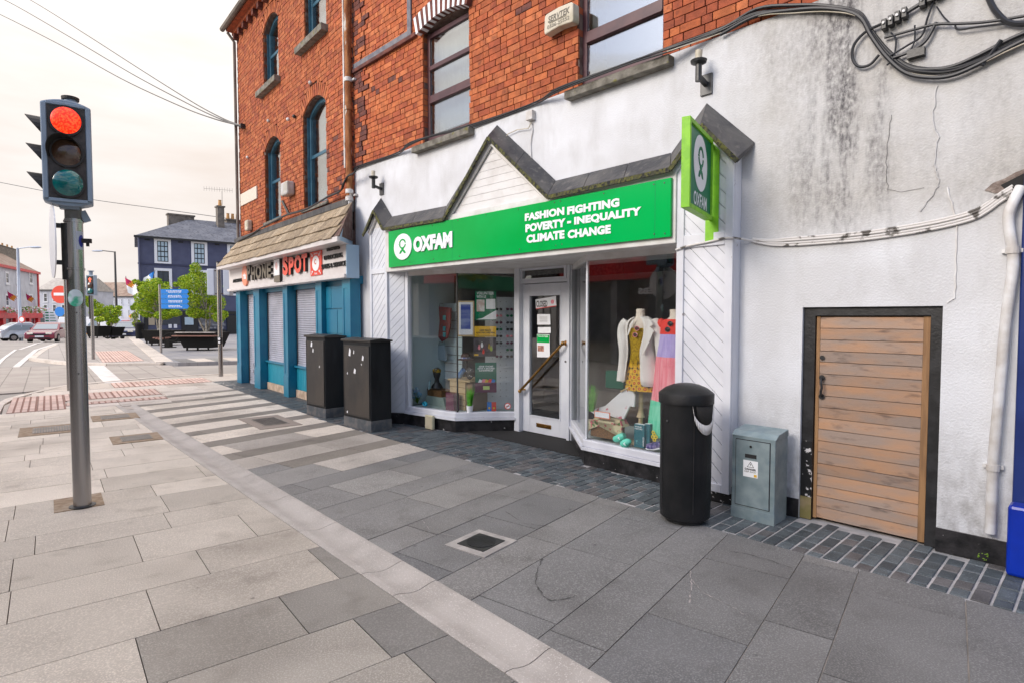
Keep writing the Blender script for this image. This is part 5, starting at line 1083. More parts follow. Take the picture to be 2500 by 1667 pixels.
# drainpipe between the buildings
DPp = thing('rusty_drainpipe', 'drainpipe between the two shops, peeling and rusty above, white below', 'drainpipe', FB, (-6.30, -.08, 0))
MB().tube([(-6.30, -.09, 3.55), (-6.30, -.09, 7.3)], .052, 12).build('upper_pipe', M['rust'], DPp, smooth=True)
MB().box(-6.365, -6.335, -.145, -.02, 4.0, 7.3).build('pale_paint_strip', M['pipe_white'], DPp)
MB().tube([(-6.30, -.09, .10), (-6.30, -.09, 3.56)], .046, 12).build('lower_pipe', M['pipe_white'], DPp, smooth=True)
for z, m in ((3.62, 'pipe_white'), (3.50, 'pipe_white'), (4.95, 'rust'), (1.55, 'pipe_white'), (1.45, 'pipe_white'), (5.4, 'pipe_white')): MB().lathe([(.058, -.035), (.064, -.03), (.064, .03), (.058, .035)], (-6.30, -.09, z), 14).build('collar', M[m], DPp, smooth=True)
for z in (3.56, 5.4, 1.5): MB().box(-6.38, -6.18, -.05, 0, z-.015, z+.015).build('bracket', M['pipe_white'], DPp)
# ================================================================ street furniture
TL = thing('traffic_light', 'tall steel traffic light pole with lit red lamp in a grey housing', 'traffic light', FW, (-3.63, 4.87, 0))
px_, py_ = -3.63, 4.87
vd = Vector((px_, py_, 0)).normalized(); rt = Vector((vd.y, -vd.x, 0))          # rt: to the right as seen from the pavement
MB().tube([(px_, py_, 0), (px_, py_, 2.40)], .064, 28).build('pole', M['steel'], TL, smooth=True)
MB().lathe([(.095, 0), (.095, .008), (.068, .012)], (px_, py_, .004), 24).build('base_ring', M['black'], TL)
MB().tube([(px_, py_, 2.38), (px_, py_, 2.56)], .060, 20).build('collar', mat('dull_grey_plastic', (.12,.12,.12), .5, col2=(.2,.2,.19), scale=6), TL, smooth=True)
for z in (2.38, 1.99): MB().lathe([(.066, -.010), (.070, -.008), (.070, .008), (.066, .010)], (px_, py_, z), 24).build('band', M['steel'], TL)
th_ = radians(35); TH0 = th_
def hd(p):
    p = (p[0]*.95+(-.022 if th_ == TH0 else 0), p[1], p[2]-.085); return (px_+p[0]*cos(th_)-p[1]*sin(th_), py_+p[0]*sin(th_)+p[1]*cos(th_), p[2])
def hb(mb, name, m, par, **k): mb.v = [hd(v) for v in mb.v]; return mb.build(name, m, par, **k)
HX = .0
def arcprof(x0, x1, z, s, bulge, n=8): return [(x0+(x1-x0)*i/n, z+s*bulge*(1-(2*i/n-1)**2)) for i in range(n+1)]
body = hb(MB().prism(arcprof(-.17, .17, 2.60, -1, .035)[::1]+arcprof(.17, -.17, 3.365, 1, .04), .16, 'xz', at=-.17), 'signal_head', M['lamp_grey'], TL, bevel=.01)
hb(MB().box(-.128, .128, -.176, -.171, 2.625, 3.345), 'face', M['face'], body)
hb(MB().box(-.165, -.132, -.186, -.171, 2.615, 3.355).box(.132, .165, -.186, -.171, 2.615, 3.355).box(-.132, .132, -.186, -.171, 3.35, 3.375).box(-.132, .132, -.186, -.171, 2.595, 2.62), 'rim', M['lamp_grey'], body, bevel=.004)
for z, m, nm in ((3.235, 'lens_red', 'red_lens'), (2.985, 'lens_off', 'amber_lens'), (2.745, 'lens_green', 'green_lens')):
    l = MB().lathe([(.112, .0), (.112, .012), (.106, .018), (.085, .032), (.05, .042), (.0, .046)], (0, -.176, z), 32, axis='y'); hb(l, nm, M[m], body, smooth=True)
    hb(MB().lathe([(.113, .0), (.119, .0), (.119, .02), (.113, .02)], (0, -.176, z), 32, axis='y'), 'lens_ring', M['visor'], body)
v = MB(); n = 24
for i in range(n):                                 # deeper hood round the middle lamp
    a0_, a1_ = radians(-25+230*i/n), radians(-25+230*(i+1)/n); d_ = lambda a: .03+.13*max(0, sin(a-.5))
    q = [(.118*cos(a0_), -.176, 2.985+.118*sin(a0_)), (.118*cos(a1_), -.176, 2.985+.118*sin(a1_)), (.118*cos(a1_)-.02, -.176-d_(a1_), 2.985+.118*sin(a1_)), (.118*cos(a0_)-.02, -.176-d_(a0_), 2.985+.118*sin(a0_))]
    v.add(q, [(0, 1, 2, 3)])
vo = hb(v, 'hood', M['visor'], body); so = vo.modifiers.new('s', 'SOLIDIFY'); so.thickness = .004
hb(MB().lathe([(.045, 0), (.05, .03), (.04, .05), (.0, .055)], (0.03, -.08, 3.39), 18), 'top_cap', M['lamp_grey'], body, smooth=True)
hb(MB().lathe([(.0, .0), (.062, .0), (.064, .022), (.02, .03), (0, .03)], (.03, -.08, 3.43), 20), 'cap_disc', M['visor'], body)
hb(MB().box(-.07, .07, -.12, 0, 2.555, 2.60), 'mounting_bracket', M['lamp_grey'], body, bevel=.01)
th0 = th_; th_ = math.atan2(-rt.y, -rt.x)-radians(90)-radians(8); px0, py0 = px_, py_; px_, py_ = px_-.02, py_+.12
b2 = hb(MB().box(-.15, .15, .02, .13, 2.62, 3.33), 'rear_signal_head', M['lamp_grey'], TL, bevel=.01)
hb(MB().box(-.14, .14, .131, .136, 2.64, 3.31), 'face', M['face'], b2)
for z in (3.20, 2.97, 2.74):
    v = MB(); n = 16
    for i in range(n):
        a0_, a1_ = radians(-60+300*i/n), radians(-60+300*(i+1)/n); d_ = lambda a: .06+.085*(sin(a)+.86)
        q = [(.105*cos(a0_), .136, z+.105*sin(a0_)), (.105*cos(a1_), .136, z+.105*sin(a1_)), (.115*cos(a1_), .136+d_(a1_), z+.105*sin(a1_)+.015), (.115*cos(a0_), .136+d_(a0_), z+.105*sin(a0_)+.015)]
        v.add(q, [(0, 1, 2, 3)])
    vo = hb(v, 'hood', M['visor'], b2); so = vo.modifiers.new('s', 'SOLIDIFY'); so.thickness = .005
th_ = th0; px_, py_ = px0, py0
def along(a, b, z): return (px_+rt.x*a-vd.x*b, py_+rt.y*a-vd.y*b, z)
MB().tube([along(-.052, .012, 1.90), along(-.052, .012, 2.36)], .034, 12).build('black_conduit', M['black'], TL, smooth=True)
dk = MB(); nd = (rt*.995+vd*.09).normalized(); c = Vector(along(-.14, 0, 2.21)); e1 = Vector((0, 0, 1)); e2 = nd.cross(e1)
dk.add([c+(e1*cos(2*pi*i/36)+e2*sin(2*pi*i/36))*.30-nd*.004 for i in range(36)]+[c+(e1*cos(2*pi*i/36)+e2*sin(2*pi*i/36))*.30+nd*.004 for i in range(36)], [tuple(range(36)), tuple(range(36, 72))[::-1]]+[(i, (i+1) % 36, (i+1) % 36+36, i+36)[::-1] for i in range(36)])
dk.build('edge_on_disc_sign', M['sign_white'], TL)
for z in (2.34, 2.04): MB().bar(along(-.14, 0, z), along(-.05, 0, z), .05, .035).build('sign_clamp', M['black'], TL)
MB().bar(along(.055, .0, 2.42), along(.10, .0, 2.44), .05, .09).build('detector', M['lamp_grey'], TL)
MB().bar(along(.05, .03, 2.225), along(.115, .05, 2.225), .035, .035).tube([along(.09, .04, 2.21), along(.09, .04, 2.18)], .012, 8).build('spotlight', M['visor'], TL)
def sticker(a0, a1, z0, z1, m, name, rr=.0655, shape='rect'):
    mb = MB(); n = 10; base_a = math.atan2(-vd.y, -vd.x)
    if shape == 'rect':
        for i in range(n):
            p, q = base_a+a0+(a1-a0)*i/n, base_a+a0+(a1-a0)*(i+1)/n
            mb.add([(px_+rr*cos(p), py_+rr*sin(p), z0), (px_+rr*cos(q), py_+rr*sin(q), z0), (px_+rr*cos(q), py_+rr*sin(q), z1), (px_+rr*cos(p), py_+rr*sin(p), z1)], [(0, 1, 2, 3)])
    else:
        am, zm, ra, rz = (a0+a1)/2, (z0+z1)/2, (a1-a0)/2, (z1-z0)/2
        for i in range(16):
            c0_, c1_ = -1+2*i/16, -1+2*(i+1)/16; h0_, h1_ = sqrt(1-c0_*c0_), sqrt(max(0, 1-c1_*c1_)); p, q = base_a+am+ra*c0_, base_a+am+ra*c1_
            mb.add([(px_+rr*cos(p), py_+rr*sin(p), zm-rz*h0_), (px_+rr*cos(q), py_+rr*sin(q), zm-rz*h1_), (px_+rr*cos(q), py_+rr*sin(q), zm+rz*h1_), (px_+rr*cos(p), py_+rr*sin(p), zm+rz*h0_)], [(0, 1, 2, 3)])
    return mb.build(name, m, TL)
sticker(.2, 1.2, 2.15, 2.30, M['signback'], 'sticker'); sticker(.45, 1.2, 2.17, 2.27, mat('dark_blue_print', (.02,.03,.25), .4), 'sticker_print', .0660, 'o')
sticker(-.95, .85, 1.68, 1.82, mat('green_sticker', (.05,.42,.25), .4, col2=(.6,.7,.75), scale=14), 'round_sticker', .0656, 'o')
for z in (1.63, 1.13): MB().ball(along(0, .065, z), .007).build('rivet', M['steel_dark'], TL)
pb_ = thing('base_plate', 'brown rusty square plate round the foot of the traffic light pole', 'metal plate', FL, (-6.22, .16, 0))
MB().box(-6.43, -6.0, -.0, .34, -.004, .006).build('plate', M['wood_plate'], pb_)

LB = thing('litter_bin', 'black round litter bin with domed lid and steel rimmed opening', 'litter bin', FB, (.11, -.60, 0))
bc = (.088, -.685); LB.location = FB.w(bc[0], bc[1], 0); INFO[LB.name] = (FB, Vector((bc[0], bc[1], 0)), 0)
C3 = (bc[0], bc[1], 0)
MB().lathe([(.13, 0), (.15, .0), (.15, .03)], C3, 32).build('foot', M['black'], LB)
MB().lathe([(.168, .025), (.190, .04), (.194, .12), (.197, .945)], C3, 48).build('body', M['binblack'], LB, smooth=True)
MB().lathe([(.195, .928), (.210, .930), (.211, 1.002), (.203, 1.012), (.16, 1.045), (.10, 1.070), (.05, 1.080), (.0, 1.082)], C3, 48).build('lid', M['binblack'], LB, smooth=True)
ca_ = math.atan2(-4.84+.685, 2.42-.09)            # direction of the pavement side, in the wall frame
def shell(a0, a1, z0f, z1f, r, m, name, n=18, off=0):
    mb = MB()
    for i in range(n):
        p, q = a0+(a1-a0)*i/n, a0+(a1-a0)*(i+1)/n
        mb.add([(bc[0]+r*cos(p), bc[1]+r*sin(p), z0f(i/n)), (bc[0]+r*cos(q), bc[1]+r*sin(q), z0f((i+1)/n)), (bc[0]+r*cos(q), bc[1]+r*sin(q), z1f((i+1)/n)), (bc[0]+r*cos(p), bc[1]+r*sin(p), z1f(i/n))], [(0, 1, 2, 3)])
    o = mb.build(name, m, LB, smooth=2); s_ = o.modifiers.new('s', 'SOLIDIFY'); s_.thickness = .004; return o
oc = ca_+.85
U = lambda t, dpt: .93-dpt*sqrt(max(0, 1-(2*t-1)**2))
shell(oc-.62, oc+.62, lambda t: U(t, .225), lambda t: U(t, .15), .2085, M['pipe_white'], 'steel_rim'); shell(oc-.50, oc+.50, lambda t: U(t, .15), lambda t: .931, .2050, M['dark'], 'opening')
for a in (ca_-1.05, ca_+.30): mb = MB().bar((bc[0]+.2*cos(a), bc[1]+.2*sin(a), .10), (bc[0]+.2035*cos(a), bc[1]+.2035*sin(a), .88), .004, .004); mb.build('door_seam', M['black'], LB)
a = ca_-.75; MB().ball((bc[0]+.2*cos(a), bc[1]+.2*sin(a), .80), .009).build('lock', M['steel_dark'], LB)

SC = thing('utility_box', 'small galvanised grey utility box with danger sticker against the white wall', 'utility box', FB, (.48, -.2, 0))
x0, x1, y0, y1, zt = .305, .645, -.34, -.10, .66
MB().box(x0, x1, y0, y1, 0, zt).prism([(y0-.006, zt), (y1, zt), (y1, zt+.055), (y0+.05, zt+.035)], x1-x0+.012, 'yz', at=x0-.006).build('casing', M['grey_metal'], SC, bevel=.004)
MB().box(x0+.03, x1-.035, y0-.003, y0-.001, .105, zt-.025).build('door_gap', M['black'], SC); dr2 = MB().box(x0+.036, x1-.041, y0-.008, y0-.003, .111, zt-.031).build('door', M['grey_metal'], SC)
MB().box(x0-.002, x1+.002, y0-.004, y0, .0, .085).build('base_skirt', M['grey_metal'], SC)
cxs = (x0+x1)/2-.015; MB().lathe([(.010, 0), (.010, .004)], (cxs, y0-.0085, zt-.075), 12, axis='y').build('lock', M['black'], dr2); MB().box(cxs-.045, cxs+.045, y0-.011, y0-.008, zt-.165, zt-.135).build('slot_handle', M['black'], dr2)
MB().box(cxs-.058, cxs+.058, y0-.0095, y0-.0082, .345, .475).build('danger_sticker', M['paper'], dr2)
mb = MB(); mb.prism([(cxs-.028, .422), (cxs+.028, .422), (cxs, .468)], -.0006, 'xz', at=y0-.0096); mb.build('warning_triangle', M['black'], dr2)
mb = MB(); mb.prism([(cxs-.022, .4255), (cxs+.022, .4255), (cxs, .461)], -.0006, 'xz', at=y0-.0103); mb.build('triangle_fill', M['paper'], dr2)
mb = MB(); mb.prism([(cxs+.004, .456), (cxs-.006, .442), (cxs+.001, .442), (cxs-.004, .429), (cxs+.007, .445), (cxs+.001, .445)], -.0006, 'xz', at=y0-.011); mb.build('lightning_bolt', M['black'], dr2)
text('DANGER', cxs-.045, cxs+.045, .398, .414, y0-.0100, M['black'], dr2, bold=.05); text('KEEP AWAY', cxs-.047, cxs+.047, .380, .393, y0-.0100, inkm, dr2, bold=.01); MB().box(cxs+.028, cxs+.05, y0-.0102, y0-.0096, .35, .37).build('yellow_mark', M['yellow'], dr2)
# black cabinets
FC = Frame((0, 0), -44)
def cabinet(p_fl, p_fr, depth, h, fr_, label, spots):
    u0, v0 = fr_.gr(*p_fl); u1, v1 = fr_.gr(*p_fr); v = (v0+v1)/2
    t = thing('utility_cabinet', label, 'cabinet', fr_, ((u0+u1)/2, v+depth/2, 0), group='black utility cabinets')
    MB().box(u0-.0, u1+.0, v-.0, v+depth, 0, .15).build('plinth', M['cab_plinth'], t, bevel=.006)
    MB().box(u0+.003, u1-.003, v+.004, v+depth-.004, .15, h).build('casing', M['cab'], t, bevel=.006)
    MB().prism([(v-.02, h), (v+depth+.01, h), (v+depth+.01, h+.025), (v+depth*.5, h+.05), (v-.02, h+.03)], u1-u0+.05, 'yz', at=u0-.025).build('lid', M['cab_lit'], t, bevel=.004)
    MB().box(u0+.035, u1-.035, v-.006, v+.003, .19, h-.06).build('door', M['cab_lit'], t, bevel=.003)
    mb = MB().box(u0+.028, u0+.034, v-.010, v+.003, .183, h-.053).box(u1-.034, u1-.028, v-.010, v+.003, .183, h-.053).box(u0+.034, u1-.034, v-.010, v+.003, .183, .189).box(u0+.034, u1-.034, v-.010, v+.003, h-.059, h-.053); mb.build('door_rim', M['steel_dark'], t)
    for (a, b, w, hh) in spots:
        b *= .84; MB().prism([(u0+a, b), (u0+a+w*.8, b-.01), (u0+a+w, b+hh*.7), (u0+a+w*.4, b+hh)], -.001, 'xz', at=v-.0065).build('torn_sticker', M['paper'], t)
cabinet((753, 1009), (791, 1021.5), .36, 1.265, FC, 'black utility cabinet farther from the camera, in front of the turquoise boards', [(.18, 1.33, .06, .08), (.24, 1.23, .04, .06), (.45, .95, .03, .03)])
cabinet((846.5, 1037), (899, 1056), .34, 1.245, FC, 'black utility cabinet nearer the camera with torn stickers beside the white drainpipe', [(.17, 1.24, .06, .11), (.30, .95, .06, .07), (.52, 1.18, .05, .07), (.12, .92, .02, .03), (.50, 1.10, .02, .02), (.1, .25, .03, .03), (.30, 1.28, .02, .05)])
# ---------------------------------------------------------------- signals and poles farther off
def pole_thing(name, label, cat, X, Y, z0, z1, r, m='steel', group=None, x1=0):
    t = thing(name, label, cat, FW, (X, Y, z0), group=group); MB().tube([(X, Y, z0), (X, Y, z1)], r, 14).build('pole', M[m], t, smooth=True); return t
FST = pole_thing('traffic_light', 'distant small traffic light with lit red arrow on the island', 'traffic light', -15.13, 21.05, .05, 2.35, .055)
X, Y = -15.1, 20.99
h_ = MB().box(X-.155, X+.155, Y-.02, Y+.12, 2.34, 3.07).build('signal_head', M['lamp_grey'], FST, bevel=.015); MB().box(X-.11, X+.11, Y-.03, Y-.021, 2.38, 3.03).build('face', M['visor'], h_)
MB().tube([(X-.02, Y+.05, 3.07), (X-.02, Y+.05, 3.22)], .06, 10).lathe([(.1, 0), (.1, .03)], (X-.02, Y+.05, 3.20), 12).build('top_cap', M['lamp_grey'], h_)
MB().prism([(X-.06, 2.91), (X, 2.98), (X+.06, 2.91), (X+.025, 2.91), (X+.025, 2.82), (X-.025, 2.82), (X-.025, 2.91)][::-1], -.01, 'xz', at=Y-.032).build('lit_arrow', M['red_lit'], h_)
for z in (2.71, 2.50): MB().lathe([(.095, 0), (.095, .02), (.05, .045), (0, .05)], (X, Y-.031, z), 18, axis='y').build('lens', M['lens_off' if z > 2.6 else 'lens_green'], h_, smooth=True)
MB().box(X-.09, X-.05, Y-.01, Y+.03, 1.5, 2.34).build('conduit', M['black'], FST)
t = pole_thing('signal_pole', 'steel pole with two grey signal backs and a push button at the pavement corner', 'signal pole', -7.82, 15.63, 0, 3.02, .057)
MB().lathe([(.062, 0), (.062, .03)], (-7.82, 15.63, 3.02), 14).build('cap', M['black'], t)
for (x0, x1) in ((-8.13, -7.93), (-7.70, -7.52)): MB().box(x0, x1, 15.60, 15.80, 2.16, 2.86).build('signal_back', M['signback'], t, bevel=.02)
MB().bar((-8.0, 15.65, 2.80), (-7.55, 15.65, 2.90), .03).bar((-8.0, 15.65, 2.20), (-7.55, 15.65, 2.20), .03).build('bracket', M['steel'], t)
o = MB().box(-7.84, -7.72, 15.50, 15.58, .86, 1.06).build('push_button', M['black'], t, bevel=.03); MB().lathe([(.035, 0), (.03, .012)], (-7.78, 15.498, 1.0), 12, axis='y').lathe([(.03, 0), (.025, .012)], (-7.78, 15.498, .91), 12, axis='y').build('button', M['paper'], o)
pole_thing('thin_pole', 'thin steel pole mostly hidden behind the traffic light pole', 'pole', -9.60, 12.59, 0, 2.5, .035)
t = pole_thing('road_sign', 'round red no entry sign partly behind the traffic light pole', 'road sign', -15.72, 20.6, .05, 2.75, .04)
MB().lathe([(.31, 0), (.31, .012)], (-15.86, 20.55, 2.36), 30, axis='y').build('no_entry_disc', M['redpanel'], t); MB().box(-16.08, -15.64, 20.53, 20.537, 2.32, 2.42).build('white_bar', M['sign_white'], t)
MB().lathe([(.17, 0), (.17, .012)], (-15.90, 20.55, 1.76), 24, axis='y').build('blue_disc', M['signblue'], t)
t = pole_thing('direction_sign', 'steel pole with four bright blue finger blades in front of the green trees', 'direction sign', -14.67, 24.37, .05, 2.92, .045)
for k_ in range(4):
    z = 2.62-.205*k_; x0, x1 = -14.6, -13.52; o = MB().prism([(x0, z-.095), (x1-.0, z-.095), (x1+.07, z), (x1, z+.095), (x0, z+.095)], .03, 'xz', at=24.33).build('finger_blade', M['signblue'], t)
    mb = MB()
    for j in range(2):
        x = x0+.22+RND.uniform(0, .1)
        while x < x1-.2-.1*RND.random(): w = RND.uniform(.03, .09); mb.box(x, x+w, 24.322, 24.329, z+.012-.05*j, z+.038-.05*j); x += w+.02
    mb.build('small_lettering', M['paper'], o)
def lamp(label, X, Y, z0, h, arm, r=.09):
    t = thing('street_lamp', label, 'street lamp', FW, (X, Y, z0), group='street lamps'); MB().tube([(X, Y, z0), (X, Y, z0+h)], r, 10, r1=r*.6).build('pole', M['steel_dark'] if arm < 0 else M['signback'], t, smooth=True)
    MB().tube([(X, Y, z0+h-.05), (X+arm*.6, Y, z0+h+.1)], .05, 8).build('arm', M['steel_dark'] if arm < 0 else M['signback'], t)
    c = X+arm*.8; MB().ball((c, Y, z0+h+.06), abs(arm)*.28, .16, .10, 12).build('lantern', M['signback'], t, smooth=True)
lamp('tall street lamp with arm to the right in front of the pale terrace', -42.1, 50, -.5, 7.9, 1.9, .16)
lamp('tall street lamp with arm to the left beyond the small trees', -40.6, 60, -.8, 9.0, -2.2, .14)
# ---------------------------------------------------------------- planters, trees, bench
def leafcloud(blobs, n, sz, name, parent, seed=1):
    r = random.Random(seed); mb = MB(); tot = sum(b[3] for b in blobs)
    for (cx, cy, cz, rad, sq) in blobs:
        for _ in range(int(n*rad/tot)):
            while True:
                p = Vector((r.uniform(-1, 1), r.uniform(-1, 1), r.uniform(-1, 1)))
                if p.length < 1 and (p.length > .45 or r.random() < .35): break
            c = Vector((cx+p.x*rad, cy+p.y*rad, cz+p.z*rad*sq)); s_ = sz*r.uniform(.6, 1.3)
            a = Vector((r.gauss(0, 1), r.gauss(0, 1), r.gauss(0, 1))).normalized(); b = a.orthogonal().normalized()*s_*.6; a = a*s_
            mb.mi = 2 if r.random() < .2 else (0 if r.random() < .6 else (1 if r.random() < .7 else 3))
            mb.add([c-a, c+b, c+a, c-b], [(0, 1, 2, 3)])
    return mb.build(name, M['leaf'], parent)
def planter(label, X, Y, w, h, z0=0.08, seat=True, rz=0, tr=None):
    t = thing('planter', label, 'planter', FW, (X, Y, z0), group='black planters in the square')
    t0, b0 = w/2, w/2*.72; d = .55
    mb = MB(); mb.v = [(X-b0, Y-d, z0+.12), (X+b0, Y-d, z0+.12), (X+b0, Y+d, z0+.12), (X-b0, Y+d, z0+.12), (X-t0, Y-d*1.3, z0+h), (X+t0, Y-d*1.3, z0+h), (X+t0, Y+d*1.3, z0+h), (X-t0, Y+d*1.3, z0+h)]
    mb.f = [(0, 3, 2, 1), (4, 5, 6, 7), (0, 1, 5, 4), (1, 2, 6, 5), (2, 3, 7, 6), (3, 0, 4, 7)]; mb.m = [0]*6; mb.build('tub', M['planter'], t)
    if seat:
        MB().box(X-t0-.08, X+t0+.08, Y-d*1.3-.18, Y-d*1.3+.1, z0+h-.17, z0+h-.12).build('seat_board', M['planter_wood'], t); MB().box(X-t0-.0, X+t0+.0, Y-d*1.3-.08, Y-d*1.3+.05, z0+h-.02, z0+h+.03).build('rim', M['concrete'], t)
    mb = MB()
    for s_ in (-.75, 0, .75): mb.box(X+b0*s_-.03, X+b0*s_+.03, Y-d-.02, Y-d+.04, z0, z0+.13)
    mb.box(X-b0*.8, X+b0*.8, Y-d-.02, Y-d+.04, z0, z0+.03).build('feet', M['planter'], t)
planter('wide black planter with wooden seat ledge right of the blue finger sign', -14.05, 26.6, 1.75, .80)
planter('black tapered planter behind the blue sign pole with a birch tree', -18.55, 31.2, 1.45, .78, seat=False)
planter('dark planter edge left of the birch planter', -20.4, 33.5, .9, .75, seat=False)
planter('small black planter on the island right of the small traffic light', -29.4, 41.5, 1.0, .85, z0=.06, seat=False)
planter('small black planter behind the island right of the first one', -29.45, 43.0, 1.0, .75, z0=.06, seat=False)
def birch(label, X, Y, z0, stems, blobs, n, sz, seed):
    t = thing('birch_tree', label, 'tree', FW, (X, Y, z0)); r = random.Random(seed)
    for (dx, dz) in stems: MB().tube(spline([(X+dx*.1, Y, z0), (X+dx*.5, Y+r.uniform(-.1, .1), z0+dz*.4), (X+dx, Y+r.uniform(-.2, .2), z0+dz)], 4), .055, 7, r1=.02).build('trunk', M['bark'], t, smooth=True)
    mb = MB()
    for b in blobs:
        for _ in range(3): mb.tube([(X, Y, z0+.9), (X+(b[0]-X)*.6+r.uniform(-.1, .1), Y+r.uniform(-.3, .3), z0+.9+(b[2]-z0-.9)*.6), (b[0]+r.uniform(-.3, .3)*b[3], b[1]+r.uniform(-.3, .3), b[2]+r.uniform(-.2, .5)*b[3])], .02, 4, r1=.006)
    mb.build('branches', M['bark'], t); leafcloud(blobs, n, sz, 'crown', t, seed)
PXY = lambda x, y, Y: ((x-1250)/FPX*Y, Y, EYE+(772.5-y)/FPX*Y)
def blobs(pts, Y): return [(*PXY(x, y, Y+random.Random(int(x)).uniform(-.5, .5)), r/FPX*Y, sq) for x, y, r, sq in pts]
X, Y, Z = PXY(505, 818, 26.6)
birch('taller green birch tree in the wide seat planter beside the blue sign', X, Y, .85, [(.0, 1.5), (-.6, 1.3), (.25, 1.2)], blobs([(480, 660, 14, 1.3), (470, 690, 22, 1), (500, 690, 24, 1.1), (455, 690, 18, 1), (500, 725, 30, .9), (465, 735, 28, .9), (530, 740, 22, 1), (510, 765, 24, .7), (480, 765, 22, .6), (548, 768, 10, 1), (450, 720, 18, 1), (535, 775, 14, 1)], 26.6), 12000, .036, 3)
X, Y, Z = PXY(388, 815, 31.2)
birch('rounder green birch tree behind the blue finger sign', X, Y, .8, [(-.25, 1.3), (.3, 1.4), (.0, 1.5)], blobs([(372, 705, 26, .9), (400, 715, 24, .9), (355, 730, 22, .9), (385, 745, 30, .8), (415, 750, 22, .8), (350, 755, 18, .8), (365, 765, 20, .6), (400, 770, 22, .5), (425, 735, 16, 1), (430, 765, 14, .6), (385, 692, 14, 1)], 31.2), 11000, .042, 5)
X, Y, Z = PXY(243, 815, 41.5)
birch('small loose tree right of the small traffic light', X, Y, .7, [(.1, 1.3), (-.2, 1.2)], blobs([(225, 740, 14, .8), (240, 752, 16, .8), (252, 765, 14, .8), (232, 765, 12, .7), (212, 730, 9, .8), (245, 780, 11, .6)], 41.5), 2200, .065, 8)
X, Y, Z = PXY(272, 815, 43)
birch('small green tree in the island planter before the white terrace', X, Y, .7, [(.0, 1.3), (.2, 1.2)], blobs([(272, 758, 16, .8), (285, 765, 12, .9), (262, 775, 12, .8), (280, 782, 11, .7), (292, 752, 7, .8), (268, 790, 7, .8)], 43), 2200, .065, 9)
X, Y, Z = PXY(334, 815, 45)
birch('dark leafy shrub at the left corner of the navy building', X, Y, .0, [(.0, 1.0)], blobs([(330, 772, 8, 1.2), (334, 790, 9, 1.1), (326, 752, 6, 1)], 45), 900, .07, 10)
t = thing('bench', 'small black curved bench with slats between the planters', 'bench', FW, (-16.8, 28.6, .08)); bx, by = -16.85, 28.6
MB().box(bx-.12, bx+.12, by-.15, by+.15, .08, .45).box(bx-.28, bx+.28, by-.2, by+.2, .08, .12).build('support', M['planter'], t)
for i in range(5): MB().box(bx-.62+i*.13, bx-.53+i*.13, by-.25, by+.25, .47+.03*abs(i-2), .52+.03*abs(i-2)).build('slat', M['planter_wood'], t)
for s_ in (-.26, .26): MB().tube([(bx+.28+.34*cos(a*pi/10), by+s_, .58+.20*sin(a*pi/10)) for a in range(21)], .03, 6).build('round_arm', M['planter'], t)
t = thing('litter_bin', 'small dark street bin at the end of the island in front of the blue car', 'litter bin', FW, (-25.2, 39.5, .02)); MB().lathe([(.2, .0), (.24, .1), (.27, 1.0), (.30, 1.02)], (-25.2, 39.5, .02), 16).build('body', M['planter'], t); MB().lathe([(.30, 0), (.22, .12), (.1, .16)], (-25.2, 39.5, 1.04), 16).build('lid', M['planter'], t)
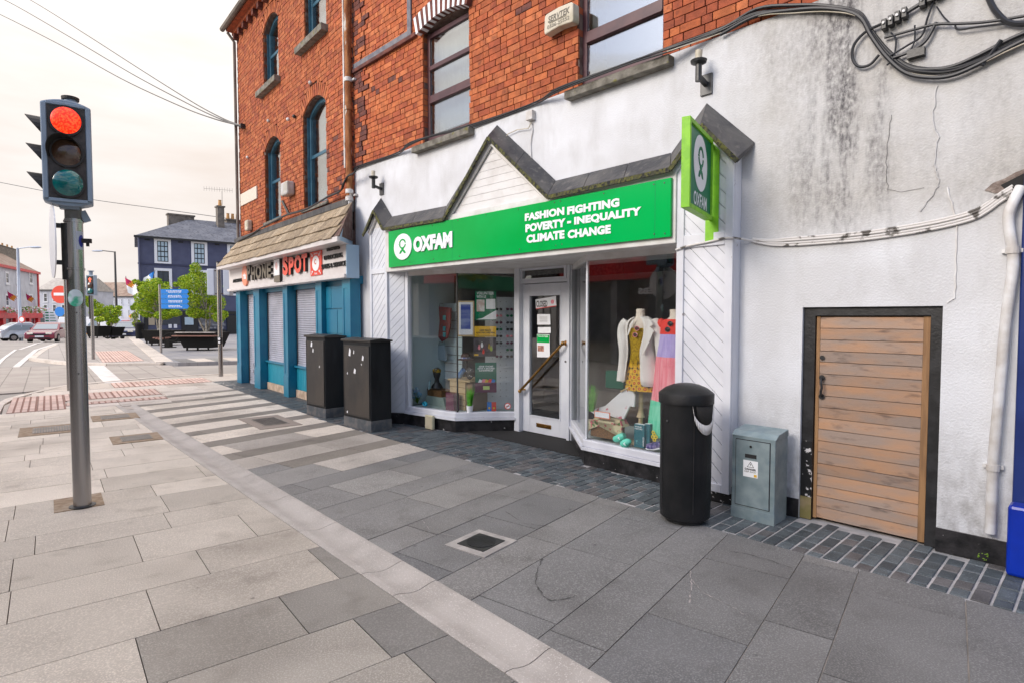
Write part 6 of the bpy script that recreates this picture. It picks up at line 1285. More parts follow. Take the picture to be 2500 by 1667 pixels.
# ---------------------------------------------------------------- vehicles
def car(label, px, ybase, Y, z0, yaw, m, L_=4.2, Wd=1.78, Hc=1.46, van=False, name='parked_car'):
    X = (px-1250)/FPX*Y; fr = Frame((X, Y), yaw); t = thing(name, label, 'van' if van else 'car', fr, (0, 0, z0), group='vehicles on the far road')
    if van: prof = [(0, .35), (0, .85), (.15, 1.1), (.75, 1.3), (1.35, 2.0), (1.8, 2.15), (5.0, 2.15), (5.1, 1.9), (5.1, .35)]; L_ = 5.1
    else: prof = [(0, .32), (.0, .62), (.08, .74), (.55, .86), (1.10, .93), (1.75, 1.36), (2.1, Hc), (3.0, Hc-.02), (3.55, 1.32), (3.95, 1.02), (L_, .95), (L_, .40), (L_-.1, .30), (.1, .28)]
    mb = MB(); n = len(prof); hw = Wd/2; f = lambda z: hw-(max(0, z-.9)*.28)
    vs_ = [(f(z)*s_, y-L_/2, z+z0) for s_ in (-1, 1) for y, z in prof]; mb.v = vs_; mb.f = [tuple(range(n)), tuple(range(n, 2*n))[::-1]]+[(i, (i+1) % n, (i+1) % n+n, i+n)[::-1] for i in range(n)]; mb.m = [0]*len(mb.f)
    body = mb.build('body', m, t, bevel=.05)
    def strip(i, a, b, nm, inset=.14):
        (y0, z0_), (y1, z1_) = prof[i], prof[i+1]; A = lambda q: (y0+(y1-y0)*q, z0_+(z1_-z0_)*q); (ya, za), (yb_, zb_) = A(a), A(b); d = Vector((0, -(z1_-z0_), (y1-y0))).normalized()*.012; d = -d if d.z < 0 and not (i > n-6) else d
        q = [(-(f(za)-inset), ya-L_/2, za+z0), ((f(za)-inset), ya-L_/2, za+z0), ((f(zb_)-inset*.8), yb_-L_/2, zb_+z0), (-(f(zb_)-inset*.8), yb_-L_/2, zb_+z0)]
        MB().add([Vector(v)+d for v in q], [(0, 1, 2, 3)]).build(nm, M['cglass'], body)
    wsi = 3 if van else 4; strip(wsi, .08, .92, 'windscreen')
    if not van: strip(7, .1, .95, 'rear_window')
    for s_ in (-1, 1):
        a, b = ((1.5, 2.3) if van else (1.5, 3.4)); mb = MB(); zz0, zz1 = (1.3, 1.85) if van else (.98, 1.34)
        q = [(s_*(f(zz0)+.008), a-L_/2, zz0+z0), (s_*(f(zz0)+.008), b+.3-L_/2, zz0+z0), (s_*(f(zz1)+.008), b-.1-L_/2, zz1+z0), (s_*(f(zz1)+.008), a+.5-L_/2, zz1+z0)]; mb.add(q, [(0, 1, 2, 3)]).build('side_window', M['cglass'], body)
        for yy in (.85, L_-.85): w = MB().lathe([(.0, -.1), (.31, -.1), (.33, -.06), (.33, .06), (.31, .1), (0, .1)], (s_*(hw-.08), yy-L_/2, .33+z0), 18, axis='x').build('wheel', M['tyre'], t); MB().lathe([(.0, .0), (.18, .0), (.2, .03)], (s_*(hw-.08)+(.08 if s_ > 0 else -.11), yy-L_/2, .33+z0), 12, axis='x').build('rim', M['steel'], w)
        MB().box(s_*hw*.62-.18, s_*hw*.62+.18, -L_/2-.015, -L_/2+.2, .62+z0, .76+z0).build('headlight', M['hl'], body, bevel=.02)
        MB().box(s_*hw*.72-.12, s_*hw*.72+.12, L_/2-.1, L_/2+.012, .72+z0, .9+z0).build('tail_light', M['red'], body)
        MB().box(s_*(hw+.02)-.09, s_*(hw+.02)+.09, 1.45-L_/2, 1.6-L_/2, .95+z0, 1.08+z0).build('mirror', m, body)
    MB().box(-.26, .26, -L_/2-.02, -L_/2-.002, .42+z0, .53+z0).build('number_plate', M['plate'], body); MB().box(-.55, .55, -L_/2-.012, -L_/2, .55+z0, .66+z0).box(-.6, .6, -L_/2-.01, -L_/2, .33+z0, .40+z0).build('grille', M['tyre'], body)
    return t, body, fr, L_, f
car('dark red car driving towards the camera left of the traffic light pole', 121, 831, 44, -.27-.05, 22, M['car_red'])
car('silver car parked beside the red shopfront', 66, 825, 50, -.5, 150, M['car_silver'], Hc=1.6)
car('dark blue car with pale roof near the end of the island', 316, 826, 47, -.25, 20, M['car_blue'])
t, body, fr, L_, f = car('white emergency van with yellow and red chevrons behind the small trees', 224, 823, 58, -.62, 105, M['car_white'], van=True, Wd=2.0)
for s_ in (-1, 1):
    for i in range(12):
        mb = MB(); mb.add([(s_*(f(.6)+.012), -L_/2+.3+i*.38, .45-.62), (s_*(f(.6)+.012), -L_/2+.68+i*.38, .45-.62), (s_*(f(1.0)+.012), -L_/2+.9+i*.38, 1.05-.62), (s_*(f(1.0)+.012), -L_/2+.52+i*.38, 1.05-.62)], [(0, 1, 2, 3)]).build('chevron', [M['hvy'], M['redpanel']][i % 2], body)
for i in range(8): MB().box(-.95+i*.2375, -.95+(i+1)*.2375, L_/2+.005, L_/2+.02, .45-.62, 1.1-.62).build('chevron', [M['hvy'], M['redpanel']][i % 2], body)
# ================================================================ far buildings
def windows(fr, root, rects, sill=True, frame_w=.10, m='white', grid=(2, 2), pane='darkwin'):
    for (u0, u1, z0, z1) in rects:
        f = MB().box(u0, u0+frame_w, -.06, .1, z0, z1).box(u1-frame_w, u1, -.06, .1, z0, z1).box(u0+frame_w, u1-frame_w, -.06, .1, z0, z0+frame_w).box(u0+frame_w, u1-frame_w, -.06, .1, z1-frame_w, z1)
        for i in range(1, grid[0]): x = u0+frame_w+(u1-u0-2*frame_w)*i/grid[0]; f.box(x-.02, x+.02, -.03, .0, z0+frame_w, z1-frame_w)
        for i in range(1, grid[1]): z = z0+frame_w+(z1-z0-2*frame_w)*i/grid[1]; f.box(u0+frame_w, u1-frame_w, -.032, .0, z-.02-.01*(i*2 == grid[1]), z+.02+.01*(i*2 == grid[1]))
        o = f.build('window', M[m], root); MB().box(u0+frame_w, u1-frame_w, -.02, -.01, z0+frame_w, z1-frame_w).build('pane', M[pane], o)
        if sill: MB().box(u0-.1, u1+.1, -.12, -.002, z0-.12, z0-.002).build('sill', M[m], o)
M['navyframe'] = mat('pale_pane', (.45,.58,.66), .15, spec=.8); M['blackframe'] = mat('black_glazing_bar', (.02,.02,.02), .5)
FN = Frame((-29.4, 46), 40.5)
nb = thing('navy_building', 'navy blue three storey building with white window surrounds and slate roof', 'building', FN, (0, 0, 0))
zE = FN.pl(340, 577)[1]; UL = FN.pl(338, 650)[0]
MB().prism([(UL, 0), (26, 0), (27.3, 9), (UL+1.25, 9)], zE, 'xy', at=0).build('wall', M['navy'], nb)
for y_ in (643,): z = FN.pl(345, y_)[1]; MB().box(UL-.05, 26, -.05, 0, z-.08, z+.04).build('string_course', mat('dark_navy_band', (.045,.05,.10), .7), nb)
def nwin(x0, y0, x1, y1, grid, open_=False):
    a = FN.pl(x0, y0); b = FN.pl(x1, y1); z1_, z0_ = a[1], FN.pl(x0, y1)[1]; u0, u1 = a[0], b[0]; w = (u1-u0)*.17
    o = MB().box(u0, u0+w, -.08, 0, z0_, z1_).box(u1-w, u1, -.08, 0, z0_, z1_).box(u0+w, u1-w, -.08, 0, z0_, z0_+w*.7).box(u0+w, u1-w, -.08, 0, z1_-w, z1_).build('window_surround', M['sign_white'], nb)
    u0, u1, z0_, z1_ = u0+w, u1-w, z0_+w*.7, z1_-w; f = MB().box(u0, u0+.05, -.04, -.002, z0_, z1_).box(u1-.05, u1, -.04, -.002, z0_, z1_).box(u0+.05, u1-.05, -.04, -.002, z1_-.05, z1_).box(u0+.05, u1-.05, -.04, -.002, z0_, z0_+.06)
    gx, gz_ = grid
    for i in range(1, gx): f.box(u0+(u1-u0)*i/gx-.018, u0+(u1-u0)*i/gx+.018, -.038, -.004, z0_+.06, z1_-.05)
    for i in range(1, gz_): f.box(u0+.05, u1-.05, -.042, -.001, z0_+(z1_-z0_)*i/gz_-(.035 if i*2 == gz_ else .018), z0_+(z1_-z0_)*i/gz_+(.035 if i*2 == gz_ else .018))
    w_ = f.build('window', M['blackframe'], nb)
    if grid[1] > 2:
        for i in range(gx):
            for j in range(gz_): MB().box(u0+(u1-u0)*i/gx+.03, u0+(u1-u0)*(i+1)/gx-.03, -.02, -.012, z0_+(z1_-z0_)*j/gz_+.04, z0_+(z1_-z0_)*(j+1)/gz_-.04).build('pane', M['navyframe'], w_)
    else: MB().box(u0+.05, u1-.05, -.02, -.012, z0_+.06, z1_-.05).build('pane', M['darkwin'], w_)
nwin(375.5, 582, 418, 643, (3, 4)); nwin(466, 588, 506.5, 647.5, (3, 4)); nwin(554, 593.5, 596, 651, (3, 4)); nwin(376, 655, 420.5, 718, (2, 2)); nwin(466, 659, 508, 720, (2, 2)); nwin(554, 663, 597, 722, (2, 2))
for x, y in ((359, 586), (441, 592), (530, 598)): a = FN.pl(x, y); MB().box(a[0]-.18, a[0]+.18, -.03, 0, a[1]-.05, a[1]+.05).build('vent', M['blackframe'], nb)
rz_ = FN.pl(470, 535, 4.5)[1]
mb = MB(); e = .25; zr = zE+2.35; a = UL-e
mb.add([(a, -e, zE), (26, -e, zE), (26, 9, zE), (a+1.25, 9, zE), (UL+4.6, 4.4, zr), (26, 4.4, zr)], [(0, 1, 5, 4), (2, 3, 4, 5), (3, 0, 4), (0, 3, 2, 1), (1, 2, 5)]).build('roof', M['slate'], nb)
MB().box(UL-e-.05, 26, -e-.1, -e, zE-.14, zE+.02).build('gutter', M['blackframe'], nb); MB().tube([(UL+.05, -.1, zE), (UL+.05, -.1, .2)], .07, 8).build('downpipe', M['navy'], nb)
def chimney(fr, root, u0, u1, v0, v1, z0, z1, pots):
    o = MB().box(u0, u1, v0, v1, z0, z1).box(u0-.08, u1+.08, v0-.08, v1+.08, z1, z1+.12).build('chimney', M['chim'], root)
    for i in range(pots): x = u0+(u1-u0)*(i+.5)/pots; MB().lathe([(.16, 0), (.12, .5), (.15, .55)], (x, (v0+v1)/2, z1+.12), 10).build('chimney_pot', M['pot'], o)
def chN(x0, x1, yt, v, pots, dz=0): a = FN.pl(x0, yt, v); b = FN.pl(x1, yt, v); chimney(FN, nb, a[0], b[0], v, v+.7, zE, (a[1]+b[1])/2-.12-(.55 if pots else 0)+dz, pots)
chN(411, 474, 524, 4.2, 0); chN(531, 547, 488, 3.0, 1); chN(553, 610, 523, 4.4, 5)
a = FN.pl(542, 488, 3.3); b = FN.pl(542, 468, 3.3)
an = MB().tube([(a[0], 3.3, a[1]-.5), (b[0], 3.3, b[1])], .02, 5); c0 = FN.pl(498, 461, 3.3); c1 = FN.pl(567, 466, 3.3); an.tube([(c0[0], 3.3, c0[1]), (c1[0], 3.3, c1[1])], .012, 4)
for i in range(12): x = c0[0]+(c1[0]-c0[0])*i/11; an.tube([(x, 3.3, c0[1]+(c1[1]-c0[1])*i/11-.2), (x, 3.3, c0[1]+(c1[1]-c0[1])*i/11+.2)], .01, 4)
an.build('aerial', M['steel_dark'], nb)
# ground floor of the navy building
def nbox(x0, y0, x1, y1, d, name, m, z0_=None): a = FN.pl(x0, y0); b = FN.pl(x1, y1); return MB().box(a[0], b[0], -d, -.001, (b[1] if z0_ is None else z0_), a[1]).build(name, m, nb)
z1s = FN.pl(430, 760)[1]
MB().box(UL, 26, -.12, -.001, z1s-.25, z1s).build('shop_fascia', M['blackframe'], nb)
M['stone'] = mat('grey_rubble_stone', (.28,.29,.31), .9, col2=(.16,.16,.17), scale=2.5, lo=.4, hi=.55, bump=.8, bscale=3)
nbox(343, 765, 352, 822, .1, 'pilaster', M['stone'], 0); nbox(352, 764, 362, 822, .08, 'door', M['blackframe'], 0); nbox(362, 770, 378, 805, .05, 'display_window', mat('cream_blind', (.5,.42,.3), .8), .9)
nbox(378, 770, 440, 808, .04, 'display_window', M['darkwin'], .9); nbox(362, 806, 442, 822, .08, 'stall_riser', M['stone'], 0)
nbox(442, 762, 484, 822, .10, 'dark_portal', M['blackframe'], 0); nbox(450, 775, 472, 806, .13, 'double_door', M['navyframe'], .9)
nbox(486, 765, 546, 806, .12, 'stone_wall', M['stone'], .8); nbox(486, 806, 552, 822, .14, 'black_base', M['blackframe'], 0); nbox(553, 770, 620, 822, .12, 'black_garage_door', M['blackframe'], 0)
for (x, y) in ((484+i*9, 770+j*7) for i in range(7) for j in range(5)):
    a = FN.pl(x+(4 if (y//7) % 2 else 0), y); MB().box(a[0], a[0]+.24, -.15, -.1201, a[1]-.17, a[1]).build('stone', M['stone'], nb)
mb = nbox(424, 792, 432, 801, .07, 'notice', M['paper']); nbox(411, 792, 419, 801, .07, 'notice', M['paper'])
fb_ = thing('flower_boxes', 'hanging flowers and leaves along the first floor ledge of the navy building', 'flowers', FN, (0, -.4, 4))
# foliage along ledge
pts = []
for x, y, r in [(335, 690, 9), (350, 695, 8), (365, 694, 8), (345, 705, 9), (380, 694, 7), (410, 694, 6), (432, 695, 7), (447, 694, 6), (555, 702, 7), (338, 725, 8), (334, 745, 7)]:
    X, Y, Z = PXY(x, y, 45.2); pts.append((X, Y, Z, r/FPX*45, .8))
o = leafcloud(pts, 1600, .09, 'foliage', None, 4); o.parent = fb_; o.matrix_parent_inverse = Matrix.Identity(4); bpy.context.view_layer.update(); o.matrix_world = Matrix.Identity(4)
def flag(label, x, y, Y, cols, sc=1, dirx=1):
    X, Y, Z = PXY(x, y, Y); t = thing('flag', label, 'flag', FW, (X, Y, Z), group='town flags')
    MB().tube([(X, Y, Z), (X-dirx*.25*sc, Y+.1, Z+1.1*sc)], .02, 5).build('flagpole', M['steel_dark'], t)
    px, pz = X-dirx*.25*sc, Z+1.0*sc
    mb = MB(); n = 6
    for i in range(n):
        for j in range(n):
            f = lambda a, b: (px+dirx*(a*.9+b*.25)*sc+.0, Y-.06*sin(a*7+b*2), pz-(b*1.25+a*.55)*sc)
            k_ = 0 if (i+ j) < 3 else (1 if j < 3 and (i+j) < 5 and i > 0 else 2)
            mb.mi = k_; mb.add([f(i/n, j/n), f((i+1)/n, j/n), f((i+1)/n, (j+1)/n), f(i/n, (j+1)/n)], [(0, 3, 2, 1)])
    mb.build('cloth', cols, t)
FCOL = [mat('crimson_cloth', (.45,.01,.09), .8), mat('orange_cloth', (.7,.25,.02), .8), M['sign_white']]
flag('crimson and white flag hanging left of the navy building', 316, 708, 45, FCOL, .95)
flag('white flag with blue mark on the navy building front', 373, 692, 45.5, [M['signblue'], M['sign_white'], M['sign_white']], .9, -1)
flag('crimson and white flag on the pale terrace nearest the camera', 28, 740, 80, FCOL, 1.6); flag('crimson and white flag on the pale terrace near its far corner', 72, 742, 92, FCOL, 1.6)
# left terrace with red shopfront
FT_ = Frame((-73.9, 84), 114.3)
tb = thing('terrace_house', 'pale grey terrace with red trim and red shopfront on the far left', 'building', FT_, (0, 0, -1.5))
zE = FT_.pl(40, 655)[1]; UE = FT_.pl(93, 700)[0]
MB().box(-30, UE, 0, 10, -1.6, zE).build('wall', M['grey_render'], tb)
MB().prism([(-.3, zE), (10.3, zE), (5, zE+3.2)], UE+30.3, 'yz', at=-30.3).build('roof', M['brown_roof'], tb)
MB().box(-30, UE+.3, -.35, 0, zE-.35, zE+.05).box(UE-.5, UE+.05, -.15, 0, -1.5, zE-.35).build('red_trim', M['red'], tb)
def trect(x0, y0, x1, y1): a = FT_.pl(x0, y0); b = FT_.pl(x1, y1); return (min(a[0], b[0]), max(a[0], b[0]), min(a[1], b[1]), max(a[1], b[1]))
windows(FT_, tb, [trect(x0, y0, x1, y1) for (x0, x1) in ((12, 22), (38, 48), (70, 80)) for (y0, y1) in ((663, 695), (718, 750))], frame_w=.25, grid=(1, 2))
zf0 = FT_.pl(40, 760)[1]; MB().box(-30, UE, -.5, -.001, zf0-1.1, zf0).build('shop_fascia', M['red'], tb)
for x in (2, 33, 40, 66, 88): u = FT_.pl(x, 790)[0]; MB().box(u-.5, u+.5, -.45, -.001, -1.5, zf0-1.1).build('shop_pilaster', M['red'], tb)
windows(FT_, tb, [trect(5, 776, 28, 815), trect(44, 776, 62, 815), trect(69, 776, 84, 815)], frame_w=.2, m='red', grid=(3, 1), sill=False)
chimney(FT_, tb, FT_.pl(0, 610, 5)[0]-6, FT_.pl(38, 610, 5)[0], 4.6, 5.8, zE+1.5, FT_.pl(20, 607, 5)[1], 6)
fw = thing('window_flowers', 'row of white and pink flowers above the red shopfront', 'flowers', FW, (-76, 85, 1))
pts = [(*PXY(x, 757, 86)[:3], 1.0, .5) for x in range(0, 95, 9)]; pts = [(p[0]+.8, p[1], p[2], p[3], p[4]) for p in pts]
_l = M['leaf']; M['leaf'] = [M['sign_white'], M['leaf'][1], M['pink'], M['leaf'][3]]; o = leafcloud(pts, 800, .16, 'blossom', fw, 12); M['leaf'] = _l
# grey building and white terrace across the end of the street
def front(label, x0, x1, ye, yr, yb, Y, wallm, roofm, wins, name='terrace_house', shop=None, deg=0):
    fr = Frame(((x0-1250)/FPX*Y, Y), deg); z0 = EYE+(772.5-yb)/FPX*Y; zE = fr.pl(x0+2, ye)[1]; u1 = fr.pl(x1, ye)[0]; t = thing(name, label, 'building', fr, (0, 0, z0))
    MB().box(0, u1, 0, 9, z0, zE).build('wall', wallm, t); zr = fr.pl((x0+x1)/2, yr, 4.5)[1]; MB().prism([(-.3, zE), (9.3, zE), (4.5, zr)], u1+.4, 'yz', at=-.2).build('roof', roofm, t); MB().box(-.2, u1+.2, -.35, -.25, zE-.1, zE+.1).build('gutter', M['blackframe'], t)
    R = []
    for (a, b, c, d) in wins: p = fr.pl(a, b); q = fr.pl(c, d); R.append((p[0], q[0], q[1], p[1]))
    windows(fr, t, R, frame_w=.13, grid=(1, 2)); 
    if shop:
        for (a, b, c, d, m, nm) in shop: p = fr.pl(a, b); q = fr.pl(c, d); MB().box(p[0], q[0], -.4, -.001, q[1], p[1]).build(nm, m, t)
    return t, fr
M['green_fascia'] = mat('lime_shop_fascia', (.25,.5,.03), .5)
front('pale grey two storey house right of the red trimmed terrace', 95, 198, 709, 680, 812, 112, M['grey_render'], mat('pale_roof', (.45,.42,.38), .85, col2=(.36,.33,.3), scale=2), [(x, y0, x+11, y1) for x in (106, 128, 150) for (y0, y1) in ((716, 738), (744, 762))], shop=[(108, 768, 190, 776, M['steel_dark'], 'shop_fascia'), (98, 777, 160, 808, M['darkwin'], 'display_window')])
front('long white terrace with brown roof behind the small trees', 196, 345, 725, 690, 808, 128, M['white_render'], M['brown_roof'], [(x, y0, x+4.5, y1) for x in (249, 277, 295, 312.5, 327) for (y0, y1) in ((730, 744), (757, 775))], shop=[(198, 775, 240, 782, M['green_fascia'], 'shop_fascia'), (198, 783, 240, 806, M['darkwin'], 'display_window'), (280, 783, 299, 790, M['signblue'], 'shop_fascia'), (299, 783, 318, 790, M['red'], 'shop_fascia'), (280, 791, 318, 806, M['darkwin'], 'display_window')])
t = thing('direction_board', 'large green and white road direction board beyond the red car', 'road sign', FW, (-58, 72, -1.1)); a = PXY(110, 760, 72); b = PXY(141, 789, 72)
MB().box(a[0], b[0], 72, 72.06, b[2], a[2]).build('board', M['sign_white'], t); MB().box(a[0], a[0]+.12, 72.07, 72.2, -1.2, a[2]).box(b[0]-.12, b[0], 72.07, 72.2, -1.2, a[2]).build('post', M['steel_dark'], t)
mb = MB()
for i in range(4): mb.box(a[0]+.1, a[0]+.5, 71.98, 71.999, b[2]+.2+i*.33, b[2]+.36+i*.33); mb.box(a[0]+.65, b[0]-.15-.1*i, 71.98, 71.999, b[2]+.24+i*.33, b[2]+.32+i*.33)
mb.build('green_lines', M['green_dk'], t)
t = thing('warning_sign', 'yellow diamond warning sign beyond the island', 'road sign', FW, (-31.4, 70, -1)); X, Y, Z = PXY(320.5, 773, 70)
MB().prism([(X-.28, Z), (X, Z-.28), (X+.28, Z), (X, Z+.28)], .03, 'xz', at=Y-.05).build('diamond', mat('amber_sign', (.85,.42,.02), .4), t); MB().tube([(X, Y, -1.1), (X, Y, Z)], .04, 6).build('post', M['steel_dark'], t); MB().box(X-.05, X+.05, Y-.06, Y-.052, Z-.12, Z+.12).build('symbol', M['black'], t)
t = thing('speed_sign', 'small round red ringed sign beside the warning diamond', 'road sign', FW, (-31.4, 66, -.9)); X, Y, Z = PXY(319, 791, 66)
MB().lathe([(.26, 0), (.26, .02)], (X, Y, Z), 20, axis='y').build('ring', M['redpanel'], t); MB().lathe([(.17, 0), (.17, .02)], (X, Y-.021, Z), 20, axis='y').build('disc', M['sign_white'], t); MB().tube([(X, Y+.03, -1.0), (X, Y+.03, Z)], .035, 6).build('post', M['steel'], t)
t = thing('round_sign', 'round white and red turn sign by the pale terrace', 'road sign', FW, (-39, 47, -.5)); X, Y, Z = PXY(54.5, 780.5, 49)
MB().lathe([(.27, 0), (.27, .02)], (X, Y, Z), 20, axis='y').build('ring', M['redpanel'], t); MB().lathe([(.19, 0), (.19, .02)], (X, Y-.021, Z), 20, axis='y').build('disc', M['sign_white'], t); MB().tube([(X-.1, Y+.03, -.5), (X-.1, Y+.03, 5)], .05, 6).build('post', M['signback'], t)
# overhead wires
def wire(label, pts, r=.017):
    t = thing('overhead_wire', label, 'wire', FW, tuple(pts[0]), group='overhead wires'); MB().tube(spline(pts, 8), r, 5).build('wire', M['steel_dark'], t)
e_ = FA.pl(588, 308, -.2); E_ = FA.w(e_[0], -.2, e_[1])
def P3d(x, y, D): d = ray(x, y); return Vector((0, 0, EYE))+d*D
for k_, (pts) in enumerate([[(-60, 12), (0, 36), (150, 112), (300, 195), (440, 260), (520, 290)], [(-40, -18), (20, 5), (160, 85), (320, 180), (455, 252), (530, 288)], [(20, -28), (90, 10), (210, 85), (350, 175), (470, 250), (540, 288)]]):
    P_ = [P3d(x, y, 30-18*i/len(pts)) for i, (x, y) in enumerate(pts)]+[E_]
    wire(['lowest of the three overhead wires meeting the brick corner', 'middle of the three overhead wires meeting the brick corner', 'uppermost of the three overhead wires meeting the brick corner'][k_], P_)
wire('faint wire crossing the sky behind the signal head', [P3d(x, y, 60) for x, y in [(-40, 440), (0, 446), (200, 484), (400, 512), (600, 540)]], .03)
# ================================================================ buildings across the street, seen only as reflections
FO = Frame(FB.w(0, -10.5).xy, 134)
ob = thing('opposite_building', 'red fronted shop across the street behind the camera', 'building', FO, (0, 0, 0))
for k_, (u0, u1, m, fm) in enumerate([(-18, -9, 'stone', 'green_dk'), (-9, -3, 'chim', 'black'), (-3, 4.5, 'stone', 'green_dk'), (4.5, 12.5, 'chim', 'red'), (12.5, 14, 'navy', 'black')]):
    MB().box(u0, u1, 0, 8, 3.4, 4.9+.5*(k_ % 2)).box(u0, u1, .6, 8, 0, 3.4).build('wall', M[m], ob); MB().box(u0+.1, u1-.1, -.25, .6, 2.8, 3.5).build('shop_fascia', M[fm], ob)
    for j in range(3): a = u0+.3+j*(u1-u0-.4)/3; MB().box(a, a+.25, -.05, .6, 0, 2.8).build('pilaster', M[['cream', 'stone'][k_ % 2]], ob); MB().box(a+.4, a+1.7, .5, .56, .7, 2.5).build('display_window', M['darkwin'], ob); MB().box(a+.3, a+1.3, -.03, -.001, 3.7, 4.6).build('window', M['darkwin'], ob)
text('EBS', 8.4, 9.0, 2.3, 2.5, -.06, M['sign_white'], ob, bold=.04)
tr = thing('street_tree', 'leafy tree across the street behind the camera', 'tree', FW, (.5, -6.2, 0)); MB().tube([(.5, -6.2, 0), (.55, -6.2, 2.6)], .12, 8).build('trunk', M['bark'], tr); leafcloud([(.5, -6.2, 4.3, 1.5, .9), (1.3, -6.0, 3.9, 1.1, .9)], 2500, .09, 'crown', tr, 2)
# ================================================================ things in the shop windows
def FBp(x, y, off): u, z = FB.pl(x, y, off); return u, off, z
def item(name, label, cat, base, group=None): return thing(name, label, cat, FB, base, group)
FG2 = Frame(FB.w(V1.x, V1.y), -46+math.degrees(math.atan2(W1.y-V1.y, W1.x-V1.x)))
z3 = lambda x, y: (940+x/3.409, 620+y/3.409)
def g2(x, y, off=.06): return FG2.pl(*z3(x, y), off)
def poster(name, label, cat, x0, y0, x1, y1, m, off=.06, tilt=0, th=.004, frm=None):
    a = g2(x0, y0, off); b = g2(x1, y1, off); u0, u1, z0, z1 = a[0], b[0], b[1], a[1]; t = thing(name, label, cat, FG2, ((u0+u1)/2, off, (z0+z1)/2)); t['label'] = label
    MB().box(u0, u1, off, off+th, z0, z1).build('sheet', m, t); return t, u0, u1, z0, z1
Y_ = .06
t, u0, u1, z0, z1 = poster('framed_picture', 'wooden framed picture with blue image in the left shop window', 'picture', 600, 392, 742, 688, M['maple'], .075, th=.02)
MB().box(u0+.02, u1-.02, .072, .0748, z0+.025, z1-.02).build('mount', M['paper'], t); MB().box(u0+.05, u1-.05, .069, .0718, z0+.10, z1-.05).build('image', mat('blue_violet_print', (.03,.06,.35), .4, col2=(.25,.3,.5), scale=5, stretch=(.5,1,2)), t)
t, u0, u1, z0, z1 = poster('poster', 'green and white volunteer poster in the left shop window', 'poster', 750, 310, 925, 553, M['green_dk'])
MB().prism([(u0+.01, z0+.01), (u1, z0+.01), (u1, z0+.14), (u0+.10, z0+.03)], -.002, 'xz', at=Y_-.0006).build('white_sweep', M['paper'], t); MB().box(u0+.15, u1-.01, Y_-.006, Y_-.004, z1-.25, z1-.11).build('note', M['paper'], t); MB().box(u0+.02, u0+.13, Y_-.004, Y_-.001, z0+.12, z1-.12).build('photo', mat('warm_photo', (.55,.4,.35), .5, col2=(.75,.72,.7), scale=14), t)
text('VOLUNTEER', u0+.02, u1-.03, z1-.05, z1-.01, Y_-.001, M['paper'], t, bold=.03); text('WITH US', u0+.02, u1-.14, z1-.10, z1-.06, Y_-.001, M['paper'], t, bold=.03)
t, u0, u1, z0, z1 = poster('notice', 'yellow notice card with black writing in the left shop window', 'notice', 745, 603, 925, 690, M['yellow'])
text('KEEP PEACE', u0+.07, u1-.07, z0+.075, z0+.10, Y_-.001, M['black'], t, bold=.03); text('ALIVE THIS CHRISTMAS', u0+.02, u1-.02, z0+.045, z0+.068, Y_-.001, M['black'], t, bold=.03); MB().box(u0+.02, u1-.02, Y_-.002, Y_-.0005, z0+.015, z0+.02).build('line', M['black'], t)
t, u0, u1, z0, z1 = poster('poster', 'dark photo poster of a family group below the yellow notice', 'poster', 735, 697, 925, 850, mat('dark_photo', (.05,.045,.05), .4, col2=(.10,.08,.09), scale=10))
for i, (x, z, m) in enumerate([(.12, .15, 'paper'), (.17, .11, 'plum'), (.08, .12, 'pink'), (.22, .13, 'mustard'), (.14, .06, 'coral'), (.25, .10, 'leaf0')]):
    m_ = M['leaf'][0] if m == 'leaf0' else M[m]; MB().ball((u0+x, Y_-.001, z0+z), .018, .002, .03, 8).ball((u0+x, Y_-.0015, z0+z+.035), .009, .002, .011, 8).build('figure', m_, t)
MB().box(u0+.01, u0+.07, Y_-.003, Y_-.001, z0+.01, z0+.035).build('yellow_label', M['yellow'], t)
t, u0, u1, z0, z1 = poster('poster', 'teal poster about giving gifts a second chance in the left shop window', 'poster', 750, 902, 928, 1148, M['teal'])
for i, s_ in enumerate(['GIVE THOSE', 'GIFTS A SECOND', 'CHANCE']): text(s_, u0+.03+.02*(i != 1), u1-.03-.02*(i != 1), z1-.065-.028*i, z1-.042-.028*i, Y_-.001, M['paper'], t, bold=.04, skew=.005)
MB().box(u0, u1, Y_-.002, Y_-.0005, z0, z0+.14).build('plum_band', M['plum'], t); MB().box(u0+.11, u0+.20, Y_-.005, Y_-.003, z0+.04, z0+.09).build('label', mat('pale_lime', (.6,.75,.25), .5), t)
for i, m in enumerate(['paper', 'pink', 'yellow', 'coral', 'signblue']): MB().prism([(u0+.04+.045*i, z0+.14), (u0+.09+.045*i, z0+.14), (u0+.10+.045*i, z0+.17+.015*(i % 2)), (u0+.06+.045*i, z0+.19)], -.002, 'xz', at=Y_-.0005).build('gift', M[m], t)
a = g2(1020, 1260); t = thing('no_smoking_sticker', 'round red no smoking sticker low on the left shop window', 'sticker', FG2, (a[0], .03, a[1]))
MB().lathe([(.046, 0), (.046, .001)], (a[0], .030, a[1]), 28, axis='y').build('red_ring', M['redpanel'], t); MB().lathe([(.037, 0), (.037, .001)], (a[0], .0285, a[1]), 28, axis='y').build('white_disc', M['paper'], t); MB().bar((a[0]-.028, .027, a[1]-.028), (a[0]+.028, .027, a[1]+.028), .001, .009).build('slash', M['redpanel'], t); MB().box(a[0]-.022, a[0]+.024, .0262, .0272, a[1]-.004, a[1]+.004).build('cigarette', M['black'], t)
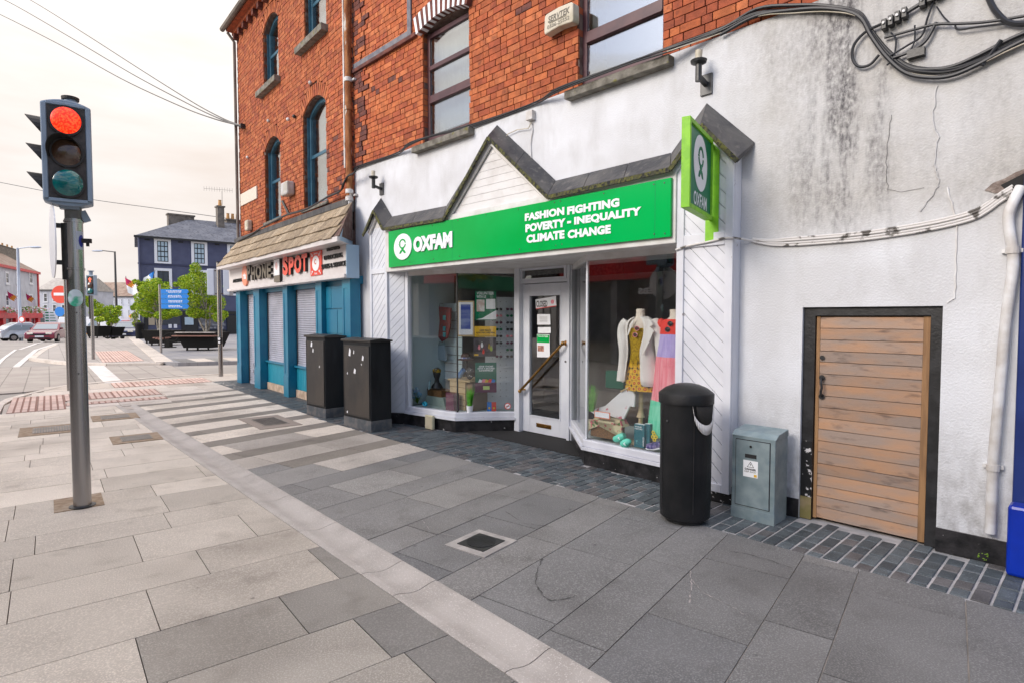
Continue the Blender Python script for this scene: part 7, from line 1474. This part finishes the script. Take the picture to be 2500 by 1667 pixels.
# pegboard with sunglasses
a = g2(862, 360, .32); b = g2(1066, 1312, .32); t = thing('sunglasses_display', 'grey perforated board with rows of sunglasses in the left shop window', 'display board', FG2, ((a[0]+b[0])/2, .32, b[1]))
MB().box(a[0]-.05, b[0]+.06, .32, .34, b[1], a[1]).build('pegboard', M['peg'], t)
mb = MB()
for x in (893, 960, 1008):
    for i in range(16):
        p = g2(x, 400+i*52, .32); mb.lathe([(.006, 0), (.006, .002)], (p[0], .3195, p[1]), 6, axis='y')
mb.build('holes', M['black'], t)
def shades(x, y, off, m, root=None, fr=FG2, w=.055, name='sunglasses', p=None):
    p = p or g2(x, y, off); mb = MB()
    for s_ in (-1, 1): mb.ball((p[0]+s_*w*.52, off-.01, p[1]), w*.42, .012, w*.34, 10)
    mb.tube([(p[0]-w*.3, off-.01, p[1]+.006), (p[0]+w*.3, off-.01, p[1]+.006)], .003, 5)
    return mb.build(name, m, root, smooth=True)
for x in (948, 1036):
    for i, y in enumerate([462, 516, 572, 628, 684, 740, 796, 850]):
        if x == 948 and i == 6: continue
        p = g2(x, y, .30); s_ = thing('sunglasses', 'sunglasses %s of the %s column on the grey perforated board' % (['at the top', 'second from the top', 'third from the top', 'fourth from the top', 'fourth from the bottom', 'third from the bottom', 'second from the bottom', 'at the bottom'][i], ['left', 'right'][x > 1000]), 'sunglasses', FG2, (p[0], .30, p[1]), group='sunglasses on the %s column of the board' % ['left', 'right'][x > 1000])
        shades(x, y, .30, [M['black'], M['plum'], M['black'], M['pink'], M['green_dk']][(i*3+(x > 1000)) % 5], s_, name='lenses')
# slat wall, drawer unit etc.
def bx(name, label, cat, x0, y0, x1, y1, off, d, m, par='casing'):
    a = FB.pl(*z3(x0, y0), off); b = FB.pl(*z3(x1, y1), off); u0, u1, z0, z1 = a[0], b[0], b[1], a[1]; t = item(name, label, cat, ((u0+u1)/2, off, z0)); MB().box(u0, u1, off, off+d, z0, z1).build(par, m, t); return t, u0, u1, z0, z1
t, u0, u1, z0, z1 = bx('slat_wall', 'pale blue slatted display wall behind the left window', 'display wall', 296, 420, 640, 1055, .85, .02, M['slat_aqua'], 'board')
for i in range(9): MB().box(u0, u1, .842, .849, z0+(z1-z0)*i/9-.006, z0+(z1-z0)*i/9).build('groove', M['steel_dark'], t)
t, u0, u1, z0, z1 = bx('drawer_unit', 'pale wooden slatted stand in the left shop window', 'stand', 540, 1045, 668, 1312, .42, .4, M['maple'])
for i in range(1, 5): MB().box(u0-.001, u1+.001, .417, .42, z0+(z1-z0)*i/5-.006, z0+(z1-z0)*i/5).build('groove', M['wicker'], t)
MB().box(u0-.03, u1+.13, .40, .82, z1, z1+.02).build('top', M['maple'], t); MB().box(u1, u1+.12, .45, .8, z0, z1).build('side', mat('brown_side', (.28,.18,.1), .6), t)
bx('storage_box', 'tall plum coloured box at the front of the left window', 'box', 505, 1150, 570, 1312, .26, .10, M['plum'])
t, u0, u1, z0, z1 = bx('small_carton', 'small blue and red carton pair beside the no smoking sticker', 'carton', 0, 0, 1, 1, .3, .0, M['paper']); bpy.data.objects.remove(t.children[0])
for k_, (xa, xb, m) in enumerate(((850, 886, 'signblue'), (888, 925, 'redpanel'))):
    a = g2(xa, 1232, .10); b = g2(xb, 1314, .10); MB().box(a[0], b[0], .10, .15, b[1], a[1]).build('carton', M[m], None) if False else None
    tt = t if k_ == 0 else thing('small_carton', 'small red carton on the display shelf beside the blue carton', 'carton', FG2, (a[0], .1, b[1]))
    if k_ == 0: tt.location = FG2.w(a[0], .1, b[1]); tt.rotation_euler = (0, 0, FG2.a); INFO[tt.name] = (FG2, Vector((a[0], .1, b[1])), 0); tt['label'] = 'small blue carton on the display shelf beside the red carton'
    MB().box(a[0], b[0], .10, .15, b[1], a[1]).build('pack', M[m], tt); MB().ball(((a[0]+b[0])/2, .099, (a[1]+b[1])/2-.01), .016, .002, .016, 10).build('emblem', M['yellow'], tt)
def tuft(name, label, xb, yb, off, h, w, n, pot=True, m='grass', fr=None):
    p = FB.pl(xb, yb, off); t = item(name, label, 'plant', (p[0], off, p[1])); r = random.Random(int(xb)); mb = MB()
    for _ in range(n):
        a = r.uniform(-1, 1); b = r.uniform(-1, 1); hh = h*r.uniform(.6, 1.05); x0, y0 = p[0]+a*w*.35, off+b*w*.3; x1, y1 = p[0]+a*w*r.uniform(.4, 1.3), off+b*w*.6; z0 = p[1]+(.09 if pot else 0)
        mb.add([(x0-.003, y0, z0), (x0+.003, y0, z0), ((x0+x1)/2+.003, (y0+y1)/2, z0+hh*.6), ((x0+x1)/2-.003, (y0+y1)/2, z0+hh*.6), (x1, y1, z0+hh)], [(0, 1, 2, 3), (3, 2, 4)])
    mb.build('blades', M[m], t)
    if pot: MB().lathe([(.035, 0), (.048, .09), (.05, .10), (.04, .09)], (p[0], off, p[1]), 16).build('pot', M['paper'], t, smooth=True)
x, y = z3(705, 1318); tuft('potted_grass', 'bright green artificial grass in a white pot in the left window', x, y, .35, .28, .07, 110)
tuft('grass_plant', 'pale green tall grass with white flowers left of the blazer', 1380+175/2.704, 600+1090/2.704, .16, .30, .07, 90, False)
# flowers and scrunchie
x, y = z3(270, 1240); p = FB.pl(x, y, .22); t = item('flower_bunch', 'bunch of pale blue flowers in the left corner of the window', 'flowers', (p[0], .22, p[1])); r = random.Random(3); mb = MB(); ml = MB()
for _ in range(60): c = (p[0]+r.gauss(0, .05), .22+r.gauss(0, .03), p[1]+.15+r.gauss(0, .04)); mb.ball(c, .013, .013, .011, 6); ml.tube([(p[0], .22, p[1]), c], .002, 3)
mb.build('blooms', mat('pale_blue_petals', (.15,.42,.62), .8, col2=(.4,.5,.7), scale=30), t); ml.build('stems', M['leaf'][3], t)
x, y = z3(332, 1255); p = FB.pl(x, y, .17); t = item('hair_scrunchie', 'bright turquoise crumpled scrunchie on the window shelf', 'scrunchie', (p[0], .17, p[1])); mb = MB()
for i in range(14): a = 2*pi*i/14; mb.ball((p[0]+.035*cos(a), .17, p[1]+.02+.022*sin(a)), .020, .02, .016, 8)
mb.build('fabric', mat('turquoise_satin', (.0,.42,.62), .4), t, smooth=True)
t, u0, u1, z0, z1 = bx('wicker_basket', 'small wicker basket under the black head in the left window', 'basket', 352, 1122, 470, 1192, .40, .22, M['wicker']); MB().box(u0-.005, u1+.005, .395, .625, z1-.012, z1+.006).build('rim', M['wicker'], t)
MB().prism([(u0-.05, .26), (u1+.12, .26), (u1+.06, z0), (u0, z0)], .3, 'xz', at=.38).build('draped_cloth', mat('pale_drape', (.42,.5,.44), .9, col2=(.34,.42,.37), scale=5, bump=.4, bscale=6), t)
p = FB.pl(*z3(432, 1110), .45); t = item('display_head', 'glossy black display head with patterned headband and scarf', 'display head', (p[0], .45, p[1]))
MB().lathe([(.10, .0), (.085, .03), (.045, .08), (.035, .13), (.05, .17), (.062, .21), (.06, .26), (.04, .295), (0, .305)], (p[0], .45, p[1]), 18, sy=.9).build('bust', M['black'], t, smooth=True); MB().lathe([(.063, 0), (.066, .02), (.062, .045)], (p[0], .45, p[1]+.235), 18).build('headband', mat('leopard_band', (.45,.30,.02), .7, col2=(.03,.02,.01), scale=30, lo=.5, hi=.55), t)
MB().prism([(p[0]-.05, p[1]+.10), (p[0]-.02, p[1]+.12), (p[0]-.03, p[1]-.01), (p[0]-.08, p[1]-.03)], .01, 'xz', at=.34).build('scarf', mat('pale_blue_scarf', (.25,.45,.5), .8, col2=(.5,.6,.6), scale=20), t)
def garment(name, label, pts, off, m, d=.03, cat='garment'):
    q = [FB.pl(*z3(x, y), off) for x, y in pts]; t = item(name, label, cat, (q[0][0], off, q[0][1])); MB().prism(q, d, 'xz', at=off).build('cloth', m, t, bevel=.008); MB().tube([(q[0][0], off+d/2, q[0][1]), (q[0][0]+.02, off+d/2, q[0][1]+.05), (q[0][0]+.02, off+.08, q[0][1]+.05)], .004, 5).build('hook', M['steel_dark'], t)
garment('hanging_scarf', 'pale pink and white scarf on the slatted wall', [(335, 755), (372, 760), (385, 820), (378, 868), (365, 885), (345, 870), (318, 850), (312, 790)], .72, mat('pink_white_scarf', (.6,.42,.38), .8, col2=(.7,.68,.66), scale=20, stretch=(6,1,.5)), cat='scarf')
garment('hanging_scarf', 'narrow brown scarf between the pink and the blue garment', [(404, 760), (415, 800), (412, 868), (395, 875), (388, 800)], .72, M['wicker'], cat='scarf')
garment('folded_garment', 'pale blue folded top hanging right of the brown scarf', [(440, 760), (490, 758), (510, 880), (500, 893), (422, 870)], .72, mat('pale_blue_cotton', (.36,.46,.52), .8), cat='top')
garment('patterned_scarf', 'long red patterned scarf with turquoise squares', [(445, 440), (545, 450), (540, 600), (515, 700), (470, 730), (440, 690), (452, 560)], .70, mat('red_pattern', (.30,.04,.04), .8, col2=(.2,.07,.07), scale=20), cat='scarf')
t = COL.objects[-1]
for y in (530, 620, 670): q = FB.pl(*z3(492, y), .69); tt = INFO; MB().box(q[0]-.035, q[0]+.03, .69, .699, q[1]-.04, q[1]+.03).build('turquoise_square', mat('turq_sq', (.02,.35,.42), .6, col2=(.1,.5,.5), scale=20), t.parent)
p = FB.pl(*z3(672, 880), .55); t = item('sun_hat', 'brown brimmed hat on a stand behind the framed picture', 'hat', (p[0], .55, p[1])); MB().lathe([(.13, .0), (.12, .012), (.075, .02), (.07, .07), (.05, .09), (0, .095)], (p[0], .55, p[1]), 20).build('felt', mat('dark_brown_felt', (.05,.02,.015), .9), t, smooth=True); MB().tube([(p[0], .55, p[1]), (p[0], .55, p[1]-.15)], .03, 8).build('stand', M['black'], t)
MB().lathe([(.077, 0), (.077, .02)], (p[0], .55, p[1]+.022), 20).build('hat_band', mat('floral_band', (.05,.08,.3), .8, col2=(.6,.6,.6), scale=40), t)
p = FB.pl(*z3(640, 1010), .50); t = item('blue_bag', 'shiny blue rolled bag lying on the wooden stand', 'bag', (p[0], .5, p[1])); MB().tube([(p[0]-.07, .5, p[1]-.02), (p[0]-.03, .5, p[1]+.02), (p[0]+.04, .5, p[1]+.09)], .038, 10).build('bag', mat('blue_satin', (.06,.16,.38), .35, col2=(.15,.3,.55), scale=14), t, smooth=True)
p = FB.pl(*z3(705, 1020), .50); t = item('patterned_bag', 'black bag with white pattern on the wooden stand', 'bag', (p[0], .5, p[1])); MB().ball((p[0], .5, p[1]+.05), .07, .05, .09, 12).build('bag', mat('black_white_cloth', (.02,.02,.02), .6, col2=(.7,.7,.68), scale=22, lo=.6, hi=.62), t, smooth=True)
# papers on the door
z3d = lambda x, y: FB.pl(*z3(x, y), DY+.008)
def dposter(label, q, m, name='notice'):
    Q = [z3d(*p) for p in q]; t = thing(name, label, 'notice', FB, (Q[0][0], DY+.01, Q[0][1])); MB().prism(Q, .002, 'xz', at=DY+.012).build('sheet', m, t); return t, Q
t, Q = dposter('tilted white and red closed sign on the door glass', [(1250, 382), (1420, 352), (1425, 435), (1255, 462)], M['paper'], 'closed_sign')
def mpc(p): return p
u0, z0 = z3d(1258, 440); u1, z1 = z3d(1352, 395)
text('CLOSED', u0-.0, u1-.005, z0-.006, z1+.008, DY+.010, M['black'], t, bold=.02, skew=.0); e0 = z3d(1392, 400); MB().lathe([(.028, 0), (.028, .001)], (e0[0], DY+.011, e0[1]), 20, axis='y').build('red_roundel', M['pink'], t); q0 = z3d(1256, 458); q1 = z3d(1424, 434); MB().bar((q0[0], DY+.009, q0[1]), (q1[0], DY+.009, q1[1]), .001, .010).build('red_edge', M['coral'], t)
t, Q = dposter('upper plain white opening hours paper on the door glass', [(1265, 503), (1372, 503), (1375, 590), (1265, 590)], M['paper'])
mb = MB(); 
for i in range(3): a = z3d(1285, 528+i*16); b = z3d(1350, 528+i*16); mb.box(a[0], b[0], DY+.009, DY+.0105, a[1]-.003, a[1]+.002)
mb.build('writing', inkm, t)
dposter('lower small white paper on the door glass', [(1270, 612), (1376, 610), (1377, 660), (1271, 660)], M['paper'])
t, Q = dposter('green and white volunteer leaflet on the door glass', [(1262, 668), (1368, 670), (1370, 858), (1264, 856)], M['paper'], 'leaflet'); a = z3d(1264, 672); b = z3d(1366, 740); MB().box(a[0], b[0], DY+.0095, DY+.011, b[1], a[1]).build('green_block', M['green'], t); text('VOLUNTEER', a[0]+.01, b[0]-.02, a[1]-.03, a[1]-.012, DY+.009, M['paper'], t, bold=.03)
a = z3d(1270, 760); b = z3d(1320, 810); MB().box(a[0], b[0], DY+.0095, DY+.011, b[1], a[1]).build('photo', mat('warm_photo2', (.6,.3,.2), .5, col2=(.2,.1,.1), scale=20), t)
# ---------------------------------------------------------------- right window
z4 = lambda x, y: (1380+x/2.704, 600+y/2.704)
def q4(x, y, off): return FB.pl(*z4(x, y), off)
OM = .34
def loft(rings, c, n=24):                          # rings: (z, half width, half depth, dx)
    mb = MB(); vs_ = []; fs = []
    for (z, a, b, dx) in rings:
        for k_ in range(n): t = 2*pi*k_/n; vs_.append((c[0]+dx+a*cos(t), c[1]+b*sin(t), z))
    for i in range(len(rings)-1):
        for k_ in range(n): fs.append((i*n+k_, i*n+(k_+1) % n, (i+1)*n+(k_+1) % n, (i+1)*n+k_))
    fs += [tuple(range(n))[::-1], tuple((len(rings)-1)*n+k_ for k_ in range(n))]; return mb.add(vs_, fs)
cx = q4(497, 500, OM)[0]; zt = lambda y: q4(497, y, OM)[1]
mn = item('mannequin', 'cream headless mannequin on a wooden stand wearing the ivory blazer outfit', 'mannequin', (cx, OM, .27))
loft([(zt(560), .10, .07, 0), (zt(520), .13, .075, 0), (zt(500), .125, .07, 0), (zt(485), .09, .06, 0), (zt(472), .052, .048, 0), (zt(440), .045, .043, 0), (zt(425), .048, .045, 0), (zt(418), .040, .038, 0)], (cx, OM)).build('torso', M['mann'], mn, smooth=True)
MB().tube([(cx, OM+.02, zt(930)), (cx, OM+.02, .33)], .024, 14).lathe([(.045, .0), (.03, .05), (.024, .10)], (cx, OM+.02, zt(1130)), 14).build('stand_pole', M['maple'], mn, smooth=True); MB().lathe([(.13, 0), (.135, .015), (.11, .03)], (cx, OM+.02, .27), 24).build('stand_base', M['maple'], mn, smooth=True)
o = item('crochet_top', 'mustard yellow crochet top under the ivory blazer', 'top', (cx, OM, zt(740)))
loft([(zt(755), .108, .085, 0), (zt(700), .10, .085, 0), (zt(650), .105, .088, 0), (zt(590), .125, .092, 0), (zt(545), .128, .09, 0), (zt(543), .12, .08, 0)], (cx, OM-.004)).build('knit', M['mustard'], o, smooth=True)
mb = MB()
for i in range(26): a = pi+pi*i/25; mb.tube([(cx+.108*cos(a), OM-.004+.086*sin(a), zt(752)), (cx+.110*cos(a), OM-.004+.09*sin(a), zt(790))], .0035, 4)
mb.build('fringe', M['mustard'], o)
o = item('patterned_skirt', 'short dark skirt with orange and yellow flower pattern', 'skirt', (cx, OM, zt(940)))
skm = mat('flower_skirt', (.03,.015,.01), .8, col2=(.62,.36,.01), scale=1, lo=2, hi=3)
t_ = skm.node_tree; N = t_.nodes; K = t_.links.new; vt = N.new('ShaderNodeTexVoronoi'); vt.inputs['Scale'].default_value = 17; vt.inputs['Randomness'].default_value = .25; co = N.new('ShaderNodeTexCoord'); K(co.outputs['Object'], vt.inputs['Vector']); rp_ = N.new('ShaderNodeValToRGB'); cr = rp_.color_ramp; cr.interpolation = 'CONSTANT'
cr.elements[0].color = (.75, .22, .02, 1); cr.elements[1].position = .62; cr.elements[1].color = (.03, .012, .01, 1)
for p_, c_ in ((.18, (.35, .05, .01, 1)), (.30, (.72, .42, .02, 1)), (.46, (.55, .30, .01, 1))): e_2 = cr.elements.new(p_); e_2.color = c_
K(vt.outputs['Distance'], rp_.inputs[0]); K(rp_.outputs[0], N['Principled BSDF'].inputs['Base Color'])
loft([(zt(950), .20, .125, .03), (zt(900), .185, .12, .02), (zt(830), .155, .105, .01), (zt(760), .115, .09, 0), (zt(745), .105, .08, 0)], (cx, OM)).build('cloth', skm, o, smooth=True)
# blazer: two front panels, back, sleeves, lapels
bl = item('ivory_blazer', 'ivory blazer draped open over the mannequin in the right window', 'blazer', (cx, OM, zt(900)))
def sheet(rows, name, root, m, th=.006):
    mb = MB(); n = len(rows[0]); mb.v = [tuple(p) for r in rows for p in r]; mb.f = [(i*n+j, i*n+j+1, (i+1)*n+j+1, (i+1)*n+j) for i in range(len(rows)-1) for j in range(n-1)]; mb.m = [0]*len(mb.f)
    o = mb.build(name, m, root, smooth=2, sub=1); s_ = o.modifiers.new('s', 'SOLIDIFY'); s_.thickness = th; o.modifiers.move(1, 0) if False else None; return o
def ring(a0, a1, a, b, z, dx, n=9, wav=0):
    return [(cx+dx+(a+wav*sin(6*(a0+(a1-a0)*i/n)))*cos(a0+(a1-a0)*i/n), OM+(b+wav*sin(6*(a0+(a1-a0)*i/n)))*sin(a0+(a1-a0)*i/n), z) for i in range(n+1)]
R = radians
# angles: -90 is the street side; right panel from -60 round to 90, left panel from -125 round to -270
rz_ = [(470, .075, .065, 30, 100), (490, .15, .085, 35, 118), (520, .185, .10, 40, 126), (600, .17, .11, 43, 128), (680, .155, .11, 46, 130), (750, .165, .115, 50, 133), (820, .19, .13, 52, 133), (915, .225, .145, 50, 132)]
sheet([ring(R(-90+ro_), R(90), a, b, zt(y), .015 if y > 700 else 0, 9, .004 if y > 600 else 0) for (y, a, b, ro_, lo_) in [(q[0], q[1], q[2], min(q[3]-25, 20) if q[0] > 640 else q[3]-8, q[4]) for q in rz_]], 'right_front', bl, M['blazer'])
sheet([ring(R(-90-ro_), R(-270), a, b, zt(y), 0, 9, .004 if y > 600 else 0) for (y, a, b, ro_) in [(q[0], q[1], q[2], 38 if q[0] > 560 else q[3]) for q in rz_[:-1]]+[(905, .21, .14, 36)]], 'left_front', bl, M['blazer'])
def sleeve(pts, r0, r1, nm):
    MB().tube(spline(pts, 5), lambda t: r0+(r1-r0)*t+.004*sin(t*14), 12).build(nm, M['blazer'], bl, smooth=True)
sl = q4(400, 540, OM-.02); sleeve([(cx-.16, OM, zt(500)), (cx-.21, OM-.03, zt(560)), (q4(385, 680, OM-.06)[0], OM-.06, zt(690)), (q4(365, 880, OM-.08)[0]+.01, OM-.08, zt(895))], .056, .048, 'sleeve')
sleeve([(cx+.16, OM, zt(500)), (cx+.22, OM-.02, zt(560)), (cx+.25, OM-.01, zt(700)), (q4(622, 860, OM)[0]-.01, OM, zt(865))], .056, .048, 'sleeve')
def lapel(s_, top, mid, low): 
    mb = MB(); y = OM-.105; f = lambda x, yy, d=0: (q4(x, yy, y)[0], y-d, q4(x, yy, y)[1]); mb.add([f(*p) for p in (top+mid+low)], [tuple(range(len(top+mid+low)))]); o = mb.build('lapel', M['blazer'], bl); s__ = o.modifiers.new('s', 'SOLIDIFY'); s__.thickness = .005
lapel(1, [(548, 470, .0)], [(585, 520, .004), (560, 535, .004), (590, 560, .006)], [(520, 720, .012), (515, 690, .01)])
lapel(-1, [(462, 470, 0)], [(425, 520, .004)], [(412, 600, .012), (420, 590, .01)])
for k_ in (0, 1): pass
def gl4(label, pts, off, m=M['black']):
    t = item('sunglasses', label, 'sunglasses', (q4(*pts[0], off)[0], off, q4(*pts[0], off)[1])); mb = MB(); ri = MB()
    for p in pts: a = q4(*p, off); mb.ball((a[0], off, a[1]), .026, .006, .021, 12); ri.tube([(a[0]+.028*cos(i*pi/8), off-.004, a[1]+.023*sin(i*pi/8)) for i in range(17)], .003, 5)
    mb.build('lenses', m, t, smooth=True); ri.build('rims', M['pink'] if m is not M['black'] else M['steel_dark'], t)
gl4('dark round sunglasses tucked into the mustard top', [(474, 546), (462, 588)], OM-.115, mat('brown_lens', (.08,.04,.04), .1))
# second mannequin in the tiered dress
c2 = q4(722, 500, OM)[0]; m2 = item('mannequin', 'cream mannequin neck and bust mostly hidden behind the right pilaster', 'mannequin', (c2, OM, .27))
Z2 = lambda y: q4(722, y, OM)[1]
def loft2(rings, name, m, root, pl=0):
    mb = MB(); n = 48; vs_ = []
    for (y, a, b) in rings:
        for k_ in range(n): t = 2*pi*k_/n; w = pl*(1 if y > 590 else 0)*sin(t*12); vs_.append((c2+(a+w)*cos(t), OM+(b+w)*sin(t), Z2(y)))
    fs = []
    for i in range(len(rings)-1):
        for k_ in range(n): fs.append((i*n+k_, i*n+(k_+1) % n, (i+1)*n+(k_+1) % n, (i+1)*n+k_))
    mb.add(vs_, fs).build(name, m, root, smooth=True)
loft2([(560, .1, .07), (500, .11, .07), (482, .07, .055), (470, .048, .045), (440, .045, .043), (424, .052, .048), (420, .03, .03)], 'torso', M['mann'], m2)
MB().tube([(c2, OM, .3), (c2, OM, Z2(560))], .022, 10).lathe([(.13, 0), (.11, .03)], (c2, OM, .27), 20).build('stand', M['maple'], m2)
dd = item('tiered_dress', 'long tiered dress in coral, lilac, pink and mint behind the bin', 'dress', (c2, OM, .4))
loft2([(585, .155, .10), (560, .15, .10), (530, .145, .095), (500, .14, .085), (486, .10, .07)], 'coral_bodice', M['coral'], dd); loft2([(732, .185, .13), (660, .165, .115), (584, .15, .10)], 'lilac_tier', M['lilac'], dd, .004); loft2([(1022, .235, .17), (900, .21, .15), (731, .19, .13)], 'pink_tier', M['pink'], dd, .006); loft2([(1255, .28, .20), (1150, .26, .19), (1021, .24, .17)], 'mint_tier', M['mint'], dd, .008)
MB().ball((c2-.15, OM, Z2(520)), .05, .05, .06, 10).build('puff_sleeve', M['coral'], dd, smooth=True)
gl4('dark sunglasses hooked on the coral bodice', [(693, 515), (676, 553)], OM-.10)
# basket and small things on the right shelf
def it4(name, label, cat, x0, y0, x1, y1, off, d, m, nm='body', **k):
    a = q4(x0, y0, off); b = q4(x1, y1, off); t = item(name, label, cat, ((a[0]+b[0])/2, off, b[1])); MB().box(a[0], b[0], off, off+d, b[1], a[1]).build(nm, m, t, **k); return t, a[0], b[0], b[1], a[1]
t, u0, u1, z0, z1 = it4('wicker_basket', 'brown wicker hamper lined with rose print cloth in the right window', 'basket', 165, 1165, 328, 1282, .16, .18, M['wicker'], bevel=.01)
ros = mat('rose_print', (.66,.58,.36), .8, col2=(.62,.12,.16), scale=16, lo=.56, hi=.60, col3=(.10,.22,.05), s3=19, lo3=.60, hi3=.64)
MB().prism([(u0-.05, z1+.04), (u0-.05, z1-.13), (u0+.02, z1-.06), (u0+.12, z1-.02), (u1-.03, z1+.02), (u1+.10, z1+.02), (u1+.10, z1-.10), (u1+.03, z1-.05), (u1-.01, z1-.01), (u1+.0, z1+.05)][::-1], .02, 'xz', at=.135).build('rose_cloth', ros, t)
MB().prism([(u0-.03, z1), (u1+.08, z1), (u1+.03, z1+.07), (u0+.04, z1+.06)], .12, 'xz', at=.19).build('lining', ros, t)
t, u0, u1, z0, z1 = it4('white_blouse', 'white blouse with flower print hanging over the hamper', 'blouse', 0, 0, 1, 1, .3, .01, M['paper']); bpy.data.objects.remove(t.children[0]); q = [q4(x, y, .25) for x, y in [(155, 1085), (260, 1055), (340, 985), (395, 938), (420, 950), (440, 945), (460, 985), (455, 1062), (425, 1060), (385, 1145), (320, 1130), (290, 1120), (190, 1110)]]
INFO[t.name] = (FB, Vector((q[0][0], .25, q[0][1])), 0); t.location = FB.w(q[0][0], .25, q[0][1]); MB().prism(q[::-1], .025, 'xz', at=.25).build('cloth', mat('white_floral_cotton', (.72,.72,.74), .8, col2=(.6,.2,.25), scale=13, lo=.63, hi=.66, bump=.5, bscale=8), t, bevel=.006)
a = q4(370, 960, .25); b = q4(420, 932, .25); MB().bar((a[0], .24, a[1]), (b[0], .24, b[1]), .012).build('hanger', M['maple'], t)
t, u0, u1, z0, z1 = it4('price_card', 'small white card in a floral frame on the hamper', 'card', 192, 1085, 295, 1145, .12, .006, M['peach']); MB().box(u0+.01, u1-.01, .117, .1195, z0+.01, z1-.008).build('card', M['paper'], t)
t, u0, u1, z0, z1 = it4('suitcase', 'old dark brown suitcase standing behind the blouse', 'suitcase', 385, 1062, 500, 1190, .5, .15, mat('old_brown_leather', (.08,.045,.025), .6, col2=(.14,.08,.04), scale=6), bevel=.02)
for k_, (x, y, lab) in enumerate(((365, 1262, 'upper mint green shoe beside the wicker hamper'), (402, 1300, 'lower mint green shoe lying in front of the other'))):
    p = q4(x, y, .12-.03*k_); t = item('mint_shoe', lab, 'shoe', (p[0], .12-.03*k_, p[1]-.02), group=None); yy = .12-.03*k_
    MB().tube(spline([(p[0]-.075+.03*k_, yy, p[1]-.03), (p[0]-.03, yy, p[1]-.015), (p[0]+.02, yy, p[1]+.012), (p[0]+.05-.01*k_, yy, p[1]+.03-.03*k_)], 4), lambda q: .020+.022*sin(pi*min(1, q*.75+.15)), 12).build('upper', mat('mint_leather_%d' % k_, (.12,.56,.42), .5), t, smooth=True); MB().tube([(p[0]+.015, yy-.03, p[1]+.02), (p[0]+.0, yy-.045, p[1]+.0), (p[0]+.02, yy-.04, p[1]-.012)], .005, 5).build('lace', M['paper'], t)
tl = mat('teal_book', (.01,.13,.17), .45, col2=(.02,.18,.22), scale=4)
for k_, (x0, x1, lab) in enumerate(((455, 520, 'thick teal hardback book with white title standing in the window'), (522, 556, 'teal hardback book behind the thick one, spine showing'))):
    t, u0, u1, z0, z1 = it4('hardback_book', lab, 'book', x0, 1172, x1, 1335-8*k_, .10+.03*k_, .05, tl, 'cover', bevel=.002); MB().box(u0+.004, u1-.004, .105+.03*k_, .145+.03*k_, z1, z1+.002).build('pages', M['paper'], t)
    if k_ == 0:
        text('WINE', u0+.01, u1-.03, z1-.032, z1-.018, .099, M['paper'], t, bold=.02); text('HISTORY', u0+.01, u1-.018, z1-.052, z1-.038, .099, M['paper'], t, bold=.02); text('WORLD', z0+.0, z0+.10, 0, .014, .099, M['paper'], t, bold=.03, fr_map=lambda p, u1=u1: (u1-.002-p[2], p[1], p[0]+.015))
        MB().prism([(u0+.02, z0+.07), (u0+.045, z0+.07), (u0+.034, z0+.05), (u0+.034, z0+.035), (u0+.042, z0+.032), (u0+.024, z0+.032), (u0+.031, z0+.035), (u0+.031, z0+.05)], -.001, 'xz', at=.099).build('glass_emblem', mat('pale_teal', (.12,.4,.4), .5), t)
p = q4(595, 1255, .14); t = item('yellow_flowers', 'bunch of bright yellow daisies beside the teal books', 'flowers', (p[0], .14, p[1]-.05)); mb = MB(); mc = MB()
for i, (dx, dz) in enumerate([(0, .02), (-.018, -.005), (.02, -.002), (.002, -.03), (-.012, .04)]):
    for j in range(10): a = 2*pi*j/10; mb.ball((p[0]+dx+.014*cos(a), .12, p[1]+dz+.014*sin(a)), .006, .002, .006, 6)
    mc.ball((p[0]+dx, .117, p[1]+dz), .006, .004, .006, 6)
mb.build('petals', mat('daisy_yellow', (.85,.62,.0), .6), t); mc.build('centres', M['wicker'], t)
p = q4(590, 1325, .12); t = item('blue_shoe', 'dark blue patterned shoe at the right end of the shelf', 'shoe', (p[0], .12, p[1]-.02)); MB().tube(spline([(p[0]-.08, .12, p[1]-.01), (p[0]-.03, .12, p[1]), (p[0]+.03, .12, p[1]+.02), (p[0]+.07, .12, p[1]+.045)], 4), lambda q: .018+.02*sin(pi*min(1, q*.7+.2)), 10).build('upper', mat('blue_plaid', (.03,.03,.16), .7, col2=(.25,.2,.4), scale=26), t, smooth=True); MB().tube([(p[0]-.085, .10, p[1]-.028), (p[0]+.0, .10, p[1]-.022), (p[0]+.07, .10, p[1]+.0)], .009, 8).build('sole', M['paper'], t)
t, u0, u1, z0, z1 = it4('green_bag', 'dark green cloth bag in the shadow behind the grass', 'bag', 262, 820, 385, 950, .8, .1, mat('dark_green_cloth', (.0,.10,.06), .8), bevel=.02)
# plants in the cracks, litter and leaves on the pavement
p = FB.gr(2400, 1400); w_ = thing('weed', 'tiny green weed at the foot of the white wall by the drainpipe', 'weed', FB, (1.86, -.03, 0)); mb = MB(); r = random.Random(4)
for _ in range(26): a = r.uniform(0, 6.28); h = r.uniform(.02, .07); c = Vector((1.86+.025*cos(a), -.03+.02*sin(a), h)); mb.add([c+Vector((-.005, 0, 0)), c+Vector((0, -.004, .003)), c+Vector((.005, 0, .002)), c+Vector((0, .003, .006))], [(0, 1, 2, 3)])
mb.build('leaves', M['leaf'][1], w_)
